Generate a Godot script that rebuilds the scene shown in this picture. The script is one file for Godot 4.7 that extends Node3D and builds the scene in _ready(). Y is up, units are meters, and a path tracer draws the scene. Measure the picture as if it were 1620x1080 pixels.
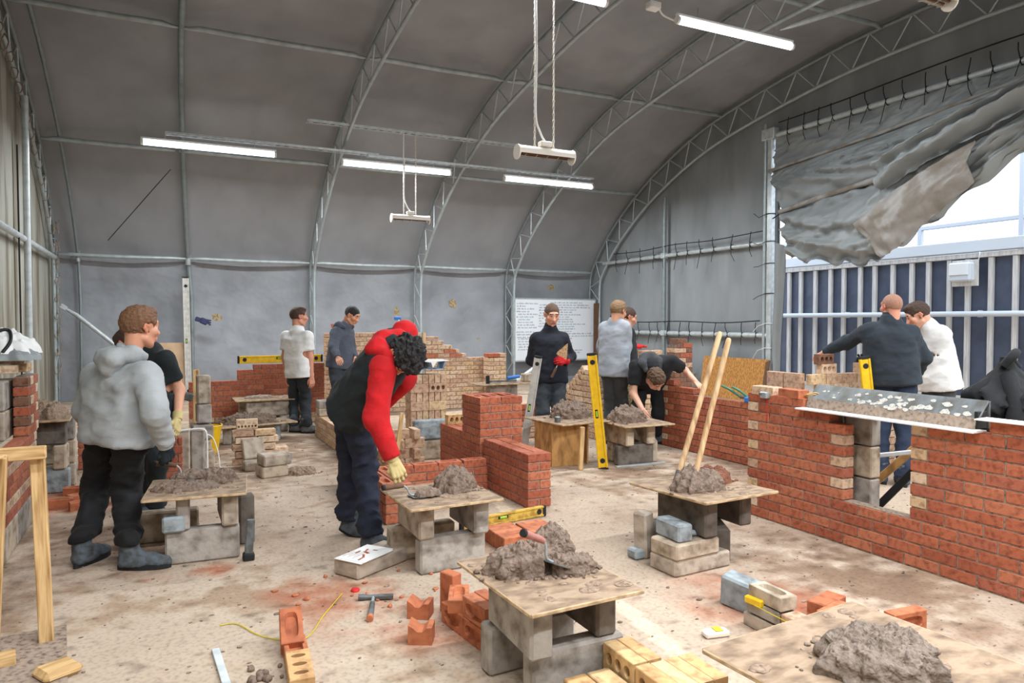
extends Node3D
# A brick-laying training hall under a curved fabric shelter. Units metres; the far side wall lies towards -z, the open gable towards +x.

const WALL_Z := -15.85      # far side wall
const GABLE_X := 10.06      # gable with the doorway
const LEFT_X := -1.73       # the other gable
const MID_Z := -6.0         # ridge line of the shelter
var rng := RandomNumberGenerator.new()
var M := {}
var T := {}
var cache := {}


func _ready() -> void:
	rng.seed = 7
	camera_and_light()
	materials()
	shell()
	frame_steel()
	door_side()
	outside()
	fittings()
	brick_walls()
	tables()
	loose_things()
	people()
	floor_crumbs()


func camera_and_light() -> void:
	var cam := Camera3D.new()
	cam.name = "camera"
	cam.fov = 51.08
	cam.position = Vector3(0, 1.54, 0)
	cam.rotation_degrees = Vector3(-1.62, -26.2, 0)
	cam.near = 0.05
	cam.far = 200.0
	add_child(cam)
	cam.current = true
	var sky_mat := ProceduralSkyMaterial.new()
	sky_mat.sky_top_color = Color(0.86, 0.92, 1.0)
	sky_mat.sky_horizon_color = Color(0.97, 0.98, 1.0)
	sky_mat.ground_bottom_color = Color(0.45, 0.45, 0.45)
	sky_mat.ground_horizon_color = Color(0.75, 0.77, 0.8)
	sky_mat.sky_energy_multiplier = 1.0
	var env := Environment.new()
	env.background_mode = Environment.BG_SKY
	env.sky = Sky.new()
	env.sky.sky_material = sky_mat
	env.background_energy_multiplier = 3.4
	env.tonemap_mode = Environment.TONE_MAPPER_LINEAR
	env.tonemap_exposure = 1.0
	env.sdfgi_enabled = true
	env.ssao_enabled = true
	env.ssil_enabled = true
	var we := WorldEnvironment.new()
	we.name = "world"
	we.environment = env
	add_child(we)


# ---------------------------------------------------------------- helpers
class MB:
	var v := PackedVector3Array()
	var n := PackedVector3Array()
	var c := PackedColorArray()
	var i := PackedInt32Array()

	func face(pts: Array, nn: Vector3, col := Color.WHITE) -> void:   # flat convex polygon
		var b := v.size()
		for p in pts:
			v.append(p)
			n.append(nn)
			c.append(col)
		var p0: Vector3 = pts[0]
		var flip: bool = ((pts[1] - p0) as Vector3).cross(pts[2] - p0).dot(nn) > 0.0
		for k in range(1, pts.size() - 1):
			if flip:
				i.append_array([b, b + k + 1, b + k])
			else:
				i.append_array([b, b + k, b + k + 1])

	func quad_auto(a: Vector3, b: Vector3, c2: Vector3, d: Vector3, out: Vector3, col := Color.WHITE) -> void:
		var nn := (c2 - a).cross(d - b).normalized()
		if nn.dot(out) < 0.0:
			nn = -nn
		face([a, b, c2, d], nn, col)

	func box(center: Vector3, s: Vector3, basis := Basis(), col := Color.WHITE) -> void:
		for ax in 3:
			for sg in [-1.0, 1.0]:
				var d := Vector3.ZERO
				d[ax] = sg
				var u := Vector3.ZERO
				u[(ax + 1) % 3] = s[(ax + 1) % 3] / 2
				var w := Vector3.ZERO
				w[(ax + 2) % 3] = s[(ax + 2) % 3] / 2
				var o := d * s[ax] / 2
				var pts := []
				for q in [o - u - w, o + u - w, o + u + w, o - u + w]:
					pts.append(center + basis * q)
				face(pts, basis * d, col)

	func rows(grid: Array, closed_u := false, flip := false, col := Color.WHITE) -> void:   # grid: rows of equal length point arrays; smooth
		var b := v.size()
		var w: int = grid[0].size()
		var h := grid.size()
		for r in h:
			for q in w:
				v.append(grid[r][q])
				c.append(col)
				n.append(Vector3.ZERO)
		for r in h - 1:
			for q in (w if closed_u else w - 1):
				var a := b + r * w + q
				var d := b + r * w + (q + 1) % w
				var e := a + w
				var f := d + w
				if flip:
					i.append_array([a, e, d, d, e, f])
				else:
					i.append_array([a, d, e, d, f, e])
		smooth(b)

	func smooth(from: int) -> void:
		var acc := PackedVector3Array()
		acc.resize(v.size() - from)
		for t in range(0, i.size(), 3):
			var a := i[t]
			if a < from:
				continue
			var b := i[t + 1]
			var d := i[t + 2]
			var nn := (v[d] - v[a]).cross(v[b] - v[a])   # clockwise front
			acc[a - from] += nn
			acc[b - from] += nn
			acc[d - from] += nn
		for k in acc.size():
			n[from + k] = acc[k].normalized()

	func join(o: MB, t: Transform3D, recolor := false, col := Color.WHITE) -> void:
		var b := v.size()
		var flip := t.basis.determinant() < 0.0
		for k in o.v.size():
			v.append(t * o.v[k])
			n.append((t.basis * o.n[k]).normalized())
			c.append(col if recolor else o.c[k])
		for k in range(0, o.i.size(), 3):
			if flip:
				i.append_array([b + o.i[k], b + o.i[k + 2], b + o.i[k + 1]])
			else:
				i.append_array([b + o.i[k], b + o.i[k + 1], b + o.i[k + 2]])

	func mesh() -> ArrayMesh:
		var a := []
		a.resize(Mesh.ARRAY_MAX)
		a[Mesh.ARRAY_VERTEX] = v
		a[Mesh.ARRAY_NORMAL] = n
		a[Mesh.ARRAY_COLOR] = c
		a[Mesh.ARRAY_INDEX] = i
		var m := ArrayMesh.new()
		m.add_surface_from_arrays(Mesh.PRIMITIVE_TRIANGLES, a)
		return m


func tag(o: Node3D, label: String, category: String, group := "", kind := "") -> Node3D:
	o.set_meta("label", label)
	if category:
		o.set_meta("category", category)
	if group:
		o.set_meta("group", group)
	if kind:
		o.set_meta("kind", kind)
	return o


func numbered(called: String) -> String:
	if not has_node(NodePath(called)):
		return called
	var k := 1
	while has_node(NodePath("%s_%03d" % [called, k])):
		k += 1
	return "%s_%03d" % [called, k]


func thing(called: String, label: String, category: String, at := Vector3.ZERO, turn := Vector3.ZERO, group := "", kind := "") -> Node3D:
	var o := Node3D.new()
	o.name = numbered(called)
	o.position = at
	o.rotation_degrees = turn
	add_child(o)
	return tag(o, label, category, group, kind)


func part(parent: Node3D, called: String, mesh: Mesh, mat: Material, at := Vector3.ZERO, turn := Vector3.ZERO) -> MeshInstance3D:
	var o := MeshInstance3D.new()
	o.name = called
	o.mesh = mesh
	o.material_override = mat
	o.position = at
	o.rotation_degrees = turn
	parent.add_child(o, true)
	return o


func solo(called: String, label: String, category: String, mesh: Mesh, mat: Material, at := Vector3.ZERO, turn := Vector3.ZERO, group := "", kind := "") -> MeshInstance3D:
	var o := part(self, numbered(called), mesh, mat, at, turn)
	tag(o, label, category, group, kind)
	return o


func structure(called: String, label: String, mesh: Mesh, mat: Material) -> MeshInstance3D:
	var o := part(self, called, mesh, mat)
	tag(o, label, "", "", "structure")
	return o


func bx(x: float, y: float, z: float, bev := 0.004) -> ArrayMesh:   # chamfered box, cached
	var key := "bx%.4f_%.4f_%.4f_%.4f" % [x, y, z, bev]
	if not cache.has(key):
		cache[key] = bxm(Vector3(x, y, z), bev).mesh()
	return cache[key]


func bxm(s: Vector3, bev: float) -> MB:
	var m := MB.new()
	var h := s / 2
	var b := minf(bev, minf(h.x, minf(h.y, h.z)) * 0.8)
	for ax in 3:
		var u := (ax + 1) % 3
		var w := (ax + 2) % 3
		for sg in [-1.0, 1.0]:
			var pts := []
			for q in [[-1, -1], [1, -1], [1, 1], [-1, 1]]:
				var p := Vector3.ZERO
				p[ax] = sg * h[ax]
				p[u] = q[0] * (h[u] - b)
				p[w] = q[1] * (h[w] - b)
				pts.append(p)
			var d := Vector3.ZERO
			d[ax] = sg
			m.face(pts, d)
			for sg2 in [-1.0, 1.0]:   # edge between +-ax and +-u
				var e := []
				for t in [-1.0, 1.0]:
					var p := Vector3.ZERO
					p[ax] = sg * h[ax]
					p[u] = sg2 * (h[u] - b)
					p[w] = t * (h[w] - b)
					var p2 := Vector3.ZERO
					p2[ax] = sg * (h[ax] - b)
					p2[u] = sg2 * h[u]
					p2[w] = t * (h[w] - b)
					e.append(p)
					e.append(p2)
				var nn := Vector3.ZERO
				nn[ax] = sg
				nn[u] = sg2
				m.face([e[0], e[1], e[3], e[2]], nn.normalized())
	for sx in [-1.0, 1.0]:
		for sy in [-1.0, 1.0]:
			for sz in [-1.0, 1.0]:
				m.face([Vector3(sx * h.x, sy * (h.y - b), sz * (h.z - b)), Vector3(sx * (h.x - b), sy * h.y, sz * (h.z - b)), Vector3(sx * (h.x - b), sy * (h.y - b), sz * h.z)], Vector3(sx, sy, sz).normalized())
	return m


func tube_mb(pts: Array, r, sides := 8, m: MB = null, col := Color.WHITE, cap := true) -> MB:   # r: a number or one per point
	if m == null:
		m = MB.new()
	var grid := []
	var up := Vector3.UP
	for k in pts.size():
		var t: Vector3 = (pts[mini(k + 1, pts.size() - 1)] - pts[maxi(k - 1, 0)]).normalized()
		if k == 0:
			up = Vector3.RIGHT if absf(t.y) > 0.9 else Vector3.UP
		var s := t.cross(up).normalized()
		up = s.cross(t).normalized()
		var rr: float = r[k] if r is Array else r
		var ring := []
		for q in sides:
			var a := TAU * q / sides
			ring.append(pts[k] + (s * cos(a) + up * sin(a)) * rr)
		grid.append(ring)
	m.rows(grid, true, false, col)
	if cap:
		var d0: Vector3 = (pts[0] - pts[1]).normalized()
		var d1: Vector3 = (pts[-1] - pts[-2]).normalized()
		m.face(grid[0], d0, col)
		m.face(grid[-1], d1, col)
	return m


func tube(pts: Array, r, sides := 8) -> ArrayMesh:
	return tube_mb(pts, r, sides).mesh()


func spline(ctrl: Array, per: int) -> Array:   # Catmull-Rom through points
	var out := []
	for k in ctrl.size() - 1:
		var a = ctrl[maxi(k - 1, 0)]
		var b = ctrl[k]
		var c = ctrl[k + 1]
		var d = ctrl[mini(k + 2, ctrl.size() - 1)]
		for q in per:
			var t := float(q) / per
			out.append(b.cubic_interpolate(c, a, d, t))
	out.append(ctrl[-1])
	return out


func lathe(profile: Array, sides := 16) -> ArrayMesh:   # [[r, y], ...]
	var m := MB.new()
	var grid := []
	for p in profile:
		var ring := []
		for q in sides:
			var a := TAU * q / sides
			ring.append(Vector3(cos(a) * p[0], p[1], sin(a) * p[0]))
		grid.append(ring)
	m.rows(grid, true, true)
	m.face(grid[0], Vector3.DOWN)
	m.face(grid[-1], Vector3.UP)
	return m.mesh()


func extrude(outline: Array, depth: float, axis := "z") -> ArrayMesh:   # outline: Vector2 list; thickness centred on the axis
	var m := MB.new()
	var idx := Geometry2D.triangulate_polygon(PackedVector2Array(outline))
	var to3 := func(p: Vector2, d: float) -> Vector3:
		return Vector3(p.x, p.y, d) if axis == "z" else (Vector3(d, p.y, p.x) if axis == "x" else Vector3(p.x, d, p.y))
	var nrm: Vector3 = to3.call(Vector2.ZERO, 1.0)
	for sg in [-0.5, 0.5]:
		for k in range(0, idx.size(), 3):
			m.face([to3.call(outline[idx[k]], depth * sg), to3.call(outline[idx[k + 1]], depth * sg), to3.call(outline[idx[k + 2]], depth * sg)], nrm * signf(sg))
	var mid := Vector2.ZERO
	for p in outline:
		mid += p / outline.size()
	var area := 0.0
	for k in outline.size():
		area += (outline[k] as Vector2).cross(outline[(k + 1) % outline.size()])
	for k in outline.size():
		var a: Vector2 = outline[k]
		var b: Vector2 = outline[(k + 1) % outline.size()]
		var o2 := Vector2(b.y - a.y, a.x - b.x) * signf(area)
		m.quad_auto(to3.call(a, -depth / 2), to3.call(b, -depth / 2), to3.call(b, depth / 2), to3.call(a, depth / 2), to3.call(o2, 0.0))
	return m.mesh()


# ---------------------------------------------------------------- materials
func noise_tex(seed_: int, freq: float, stops: Array, octaves := 4, type := FastNoiseLite.TYPE_SIMPLEX_SMOOTH, size := 256) -> NoiseTexture2D:
	var f := FastNoiseLite.new()
	f.seed = seed_
	f.noise_type = type
	f.frequency = freq
	f.fractal_octaves = octaves
	var g := Gradient.new()
	var offs := PackedFloat32Array()
	var cols := PackedColorArray()
	for k in stops.size():
		offs.append(float(stops[k][0]))
		cols.append(stops[k][1] if stops[k][1] is Color else Color(stops[k][1], stops[k][1], stops[k][1]))
	g.offsets = offs
	g.colors = cols
	var t := NoiseTexture2D.new()
	t.width = size
	t.height = size
	t.seamless = true
	t.generate_mipmaps = false
	t.noise = f
	t.color_ramp = g
	return t


func mat(col: Color, rough: float, tex: Texture2D = null, scale := Vector3.ONE, relief: Texture2D = null, cm := 0.3, world := true, metal := 0.0) -> StandardMaterial3D:
	var m := StandardMaterial3D.new()
	m.albedo_color = col
	m.roughness = rough
	m.metallic = metal
	m.uv1_triplanar = true
	m.uv1_world_triplanar = world
	m.uv1_scale = scale
	if tex:
		m.albedo_texture = tex
	if relief:
		m.heightmap_enabled = true
		m.heightmap_texture = relief
		m.heightmap_scale = cm
	m.vertex_color_use_as_albedo = false
	return m


func materials() -> void:
	T.soft = noise_tex(1, 0.012, [[0.0, 0.84], [0.5, 0.94], [1.0, 1.0]], 5)
	T.speck = noise_tex(2, 0.05, [[0.0, 0.45], [0.35, 0.85], [0.6, 0.95], [1.0, 1.0]], 5)
	T.crease = noise_tex(15, 0.011, [[0.0, 0.0], [1.0, 1.0]], 3)
	(T.crease.noise as FastNoiseLite).fractal_type = FastNoiseLite.FRACTAL_RIDGED
	T.rough = noise_tex(3, 0.035, [[0.0, 0.0], [1.0, 1.0]], 6)
	T.fine = noise_tex(4, 0.12, [[0.0, 0.0], [1.0, 1.0]], 4)
	T.wave = noise_tex(5, 0.008, [[0.0, 0.0], [1.0, 1.0]], 4)
	T.grain = noise_tex(6, 0.02, [[0.0, Color(0.62, 0.5, 0.36)], [0.4, Color(0.86, 0.78, 0.66)], [0.7, Color(1, 0.95, 0.86)], [1.0, Color(0.9, 0.82, 0.7)]], 4)
	T.brick = noise_tex(7, 0.03, [[0.0, Color(0.72, 0.66, 0.64)], [0.3, Color(0.9, 0.87, 0.86)], [0.6, Color(1, 1, 1)], [1.0, Color(1, 0.96, 0.92)]], 5)
	T.buff = noise_tex(8, 0.03, [[0.0, Color(0.74, 0.68, 0.64)], [0.35, Color(0.9, 0.86, 0.83)], [0.6, Color(1, 1, 1)], [1.0, Color(0.97, 0.9, 0.84)]], 5)
	T.cement = noise_tex(9, 0.02, [[0.0, Color(0.6, 0.57, 0.54)], [0.35, Color(0.84, 0.82, 0.8)], [0.62, Color(0.97, 0.96, 0.95)], [1.0, Color(1, 0.98, 0.94)]], 6)
	T.fabric = noise_tex(10, 0.006, [[0.0, 0.82], [0.5, 0.93], [1.0, 1.0]], 5)
	T.dirty = noise_tex(11, 0.014, [[0.0, Color(0.68, 0.62, 0.54)], [0.42, Color(0.86, 0.83, 0.79)], [0.58, Color(1, 1, 1)], [1.0, Color(1, 1, 1)]], 5)
	T.ply = noise_tex(12, 0.02, [[0.0, Color(0.64, 0.59, 0.54)], [0.4, Color(0.86, 0.81, 0.75)], [0.7, Color(1, 0.96, 0.9)], [1.0, Color(0.9, 0.87, 0.84)]], 5)
	T.osb = noise_tex(13, 0.06, [[0.0, Color(0.62, 0.47, 0.3)], [0.5, Color(0.9, 0.78, 0.58)], [1.0, Color(1, 0.93, 0.76)]], 2, FastNoiseLite.TYPE_CELLULAR)
	T.dust = noise_tex(14, 0.022, [[0.0, Color(1, 1, 1)], [0.5, Color(1, 1, 1)], [0.62, Color(1.0, 1.0, 1.0)], [0.8, Color(1.6, 1.5, 1.4)], [1.0, Color(2.4, 2.2, 2.0)]], 5)
	# fired clay: several tones of red and of buff
	M.red = []
	for c in [Color(0.69, 0.39, 0.275), Color(0.72, 0.415, 0.295), Color(0.65, 0.355, 0.25), Color(0.74, 0.45, 0.325), Color(0.68, 0.395, 0.30)]:
		M.red.append(mat(c, 0.88, T.brick, Vector3.ONE * 2.6, T.fine, 0.12))
	M.buff = []
	for c in [Color(0.84, 0.73, 0.62), Color(0.80, 0.68, 0.57), Color(0.86, 0.765, 0.655), Color(0.775, 0.645, 0.545), Color(0.825, 0.715, 0.565)]:
		M.buff.append(mat(c, 0.9, T.buff, Vector3.ONE * 2.2))
	M.fresh_buff = []
	for c in [Color(0.82, 0.69, 0.49), Color(0.80, 0.64, 0.44), Color(0.85, 0.73, 0.54)]:
		M.fresh_buff.append(mat(c, 0.85, T.brick, Vector3.ONE * 1.6, T.fine, 0.08))
	M.orange = []
	for c in [Color(0.74, 0.45, 0.30), Color(0.71, 0.415, 0.275), Color(0.77, 0.48, 0.335)]:
		M.orange.append(mat(c, 0.85, T.brick, Vector3.ONE * 1.5, T.fine, 0.08))
	M.block = []
	for c in [Color(0.74, 0.69, 0.63), Color(0.68, 0.655, 0.625), Color(0.77, 0.71, 0.63)]:
		M.block.append(mat(c, 0.95, T.cement, Vector3.ONE * 1.3, T.rough, 0.5))
	M.block_blue = mat(Color(0.62, 0.665, 0.69), 0.93, T.cement, Vector3.ONE * 1.6, T.rough, 0.4)
	M.block_dark = mat(Color(0.45, 0.42, 0.39), 0.95, T.cement, Vector3.ONE * 1.3, T.rough, 0.5)
	M.joint = mat(Color(0.66, 0.58, 0.51), 0.97, T.speck, Vector3.ONE * 2.0)
	M.joint_dark = mat(Color(0.55, 0.47, 0.41), 0.97, T.speck, Vector3.ONE * 2.0)
	M.mortar = mat(Color(0.53, 0.445, 0.38), 0.68, T.speck, Vector3.ONE * 3.0, T.rough, 1.2)
	M.mortar_dry = mat(Color(0.64, 0.54, 0.455), 0.95, T.speck, Vector3.ONE * 3.0, T.rough, 1.2)
	M.steel = mat(Color(0.70, 0.74, 0.745), 0.42, T.soft, Vector3.ONE * 1.5, null, 0.0, true, 0.35)
	M.steel_dull = mat(Color(0.56, 0.60, 0.60), 0.5, T.soft, Vector3.ONE * 1.5, null, 0.0, true, 0.35)
	M.galv = mat(Color(0.80, 0.83, 0.835), 0.4, T.soft, Vector3.ONE * 2.0, null, 0.0, true, 0.3)
	M.fabric = mat(Color(0.60, 0.61, 0.625), 0.62, T.fabric, Vector3(0.35, 0.35, 0.35), T.wave, 3.0)
	M.fabric_wall = mat(Color(0.585, 0.60, 0.62), 0.6, T.fabric, Vector3(0.45, 0.45, 0.45), T.wave, 4.0)
	M.fabric_left = mat(Color(0.63, 0.63, 0.59), 0.65, T.dirty, Vector3(0.25, 0.07, 0.5), T.wave, 2.0)
	M.fabric_gable = mat(Color(0.57, 0.59, 0.60), 0.6, T.fabric, Vector3(0.4, 0.2, 0.6), T.wave, 1.6)
	M.tarp = mat(Color(0.58, 0.60, 0.60), 0.55, T.fabric, Vector3.ONE * 0.5, T.wave, 1.0)
	M.tarp_dusty = mat(Color(0.60, 0.59, 0.575), 0.75, T.dirty, Vector3.ONE * 0.5, T.wave, 1.0)
	M.pine = mat(Color(0.86, 0.76, 0.60), 0.7, T.grain, Vector3(0.5, 5, 5), null, 0.0, false)
	M.pine_y = mat(Color(0.86, 0.76, 0.60), 0.7, T.grain, Vector3(5, 0.5, 5), null, 0.0, false)
	M.pale_wood = mat(Color(0.84, 0.75, 0.64), 0.7, T.grain, Vector3(6, 0.6, 6), null, 0.0, false)
	M.ply = mat(Color(0.635, 0.565, 0.495), 0.85, T.ply, Vector3(1.2, 3.0, 2.2), T.rough, 0.25)
	M.ply_edge = mat(Color(0.80, 0.72, 0.60), 0.85, T.ply, Vector3(2, 6, 2))
	M.ply_stain = mat(Color(0.74, 0.58, 0.36), 0.8, T.ply, Vector3(2.0, 0.8, 2.0))
	M.osb = mat(Color(0.80, 0.66, 0.47), 0.85, T.osb, Vector3(1, 1, 2.0))
	M.mdf = mat(Color(0.78, 0.66, 0.53), 0.85, T.soft, Vector3.ONE)
	M.white_plastic = mat(Color(0.90, 0.90, 0.89), 0.45)
	M.cream = mat(Color(0.88, 0.85, 0.80), 0.5)
	M.black = mat(Color(0.06, 0.06, 0.065), 0.6)
	M.rubber = mat(Color(0.10, 0.10, 0.11), 0.8)
	M.yellow = mat(Color(0.95, 0.76, 0.07), 0.45, T.soft, Vector3.ONE * 3)
	M.level_grey = mat(Color(0.78, 0.77, 0.74), 0.5, T.soft, Vector3.ONE * 3)
	M.vial = mat(Color(0.62, 0.80, 0.20), 0.2)
	M.red_paint = mat(Color(0.80, 0.10, 0.11), 0.6)
	M.paper = mat(Color(0.93, 0.93, 0.92), 0.8)
	M.navy_membrane = mat(Color(0.34, 0.37, 0.445), 0.4, T.fabric, Vector3.ONE * 0.8, T.wave, 1.0)
	M.white_timber = mat(Color(0.88, 0.86, 0.83), 0.75, T.soft, Vector3(5, 0.5, 5))
	M.white_paint = mat(Color(0.84, 0.86, 0.875), 0.55)
	M.frame_white = mat(Color(0.78, 0.80, 0.82), 0.5)
	M.blue_strip = mat(Color(0.20, 0.45, 0.75), 0.6)
	M.green_hose = mat(Color(0.25, 0.50, 0.38), 0.5)
	M.rope_yellow = mat(Color(0.82, 0.74, 0.16), 0.7)
	M.brown = mat(Color(0.42, 0.30, 0.22), 0.8, T.soft, Vector3.ONE * 4)
	M.zinc_dirty = mat(Color(0.42, 0.44, 0.45), 0.5, T.dirty, Vector3.ONE * 2.0, null, 0.0, true, 0.25)
	M.brick_brown = mat(Color(0.50, 0.36, 0.28), 0.92, T.buff, Vector3.ONE * 2.2, T.fine, 0.15)
	M.mortar_grey = mat(Color(0.53, 0.46, 0.40), 0.68, T.speck, Vector3.ONE * 3.0, T.rough, 1.5)
	M.red_sand = mat(Color(0.52, 0.33, 0.24), 0.95, T.speck, Vector3.ONE * 3.0, T.rough, 1.0)
	M.yellow_dirty = mat(Color(0.80, 0.66, 0.28), 0.6, T.dirty, Vector3.ONE * 3)
	M.pink = mat(Color(0.70, 0.47, 0.42), 0.6, T.soft, Vector3.ONE * 6)
	M.block_sky = mat(Color(0.55, 0.68, 0.80), 0.8, T.cement, Vector3.ONE * 2)
	M.splash = mat(Color(0.80, 0.78, 0.74), 0.95, T.speck, Vector3.ONE * 4)
	M.blue_cloth = cloth_mat(Color(0.22, 0.24, 0.38))
	M.black_cloth = cloth_mat(Color(0.075, 0.08, 0.09))
	var glass := StandardMaterial3D.new()
	glass.albedo_color = Color(0.9, 0.95, 0.97, 0.12)
	glass.transparency = BaseMaterial3D.TRANSPARENCY_ALPHA
	glass.roughness = 0.05
	M.glass = glass
	var glow := StandardMaterial3D.new()
	glow.albedo_color = Color(0.95, 0.97, 1.0)
	glow.emission_enabled = true
	glow.emission = Color(0.93, 0.97, 1.0)
	glow.emission_energy_multiplier = 4.0
	M.glow = glow


func cloth_mat(c: Color, weave := 0.25) -> StandardMaterial3D:
	var m := mat(c, 0.9, T.soft, Vector3(1.2, 1.8, 1.2), T.crease, weave * 2.6)
	m.rim_enabled = true
	m.rim = 0.25
	m.rim_tint = 0.6
	return m


func tint(a: Array) -> Material:
	return a[rng.randi() % a.size()]


# ---------------------------------------------------------------- the setting
var arch_pts := []   # (z, y) of the fabric line, from the far side wall over the ridge to the near one


func arch() -> Array:
	if arch_pts.is_empty():
		var half := [Vector2(-15.85, 0), Vector2(-15.85, 1.4), Vector2(-15.83, 2.5), Vector2(-15.62, 3.0), Vector2(-14.85, 3.78), Vector2(-13.6, 4.62), Vector2(-11.98, 5.33), Vector2(-10.5, 5.7), Vector2(-8.2, 6.03), Vector2(-6.0, 6.12)]
		var line := spline(half, 4)
		arch_pts = line.duplicate()
		for k in range(line.size() - 2, -1, -1):
			arch_pts.append(Vector2(2 * MID_Z - line[k].x, line[k].y))
	return arch_pts


func arch_y(z: float) -> float:
	var a := arch()
	for k in a.size() - 1:
		if a[k].x <= z and a[k + 1].x >= z and a[k + 1].x > a[k].x + 0.0001:
			return lerpf(a[k].y, a[k + 1].y, (z - a[k].x) / (a[k + 1].x - a[k].x))
	return 0.0


func arch_off(d: float) -> Array:   # the arch moved inwards by d
	var a := arch()
	var out := []
	for k in a.size():
		var t: Vector2 = (a[mini(k + 1, a.size() - 1)] - a[maxi(k - 1, 0)]).normalized()
		out.append(a[k] + Vector2(t.y, -t.x) * d)
	return out


func shell() -> void:
	floor_slab()
	# fabric skin, one stretched sheet per bay, sagging a little between the arches
	var a := arch_off(-0.1)
	var o := arch_off(-0.16)
	var xs := [LEFT_X - 0.14, 0.57, 2.92, 5.28, 7.63, GABLE_X + 0.2]
	var split := 0   # index where the upright wall ends
	for k in a.size():
		if arch()[k].y > 2.72:
			split = k
			break
	var last := a.size() - 1
	var wb := Node3D.new()
	wb.name = "wall_back"
	add_child(wb)
	tag(wb, "far side wall of grey-blue fabric sheets laced to the steel arches", "", "", "structure")
	var ce := Node3D.new()
	ce.name = "ceiling"
	add_child(ce)
	tag(ce, "curved roof of dull grey fabric sheets stretched over the arches", "", "", "structure")
	var wf := Node3D.new()
	wf.name = "wall_front"
	add_child(wf)
	tag(wf, "near side wall of grey fabric sheets behind the viewer", "", "", "structure")
	var nz := FastNoiseLite.new()
	nz.seed = 5
	nz.frequency = 0.9
	for b in 5:
		for seg in [[0, split, wb, M.fabric_wall], [split, last - split, ce, M.fabric], [last - split, last, wf, M.fabric_wall]]:
			var grid := []
			var back := []
			for k in range(seg[0], seg[1] + 1):
				var row := []
				var row2 := []
				for q in 17:
					var s := q / 16.0
					var x := lerpf(xs[b], xs[b + 1], s)
					var lean := -0.26 * clampf((a[k].y - 2.0) / 3.6, 0, 1)
					if b == 0:
						x += lean * s
					elif b == 1:
						x += lean * (1.0 - s)
					var sag := -0.09 * sin(PI * s) * clampf(a[k].y / 2.0, 0, 1)
					sag += nz.get_noise_3d(x * 0.7, a[k].y * 2.2, a[k].x * 2.2) * 0.05 * sin(PI * s)
					var t: Vector2 = (o[k] - a[k]).normalized()
					var p: Vector2 = a[k] - t * sag
					row.append(Vector3(x, p.y, p.x))
					row2.append(Vector3(x, p.y + t.y * 0.06, p.x + t.x * 0.06))
				grid.append(row)
				back.append(row2)
			var m := MB.new()
			m.rows(grid, false, false)
			m.rows(back, false, true)
			part(seg[2], "fabric_panel", m.mesh(), seg[3])
	# seams: a welded hem strip beside every arch
	gable("wall_left", LEFT_X - 0.12, M.fabric_left, "gable wall of dirty pale grey fabric at the end of the hall", [])
	gable("wall_right", GABLE_X + 0.16, M.fabric_gable, "gable wall of grey fabric with a wide doorway left open", [-9.66, -2.35, 4.9])


func gable(called: String, x: float, m_: Material, label: String, hole: Array) -> void:
	var m := MB.new()
	var th := 0.06
	var zs := []
	var z := -15.95
	while z < 3.95:
		zs.append(z)
		z += 0.35
	zs.append(3.95)
	if hole:
		zs.append(hole[0])
		zs.append(hole[1])
		zs.sort()
	for k in zs.size() - 1:
		var z0: float = zs[k]
		var z1: float = zs[k + 1]
		var zm := (z0 + z1) / 2
		var lo: float = hole[2] if hole and zm > hole[0] and zm < hole[1] else 0.0
		for sgn in [-0.5, 0.5]:
			var y0 := arch_y(clampf(z0, -15.55, 3.55)) + 0.1
			var y1 := arch_y(clampf(z1, -15.55, 3.55)) + 0.1
			m.face([Vector3(x + th * sgn, lo, z0), Vector3(x + th * sgn, lo, z1), Vector3(x + th * sgn, y1, z1), Vector3(x + th * sgn, y0, z0)], Vector3(signf(sgn), 0, 0))
	structure(called, label, m.mesh(), m_)


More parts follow.
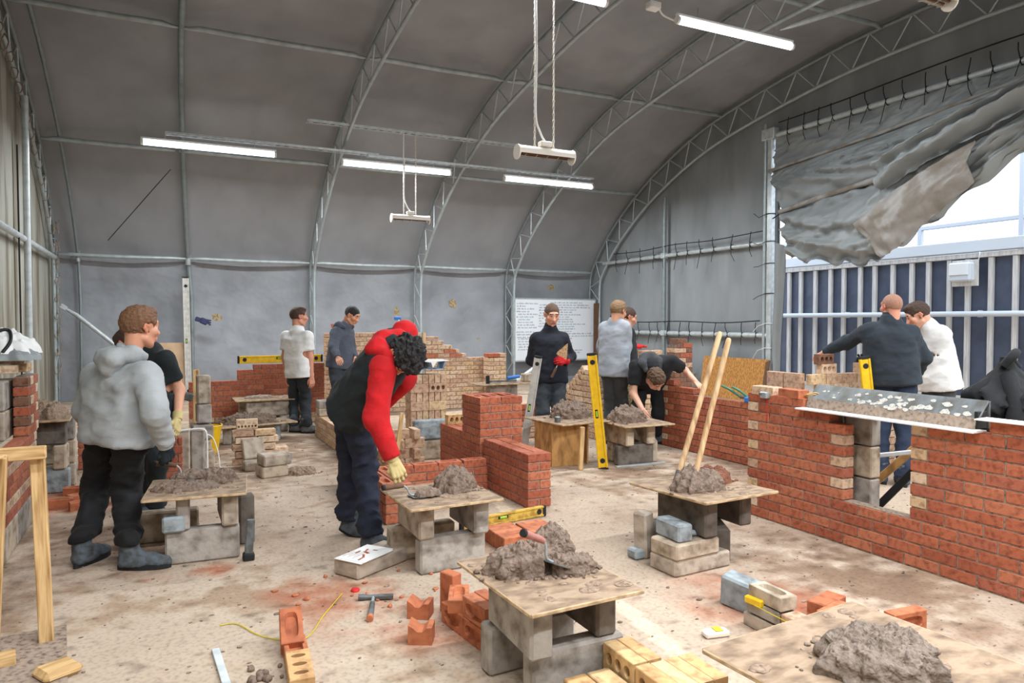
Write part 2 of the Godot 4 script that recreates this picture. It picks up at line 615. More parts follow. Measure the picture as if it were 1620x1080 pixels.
func floor_slab() -> void:
	# a computed picture of a trodden concrete slab: pale dust, mud tracks, brick dust, one pale screed strip
	var n := 680
	var x0 := -2.5
	var z0 := -16.5
	var span := 18.0
	var f1 := FastNoiseLite.new()
	f1.seed = 11
	f1.frequency = 0.35
	f1.fractal_octaves = 5
	var f2 := FastNoiseLite.new()
	f2.seed = 12
	f2.frequency = 1.6
	f2.fractal_octaves = 5
	var f3 := FastNoiseLite.new()
	f3.seed = 13
	f3.frequency = 5.0
	f3.fractal_octaves = 3
	var dust := Color(0.70, 0.62, 0.54)
	var pale := Color(0.77, 0.70, 0.62)
	var mud := Color(0.52, 0.42, 0.34)
	var tan_ := Color(0.64, 0.53, 0.43)
	var clay := Color(0.66, 0.34, 0.22)
	# brick-dust patches and mud patches: x, z, radius, strength
	var clay_spots := [[0.95, -3.8, 0.5, 0.34], [1.25, -3.35, 0.35, 0.3], [-0.9, -7.1, 0.75, 0.9], [2.2, -4.4, 0.4, 0.55], [3.0, -2.6, 0.5, 0.25], [-0.05, -4.72, 0.12, 0.45], [0.25, -4.75, 0.16, 0.5], [0.7, -4.2, 0.3, 0.3], [2.9, -3.0, 0.5, 0.4], [1.4, -4.6, 0.4, 0.4]]
	var mud_spots := [[-0.6, -5.6, 0.9, 0.55], [0.2, -5.5, 1.0, 0.35], [3.6, -2.9, 0.7, 0.8], [3.3, -2.2, 0.8, 0.5], [3.9, -3.4, 0.6, 0.8], [5.0, -5.6, 1.3, 0.7], [1.2, -8.5, 1.6, 0.55], [0.6, -9.5, 1.4, 0.5], [4.0, -6.2, 1.2, 0.35], [3.8, -4.6, 0.8, 0.5], [2.2, -7.5, 1.5, 0.3], [-1.0, -4.6, 0.5, 0.6]]
	var img := Image.create(n, n, false, Image.FORMAT_RGB8)
	for j in n:
		var z := z0 + span * j / n
		for k in n:
			var x := x0 + span * k / n
			var a := f1.get_noise_2d(x, z)
			var b := f2.get_noise_2d(x, z)
			var c := f3.get_noise_2d(x, z * 1.3)
			var col := dust.lerp(pale, clampf(0.5 + a * 1.4 + b * 0.5, 0, 1))
			var far := clampf((-z - 5.0) / 6.0, 0.0, 1.0)
			var soil := clampf((b * 0.9 + a * 0.9 + c * 0.5 - 0.22 + far * 0.3) * 1.8, 0, 0.8)
			col = col.lerp(tan_, soil)
			if z > -12.0:
				for s in mud_spots:
					var d: float = Vector2(x - s[0], z - s[1]).length_squared() / (s[2] * s[2])
					if d < 1.0:
						col = col.lerp(mud, clampf((1.0 - d) * s[3] * (0.8 + b * 1.6 + c), 0, 0.85))
				for s in clay_spots:
					var d: float = Vector2(x - s[0], z - s[1]).length_squared() / (s[2] * s[2])
					if d < 1.0:
						col = col.lerp(clay, clampf((1.0 - d) * s[3] * (0.9 + b * 1.8 + c), 0, 0.75))
				var edge := absf(x - 2.33 - (z + 4.0) * -0.145 + b * 0.015)
				if z > -5.8 and edge < 0.05:
					col = col.lerp(Color(0.90, 0.82, 0.70), 0.75 * (0.8 + c * 0.6))
			if c > 0.36:
				col = col.darkened(minf((c - 0.36) * 0.7, 0.18))
			img.set_pixel(k, j, col)
	var tex := ImageTexture.create_from_image(img)
	var m := StandardMaterial3D.new()
	m.albedo_texture = tex
	m.roughness = 0.93
	m.uv1_triplanar = false
	m.detail_enabled = true
	m.detail_albedo = noise_tex(21, 0.05, [[0.0, 0.8], [0.3, 0.94], [0.55, 1.0], [1.0, 1.0]], 5, FastNoiseLite.TYPE_SIMPLEX_SMOOTH, 512)
	m.detail_blend_mode = BaseMaterial3D.BLEND_MODE_MUL
	m.detail_uv_layer = BaseMaterial3D.DETAIL_UV_2
	m.uv2_triplanar = true
	m.uv2_world_triplanar = true
	m.uv2_scale = Vector3.ONE * 1.1
	m.heightmap_enabled = true
	m.heightmap_texture = tex
	m.heightmap_scale = 0.8
	var st := SurfaceTool.new()
	st.begin(Mesh.PRIMITIVE_TRIANGLES)
	var q := [Vector3(x0, 0, z0), Vector3(x0 + span, 0, z0), Vector3(x0 + span, 0, z0 + span), Vector3(x0, 0, z0 + span)]
	var uv := [Vector2(0, 0), Vector2(1, 0), Vector2(1, 1), Vector2(0, 1)]
	# top, then the underside 15 cm below, then the rim
	for tri in [[0, 1, 2], [0, 2, 3]]:
		for e in tri:
			st.set_normal(Vector3.UP)
			st.set_uv(uv[e])
			st.add_vertex(q[e])
		for e in [tri[0], tri[2], tri[1]]:
			st.set_normal(Vector3.DOWN)
			st.set_uv(uv[e])
			st.add_vertex(q[e] + Vector3(0, -0.15, 0))
	var fl := MeshInstance3D.new()
	fl.name = "floor"
	fl.mesh = st.commit()
	fl.material_override = m
	add_child(fl)
	tag(fl, "dusty beige concrete floor with mud tracks and brick dust", "", "", "structure")
	# the rest of the slab behind the viewer and the yard outside the doorway
	var back := MB.new()
	back.box(Vector3(6.5, -0.09, 3.25), Vector3(18, 0.16, 3.5))
	part(fl, "slab", back.mesh(), mat(Color(0.74, 0.67, 0.59), 0.93, T.soft, Vector3.ONE * 0.5))


func frame_steel() -> void:
	var outer := arch_off(0.0)
	var inner := arch_off(0.46)
	var lab := {2.92: "curved steel lattice arch nearest the middle of the hall, left of three free arches", 5.28: "curved steel lattice arch in the middle of the three free arches", 7.63: "curved steel lattice arch standing beside the whiteboard", 10.06: "curved steel lattice arch framing the gable with the doorway", -1.73: "curved steel lattice arch against the dirty left gable wall"}
	for x in lab:
		var t := thing("lattice_arch", lab[x], "arch", Vector3(x, 0, 0), Vector3.ZERO, "steel lattice arches")
		var po := []
		var pi_ := []
		for k in outer.size():
			po.append(Vector3(0, maxf(outer[k].y, 0), outer[k].x))
			pi_.append(Vector3(0, maxf(inner[k].y, 0), inner[k].x))
		part(t, "outer_chord", tube(po, 0.032, 8), M.steel_dull)
		part(t, "inner_chord", tube(pi_, 0.032, 8), M.steel)
		# zigzag web every 0.6 m along the arch (built over the half of the hall in view)
		var s := 0.0
		var nodes := []
		var next := 0.25
		for k in outer.size() - 1:
			var seg: float = (outer[k + 1] - outer[k]).length()
			while next <= s + seg and outer[k].x < -2.6:
				var f := (next - s) / seg
				nodes.append([po[k].lerp(po[k + 1], f), pi_[k].lerp(pi_[k + 1], f)])
				next += 0.36
			s += seg
		for k in nodes.size() - 1:
			var a: Vector3 = nodes[k][k % 2]
			var b: Vector3 = nodes[k + 1][(k + 1) % 2]
			part(t, "web_bar", tube([a, b], 0.0125, 6), M.galv)
	# plain tube arches between the lattice arches
	for spec in [[0.57, 0.046, -0.26, "plain thick steel tube arch leaning against the fabric, behind the tall level", M.steel_dull], [-1.36, 0.028, -0.1, "thin grey tube arch beside the left gable lattice arch", M.steel_dull]]:
		var pts := []
		for k in outer.size():
			var lean: float = spec[2] * clampf((outer[k].y - 2.0) / 3.6, 0, 1)
			pts.append(Vector3(lean, maxf(outer[k].y, 0), outer[k].x))
		var t := thing("tube_arch", spec[3], "arch", Vector3(spec[0], 0, 0))
		part(t, "tube", tube(pts, spec[1], 10), spec[4])
		part(t, "joint_sleeve", tube([pts[10] - Vector3(0, 0.1, 0.0), pts[10] + Vector3(0, 0.1, 0.02)], spec[1] + 0.008, 10), M.steel)
	# purlins: steel tubes along the hall with flattened ends at the arches
	var marks := [[2.79, "straight steel purlin tube at the top of the far side wall"], [4.50, "steel purlin tube just above the row of three lights"], [5.60, "steel purlin tube high under the roof, second above the lights"], [6.055, "steel purlin tube near the ridge of the roof"]]
	for mk in marks:
		var z := -15.7
		for k in arch().size():
			if inner[k].x > MID_Z:
				break
			if outer[k].y >= mk[0]:
				var f: float = (mk[0] - outer[k - 1].y) / (outer[k].y - outer[k - 1].y)
				z = lerpf(outer[k - 1].x, outer[k].x, f)
				break
		if mk[0] > 6.0:
			z = -7.5
		var t := thing("purlin", mk[1], "purlin", Vector3(0, mk[0], z + 0.07), Vector3.ZERO, "roof purlins")
		var xs := [LEFT_X, 0.5 if mk[0] < 3 else 0.3, 2.92, 5.28, 7.63, GABLE_X]
		for k in 5:
			var x0: float = xs[k] + 0.03
			var x1: float = xs[k + 1] - 0.03
			var dz := -0.05
			var pts := [Vector3(x0, 0, dz), Vector3(x0 + 0.08, 0, dz), Vector3(x0 + 0.2, 0, 0), Vector3((x0 + x1) / 2, -0.01, 0), Vector3(x1 - 0.2, 0, 0), Vector3(x1 - 0.08, 0, dz), Vector3(x1, 0, dz)]
			part(t, "tube", tube(pts, [0.02, 0.025, 0.038, 0.038, 0.038, 0.025, 0.02], 10), M.steel)
	# diagonal braces with flattened ends
	var b := thing("brace_tube", "diagonal steel brace tube running down from the left corner post", "brace", Vector3(-1.58, 1.77, -15.45))
	part(b, "tube", tube([Vector3(-0.05, 0.05, 0), Vector3(0.05, -0.02, 0), Vector3(0.2, -0.12, 0.05), Vector3(2.0, -1.74, 0.45)], [0.02, 0.028, 0.04, 0.04], 10), M.galv)
	part(b, "end_clamp", bx(0.12, 0.09, 0.06, 0.012), M.galv, Vector3(-0.02, 0.03, 0), Vector3(0, 0, -35))
	b = thing("brace_tube", "grey diagonal brace tube rising behind the man in navy", "brace", Vector3(6.75, 0.33, -13.36))
	part(b, "tube", tube([Vector3(-0.35, -0.27, -0.1), Vector3(0, 0, 0), Vector3(0.9, 0.7, 0.4)], 0.05, 10), M.galv)
	part(b, "foot_plate", bx(0.2, 0.05, 0.16, 0.01), M.galv, Vector3(-0.37, -0.3, -0.1))
	b = thing("brace_tube", "bright short tube with a pointed end hanging beside the upper light", "brace", Vector3(7.6, 5.49, -7.2))
	part(b, "tube", tube([Vector3(0, 0, 0), Vector3(0.1, 0.035, 0.1), Vector3(0.25, 0.09, 0.2), Vector3(1.6, 0.6, 0.6)], [0.008, 0.028, 0.042, 0.042], 10), M.galv)
	solo("tension_cord", "thin dark cord slanting down the fabric left of the left strip light", "cord", tube([Vector3(-0.83, 3.0, -14.83), Vector3(0.19, 4.02, -12.93)], 0.008, 5), M.black)
	# laced cord round the left corner arch
	var cord := MB.new()
	for k in 9:
		var y := 0.5 + k * 0.33
		var loop := []
		for q in 9:
			var a := TAU * q / 8.0
			loop.append(Vector3(LEFT_X + 0.05 + 0.05 * cos(a) * rng.randf_range(0.5, 1.2), y + 0.13 * sin(a) + 0.035 * q, -15.36 + 0.04 * sin(a * 2)))
		tube_mb(loop, 0.008, 5, cord)
	for k in 16:
		var f := k / 15.0
		var z := lerpf(-15.2, -10.2, f)
		var y := arch_y(z) - 0.62
		var loop := []
		for q in 9:
			var a := TAU * q / 8.0
			loop.append(Vector3(LEFT_X + 0.03 + 0.05 * cos(a), y + 0.11 * sin(a) * rng.randf_range(0.6, 1.1), z + 0.05 * cos(a + 0.8)))
		tube_mb(loop, 0.008, 5, cord)
	solo("lacing_cord", "pale frayed cord laced in loops round the left gable arch", "cord", cord.mesh(), M.joint, Vector3.ZERO, Vector3.ZERO, "", "stuff")
	# left gable rail, post and ties
	var r := thing("gable_rail", "steel rail with a dark upright across the left gable wall", "rail", Vector3(LEFT_X + 0.02, 2.7, 0))
	part(r, "tube", tube([Vector3(0, 0, -15.3), Vector3(0, 0, -9.0), Vector3(0, 0, 3.0)], 0.045, 10), M.galv)
	part(r, "upright", tube([Vector3(0.04, -2.7, -12.1), Vector3(0.04, 2.0, -12.1)], 0.045, 10), M.galv)
	part(r, "cable", tube([Vector3(0.02, -2.7, -11.6), Vector3(0.02, 1.2, -11.55)], 0.012, 6), M.black)


func cable_ties(parent: Node3D, z0: float, z1: float, every: float, tail_up: bool) -> void:
	var z := z0
	while z < z1:
		var m := MB.new()
		var loop := []
		for q in 9:
			var a := TAU * q / 8.0
			loop.append(Vector3(0.052 * cos(a), 0.052 * sin(a), 0))
		tube_mb(loop, 0.007, 5, m)
		var l := rng.randf_range(0.16, 0.36)
		var sw := rng.randf_range(-0.12, 0.12)
		tube_mb([Vector3(-0.05, 0, 0), Vector3(-0.07, -l * 0.5, sw * 0.3), Vector3(-0.06, -l, sw)], 0.006, 5, m)
		if tail_up:
			tube_mb([Vector3(-0.05, 0.02, 0), Vector3(-0.06, 0.14, sw * 0.4), Vector3(-0.05, 0.24, sw * 0.5)], 0.008, 5, m)
		part(parent, "cable_tie", m.mesh(), M.black, Vector3(0, 0, z))
		z += every * rng.randf_range(0.8, 1.2)


func cloth(ctrl: Array, per_u: int, per_v: int, fold: Callable, flip := false, thick := 0.008) -> ArrayMesh:   # ctrl: rows of Vector3 of equal length
	var wide := []
	for row in ctrl:
		wide.append(spline(row, per_u))
	var grid := []
	var cols: int = wide[0].size()
	var tall := []
	for q in cols:
		var col := []
		for row in wide:
			col.append(row[q])
		tall.append(spline(col, per_v))
	var h: int = tall[0].size()
	for r in h:
		var row := []
		for q in cols:
			row.append(tall[q][r] + fold.call(q / float(cols - 1), r / float(h - 1)))
		grid.append(row)
	var m := MB.new()
	m.rows(grid, false, flip)
	var back := []
	for row in grid:
		var r2 := []
		for p in row:
			r2.append(p + Vector3(thick, 0, 0))
		back.append(r2)
	m.rows(back, false, not flip)
	return m.mesh()


func door_side() -> void:
	var x := GABLE_X
	# rails along the closed half of the gable, the middle post and the door post
	var r := thing("gable_rail", "upper steel rail with cable ties across the grey gable wall", "rail", Vector3(x, 2.99, 0), Vector3.ZERO, "gable rails")
	part(r, "tube", tube([Vector3(0, 0, -15.2), Vector3(0, 0, -9.75)], 0.042, 10), M.galv)
	cable_ties(r, -14.6, -9.9, 0.42, true)
	part(r, "cord", tube(spline([Vector3(-0.04, 0.2, -14.7), Vector3(-0.05, 0.17, -13.6), Vector3(-0.05, 0.21, -12.4), Vector3(-0.05, 0.18, -11.2), Vector3(-0.04, 0.22, -9.8)], 5), 0.01, 5), M.black)
	r = thing("gable_rail", "lower steel rail with cable ties behind the plywood sheet", "rail", Vector3(x, 1.28, 0), Vector3.ZERO, "gable rails")
	part(r, "tube", tube([Vector3(0, 0, -15.2), Vector3(0, 0, -9.75)], 0.05, 10), M.galv)
	cable_ties(r, -14.4, -9.9, 0.36, true)
	part(r, "cord", tube(spline([Vector3(-0.06, 0.26, -14.5), Vector3(-0.05, 0.24, -13.4), Vector3(-0.06, 0.26, -12.2), Vector3(-0.06, 0.23, -10.9), Vector3(-0.05, 0.27, -9.9)], 5), 0.011, 5), M.black)
	r = thing("gable_rail", "long steel rail with black ties carrying the bunched tarpaulin", "rail", Vector3(x, 4.91, 0), Vector3.ZERO, "gable rails")
	part(r, "tube", tube([Vector3(0, 0, -9.75), Vector3(0, 0, -2.3)], 0.045, 10), M.galv)
	cable_ties(r, -9.3, -3.0, 0.3, true)
	part(r, "cord", tube(spline([Vector3(-0.04, 0.2, -9.5), Vector3(-0.05, 0.22, -8.2), Vector3(-0.05, 0.28, -7.0), Vector3(-0.05, 0.32, -5.6), Vector3(-0.04, 0.3, -4.0), Vector3(-0.04, 0.3, -2.5)], 5), 0.012, 5), M.black)
	var p := thing("gable_post", "slim steel post in the middle of the grey gable wall", "post", Vector3(x - 0.02, 0, -12.76))
	part(p, "tube", tube([Vector3(0, 0.0, 0), Vector3(0, arch_y(-12.76) - 0.75, 0)], 0.045, 10), M.steel_dull)
	part(p, "rail_clamp", bx(0.13, 0.12, 0.13, 0.015), M.galv, Vector3(0, 1.28, 0))
	part(p, "rail_clamp", bx(0.13, 0.12, 0.13, 0.015), M.galv, Vector3(0, 2.99, 0))
	p = thing("door_post", "tall bright galvanised post at the edge of the doorway", "post", Vector3(x - 0.02, 0, -9.68))
	part(p, "post_box", bx(0.1, 5.05, 0.11, 0.01), M.galv, Vector3(0, 2.525, 0))
	part(p, "side_tube", tube([Vector3(-0.02, 0, -0.13), Vector3(-0.02, 5.15, -0.13)], 0.03, 8), M.steel)
	part(p, "top_bracket", bx(0.14, 0.2, 0.3, 0.01), M.galv, Vector3(0, 4.95, -0.04))
	for y in [1.5, 2.05, 2.6, 3.0, 3.5, 1.05]:
		var tie := MB.new()
		var loop := []
		for q in 9:
			var a := TAU * q / 8.0
			loop.append(Vector3(0.075 * cos(a), 0, 0.09 * sin(a)))
		tube_mb(loop, 0.008, 5, tie)
		tube_mb([Vector3(-0.07, 0, -0.05), Vector3(-0.1, -0.05, -0.2), Vector3(-0.1, -0.16 + 0.1 * (y - 1.5), -0.32)], 0.006, 5, tie)
		part(p, "cable_tie", tie.mesh(), M.black if y > 1.6 else M.white_plastic, Vector3(0, y, 0))
	# the tarpaulin, hauled up and bunched over the doorway
	var t := thing("tarpaulin", "big grey dusty tarpaulin bunched up in folds over the doorway", "tarpaulin", Vector3(x, 0, 0))
	var wr := FastNoiseLite.new()
	wr.seed = 31
	wr.frequency = 1.0
	wr.fractal_octaves = 3
	var strip := [[Vector3(0.06, 4.95, -9.6), Vector3(0.06, 4.95, -8.56), Vector3(0.06, 4.95, -7.45), Vector3(0.06, 4.95, -6.41), Vector3(0.06, 4.94, -5.42), Vector3(0.06, 4.95, -4.2), Vector3(0.06, 4.95, -2.4)],
		[Vector3(0.04, 4.6, -9.6), Vector3(0.03, 4.62, -8.56), Vector3(0.03, 4.66, -7.45), Vector3(0.03, 4.7, -6.41), Vector3(0.03, 4.74, -5.42), Vector3(0.03, 4.8, -4.2), Vector3(-0.12, 4.82, -2.4)],
		[Vector3(-0.04, 4.26, -9.6), Vector3(-0.05, 4.35, -8.53), Vector3(-0.09, 4.42, -7.42), Vector3(-0.12, 4.5, -6.39), Vector3(-0.14, 4.61, -5.41), Vector3(-0.15, 4.68, -4.2), Vector3(-0.15, 4.7, -2.4)]]
	part(t, "upper_strip", cloth(strip, 14, 12, func(u, v): return Vector3(-0.09 * sin(PI * v) * (0.5 + 0.5 * sin(u * 62.0 + 3.0 * sin(v * 4.0 + u * 9.0))) - 0.06 * sin(PI * v) * wr.get_noise_2d(u * 30.0, v * 6.0), 0.0, 0.05 * sin(v * PI) * wr.get_noise_2d(u * 22.0, v * 9.0))), M.tarp)
	var fan := [[Vector3(-0.07, 4.27, -9.6), Vector3(-0.07, 4.35, -8.53), Vector3(-0.09, 4.42, -7.42), Vector3(-0.16, 4.5, -6.39), Vector3(-0.2, 4.61, -5.41), Vector3(-0.2, 4.68, -4.2), Vector3(-0.2, 4.7, -2.4)],
		[Vector3(-0.1, 3.9, -9.5), Vector3(-0.22, 4.0, -8.5), Vector3(-0.25, 4.06, -7.42), Vector3(-0.22, 4.24, -6.39), Vector3(-0.24, 4.42, -5.41), Vector3(-0.24, 4.52, -4.2), Vector3(-0.2, 4.56, -2.4)],
		[Vector3(-0.14, 3.47, -9.26), Vector3(-0.15, 3.6, -8.33), Vector3(-0.15, 3.7, -7.35), Vector3(-0.24, 3.95, -6.51), Vector3(-0.3, 4.18, -5.36), Vector3(-0.3, 4.34, -4.2), Vector3(-0.3, 4.4, -2.4)]]
	part(t, "fanned_sheet", cloth(fan, 14, 14, func(u, v):
		var dv: float = atan2(v - 0.1, u + 0.05)
		return Vector3(-0.12 * sin(PI * v) * (0.5 + 0.5 * sin(dv * 34.0 + 2.0 * wr.get_noise_2d(u * 6.0, v * 3.0))) - 0.08 * sin(PI * v) * wr.get_noise_2d(u * 14.0, v * 4.0), 0.0, 0.0)), M.tarp)
	var belly := [[Vector3(-0.15, 3.47, -9.28), Vector3(-0.16, 3.6, -8.33), Vector3(-0.17, 3.7, -7.35), Vector3(-0.26, 3.95, -6.51), Vector3(-0.32, 4.18, -5.36), Vector3(-0.32, 4.34, -4.2), Vector3(-0.32, 4.4, -2.4)],
		[Vector3(-0.2, 3.2, -9.2), Vector3(-0.4, 3.15, -8.25), Vector3(-0.42, 3.2, -7.35), Vector3(-0.42, 3.55, -6.5), Vector3(-0.44, 4.0, -5.34), Vector3(-0.4, 4.2, -4.2), Vector3(-0.4, 4.3, -2.4)],
		[Vector3(-0.25, 2.9, -9.1), Vector3(-0.45, 2.78, -8.1), Vector3(-0.45, 2.75, -7.25), Vector3(-0.4, 3.2, -6.5), Vector3(-0.42, 3.82, -5.3), Vector3(-0.4, 4.1, -4.2), Vector3(-0.4, 4.2, -2.4)],
		[Vector3(-0.2, 2.62, -9.0), Vector3(-0.3, 2.46, -7.95), Vector3(-0.3, 2.47, -7.17), Vector3(-0.25, 2.95, -6.49), Vector3(-0.25, 3.66, -5.27), Vector3(-0.25, 4.02, -4.2), Vector3(-0.25, 4.12, -2.4)]]
	part(t, "hanging_belly", cloth(belly, 14, 12, func(u, v):
		var dz: float = v * 17.0 - 4.5 * sin(PI * minf(u * 2.2, 1.0)) + 1.6 * wr.get_noise_2d(u * 9.0, v * 3.0)
		return Vector3(-0.13 * (0.5 + 0.5 * sin(dz)) * smoothstep(0.0, 0.1, v) - 0.1 * wr.get_noise_2d(u * 16.0, v * 7.0), 0.05 * smoothstep(0.6, 1.0, v) * sin(u * 70.0), 0.0)), M.tarp)
	var flap := [[Vector3(-0.5, 3.05, -7.55), Vector3(-0.55, 3.3, -7.06), Vector3(-0.58, 3.62, -6.37), Vector3(-0.55, 3.88, -5.72)],
		[Vector3(-0.66, 2.95, -7.4), Vector3(-0.72, 3.1, -6.98), Vector3(-0.72, 3.4, -6.36), Vector3(-0.66, 3.68, -5.74)],
		[Vector3(-0.6, 2.72, -7.22), Vector3(-0.64, 2.88, -6.88), Vector3(-0.62, 3.2, -6.35), Vector3(-0.58, 3.52, -5.76)],
		[Vector3(-0.5, 2.48, -7.08), Vector3(-0.5, 2.64, -6.8), Vector3(-0.5, 2.98, -6.33), Vector3(-0.5, 3.34, -5.78)]]
	part(t, "folded_flap", cloth(flap, 12, 10, func(u, v): return Vector3(-0.05 * wr.get_noise_2d(u * 8.0, v * 3.0) - 0.03 * sin(v * 9.0 + u * 3.0), 0.0, 0.0)), M.tarp_dusty)
	var roll := [[Vector3(-0.3, 3.95, -7.2), Vector3(-0.45, 4.12, -6.6), Vector3(-0.55, 4.33, -5.8), Vector3(-0.5, 4.55, -4.9), Vector3(-0.5, 4.7, -3.6)],
		[Vector3(-0.62, 3.82, -7.15), Vector3(-0.7, 3.98, -6.6), Vector3(-0.72, 4.18, -5.8), Vector3(-0.65, 4.42, -4.9), Vector3(-0.6, 4.6, -3.6)],
		[Vector3(-0.55, 3.45, -7.1), Vector3(-0.55, 3.68, -6.55), Vector3(-0.5, 3.92, -5.75), Vector3(-0.45, 4.22, -4.85), Vector3(-0.45, 4.45, -3.6)]]
	part(t, "folded_roll", cloth(roll, 12, 10, func(u, v): return Vector3(-0.1 * wr.get_noise_2d(u * 9.0, v * 5.0) - 0.08 * sin(v * 17.0 + u * 6.0), 0.0, 0.0)), M.tarp)
	var side := [[Vector3(-0.03, 2.95, -9.58), Vector3(-0.1, 2.95, -9.48), Vector3(-0.02, 2.9, -9.38), Vector3(-0.08, 2.85, -9.28)],
		[Vector3(-0.03, 1.5, -9.6), Vector3(-0.1, 1.5, -9.5), Vector3(-0.02, 1.5, -9.42), Vector3(-0.08, 1.5, -9.33)],
		[Vector3(-0.03, 0.05, -9.6), Vector3(-0.1, 0.05, -9.5), Vector3(-0.02, 0.05, -9.44), Vector3(-0.08, 0.05, -9.36)]]
	part(t, "side_curtain", cloth(side, 5, 8, func(u, v): return Vector3(0.0, 0.0, 0.02 * sin(v * 7.0))), M.tarp)
	part(t, "hem_bar", tube([Vector3(-0.12, 4.26, -9.65), Vector3(-0.13, 4.42, -7.42), Vector3(-0.2, 4.61, -5.41), Vector3(-0.2, 4.7, -2.4)], 0.03, 8), M.tarp_dusty)
	part(t, "hem_bar", tube([Vector3(-0.2, 3.47, -9.3), Vector3(-0.22, 3.6, -8.33), Vector3(-0.22, 3.72, -7.3)], 0.05, 8), M.tarp_dusty)
	part(t, "draw_cord", tube([Vector3(-0.02, 3.4, -9.66), Vector3(-0.1, 3.5, -9.3)], 0.012, 5), M.black)
	# plywood sheet and hose against the gable
	var s := thing("plywood_sheet", "pale wood chipboard sheet leaning on the gable behind the red wall", "board", Vector3(9.8, 0, -10.45), Vector3(0, 0, -9))
	part(s, "sheet", bx(0.02, 0.82, 1.72, 0.004), M.osb, Vector3(0, 0.44, 0))
	part(s, "broken_edge", extrude([Vector2(0.78, 0.02), Vector2(0.88, 0.02), Vector2(0.9, 0.3), Vector2(0.87, 0.55), Vector2(0.89, 0.84), Vector2(0.8, 0.8)], 0.022, "x"), M.brown)
	var h := MB.new()
	for k in 4:
		var loop := []
		for q in 25:
			var a := TAU * q / 24.0
			loop.append(Vector3(0.02 * k - 0.03, 0.17 * sin(a) * (1 + 0.06 * k), 0.13 * cos(a) + 0.02 * k))
		tube_mb(loop, 0.016, 6, h)
	solo("hose_coil", "coil of yellow hose leaning beside the chipboard sheet", "hose", h.mesh(), M.rope_yellow, Vector3(9.75, 0.68, -11.75))
	solo("wall_block", "grey block holding up the yellow hose coil by the gable", "block", bx(0.3, 0.48, 0.4, 0.01), M.block[1], Vector3(9.8, 0.24, -11.75))


func outside() -> void:
	var g := MB.new()
	g.box(Vector3(30, -0.08, -6), Vector3(29, 0.12, 60))
	structure("ground", "grey concrete yard outside the doorway", g.mesh(), mat(Color(0.62, 0.61, 0.6), 0.95, T.soft, Vector3.ONE * 0.4))
	var w := thing("stud_wall", "timber stud wall lined with dark blue membrane outside the doorway", "wall", Vector3(14.0, 0, 0))
	part(w, "membrane", bx(0.03, 2.75, 14.0, 0.0), M.navy_membrane, Vector3(0.03, 1.38, -8.0))
	for k in 34:
		part(w, "stud", bx(0.07, 2.72, 0.088, 0.004), M.white_timber, Vector3(-0.035, 1.38, -14.46 + 0.4 * k + 0.014 * ((k * 7) % 5 - 2)))
	part(w, "top_plate", bx(0.12, 0.09, 14.0, 0.006), M.white_timber, Vector3(-0.03, 2.79, -8.0))
	part(w, "sole_plate", bx(0.1, 0.09, 14.0, 0.006), M.white_timber, Vector3(-0.03, 0.045, -8.0))
	part(w, "capping_board", bx(0.3, 0.22, 14.0, 0.01), M.white_paint, Vector3(0.02, 2.97, -8.0))
	var rail := thing("scaffold_rail", "horizontal white tube running across the outdoor stud wall", "rail", Vector3(13.82, 1.68, -8))
	part(rail, "tube", tube([Vector3(0, 0, -6.5), Vector3(0, 0, 6.5)], 0.055, 10), M.white_paint)
	for k in 5:
		part(rail, "bracket", bx(0.12, 0.13, 0.04, 0.006), M.white_paint, Vector3(0.06, 0, -6 + 2.9 * k))
	var l := thing("flood_light", "white box floodlight fixed high on the outdoor stud wall", "lamp", Vector3(13.78, 2.48, -8.5))
	part(l, "housing", bx(0.2, 0.36, 0.42, 0.03), M.white_paint)
	part(l, "front_glass", bx(0.02, 0.22, 0.36, 0.005), M.paper, Vector3(-0.11, 0.05, 0))
	part(l, "back_plate", bx(0.03, 0.5, 0.5, 0.006), M.white_timber, Vector3(0.06, -0.02, 0.03))
	part(l, "lead", tube(spline([Vector3(0.05, 0.1, 0.25), Vector3(0.0, 0.3, 0.33), Vector3(0.05, 0.36, 0.3)], 5), 0.01, 5), M.white_plastic)
	# glazed roof structure beyond it
	var z := thing("glazed_screen", "white framed glass screen standing beyond the stud wall", "screen", Vector3(14.9, 0, -8))
	for k in 7:
		part(z, "mullion", bx(0.1, 6.0, 0.09, 0.006), M.frame_white, Vector3(0, 3.0, -6.2 + 2.05 * k))
	for y in [3.55, 4.9, 6.0]:
		part(z, "transom", bx(0.1, 0.08, 12.6, 0.006), M.frame_white, Vector3(0, y, 0))
	for k in 6:
		part(z, "pane", bx(0.012, 5.8, 1.94, 0.0), M.glass, Vector3(0, 3.0, -5.175 + 2.05 * k))
	var cr := thing("white_trestle", "white board lying low outside behind the hung black jacket", "board", Vector3(9.0, 0.5, -4.2), Vector3(0, 18, 0))
	part(cr, "top", bx(1.6, 0.05, 1.4, 0.01), M.white_paint, Vector3(0, 0, 0))
	for q in [[-0.7, -0.6], [0.7, -0.6], [-0.7, 0.6], [0.7, 0.6]]:
		part(cr, "leg", bx(0.07, 0.48, 0.07, 0.005), M.white_timber, Vector3(q[0], -0.26, q[1]))


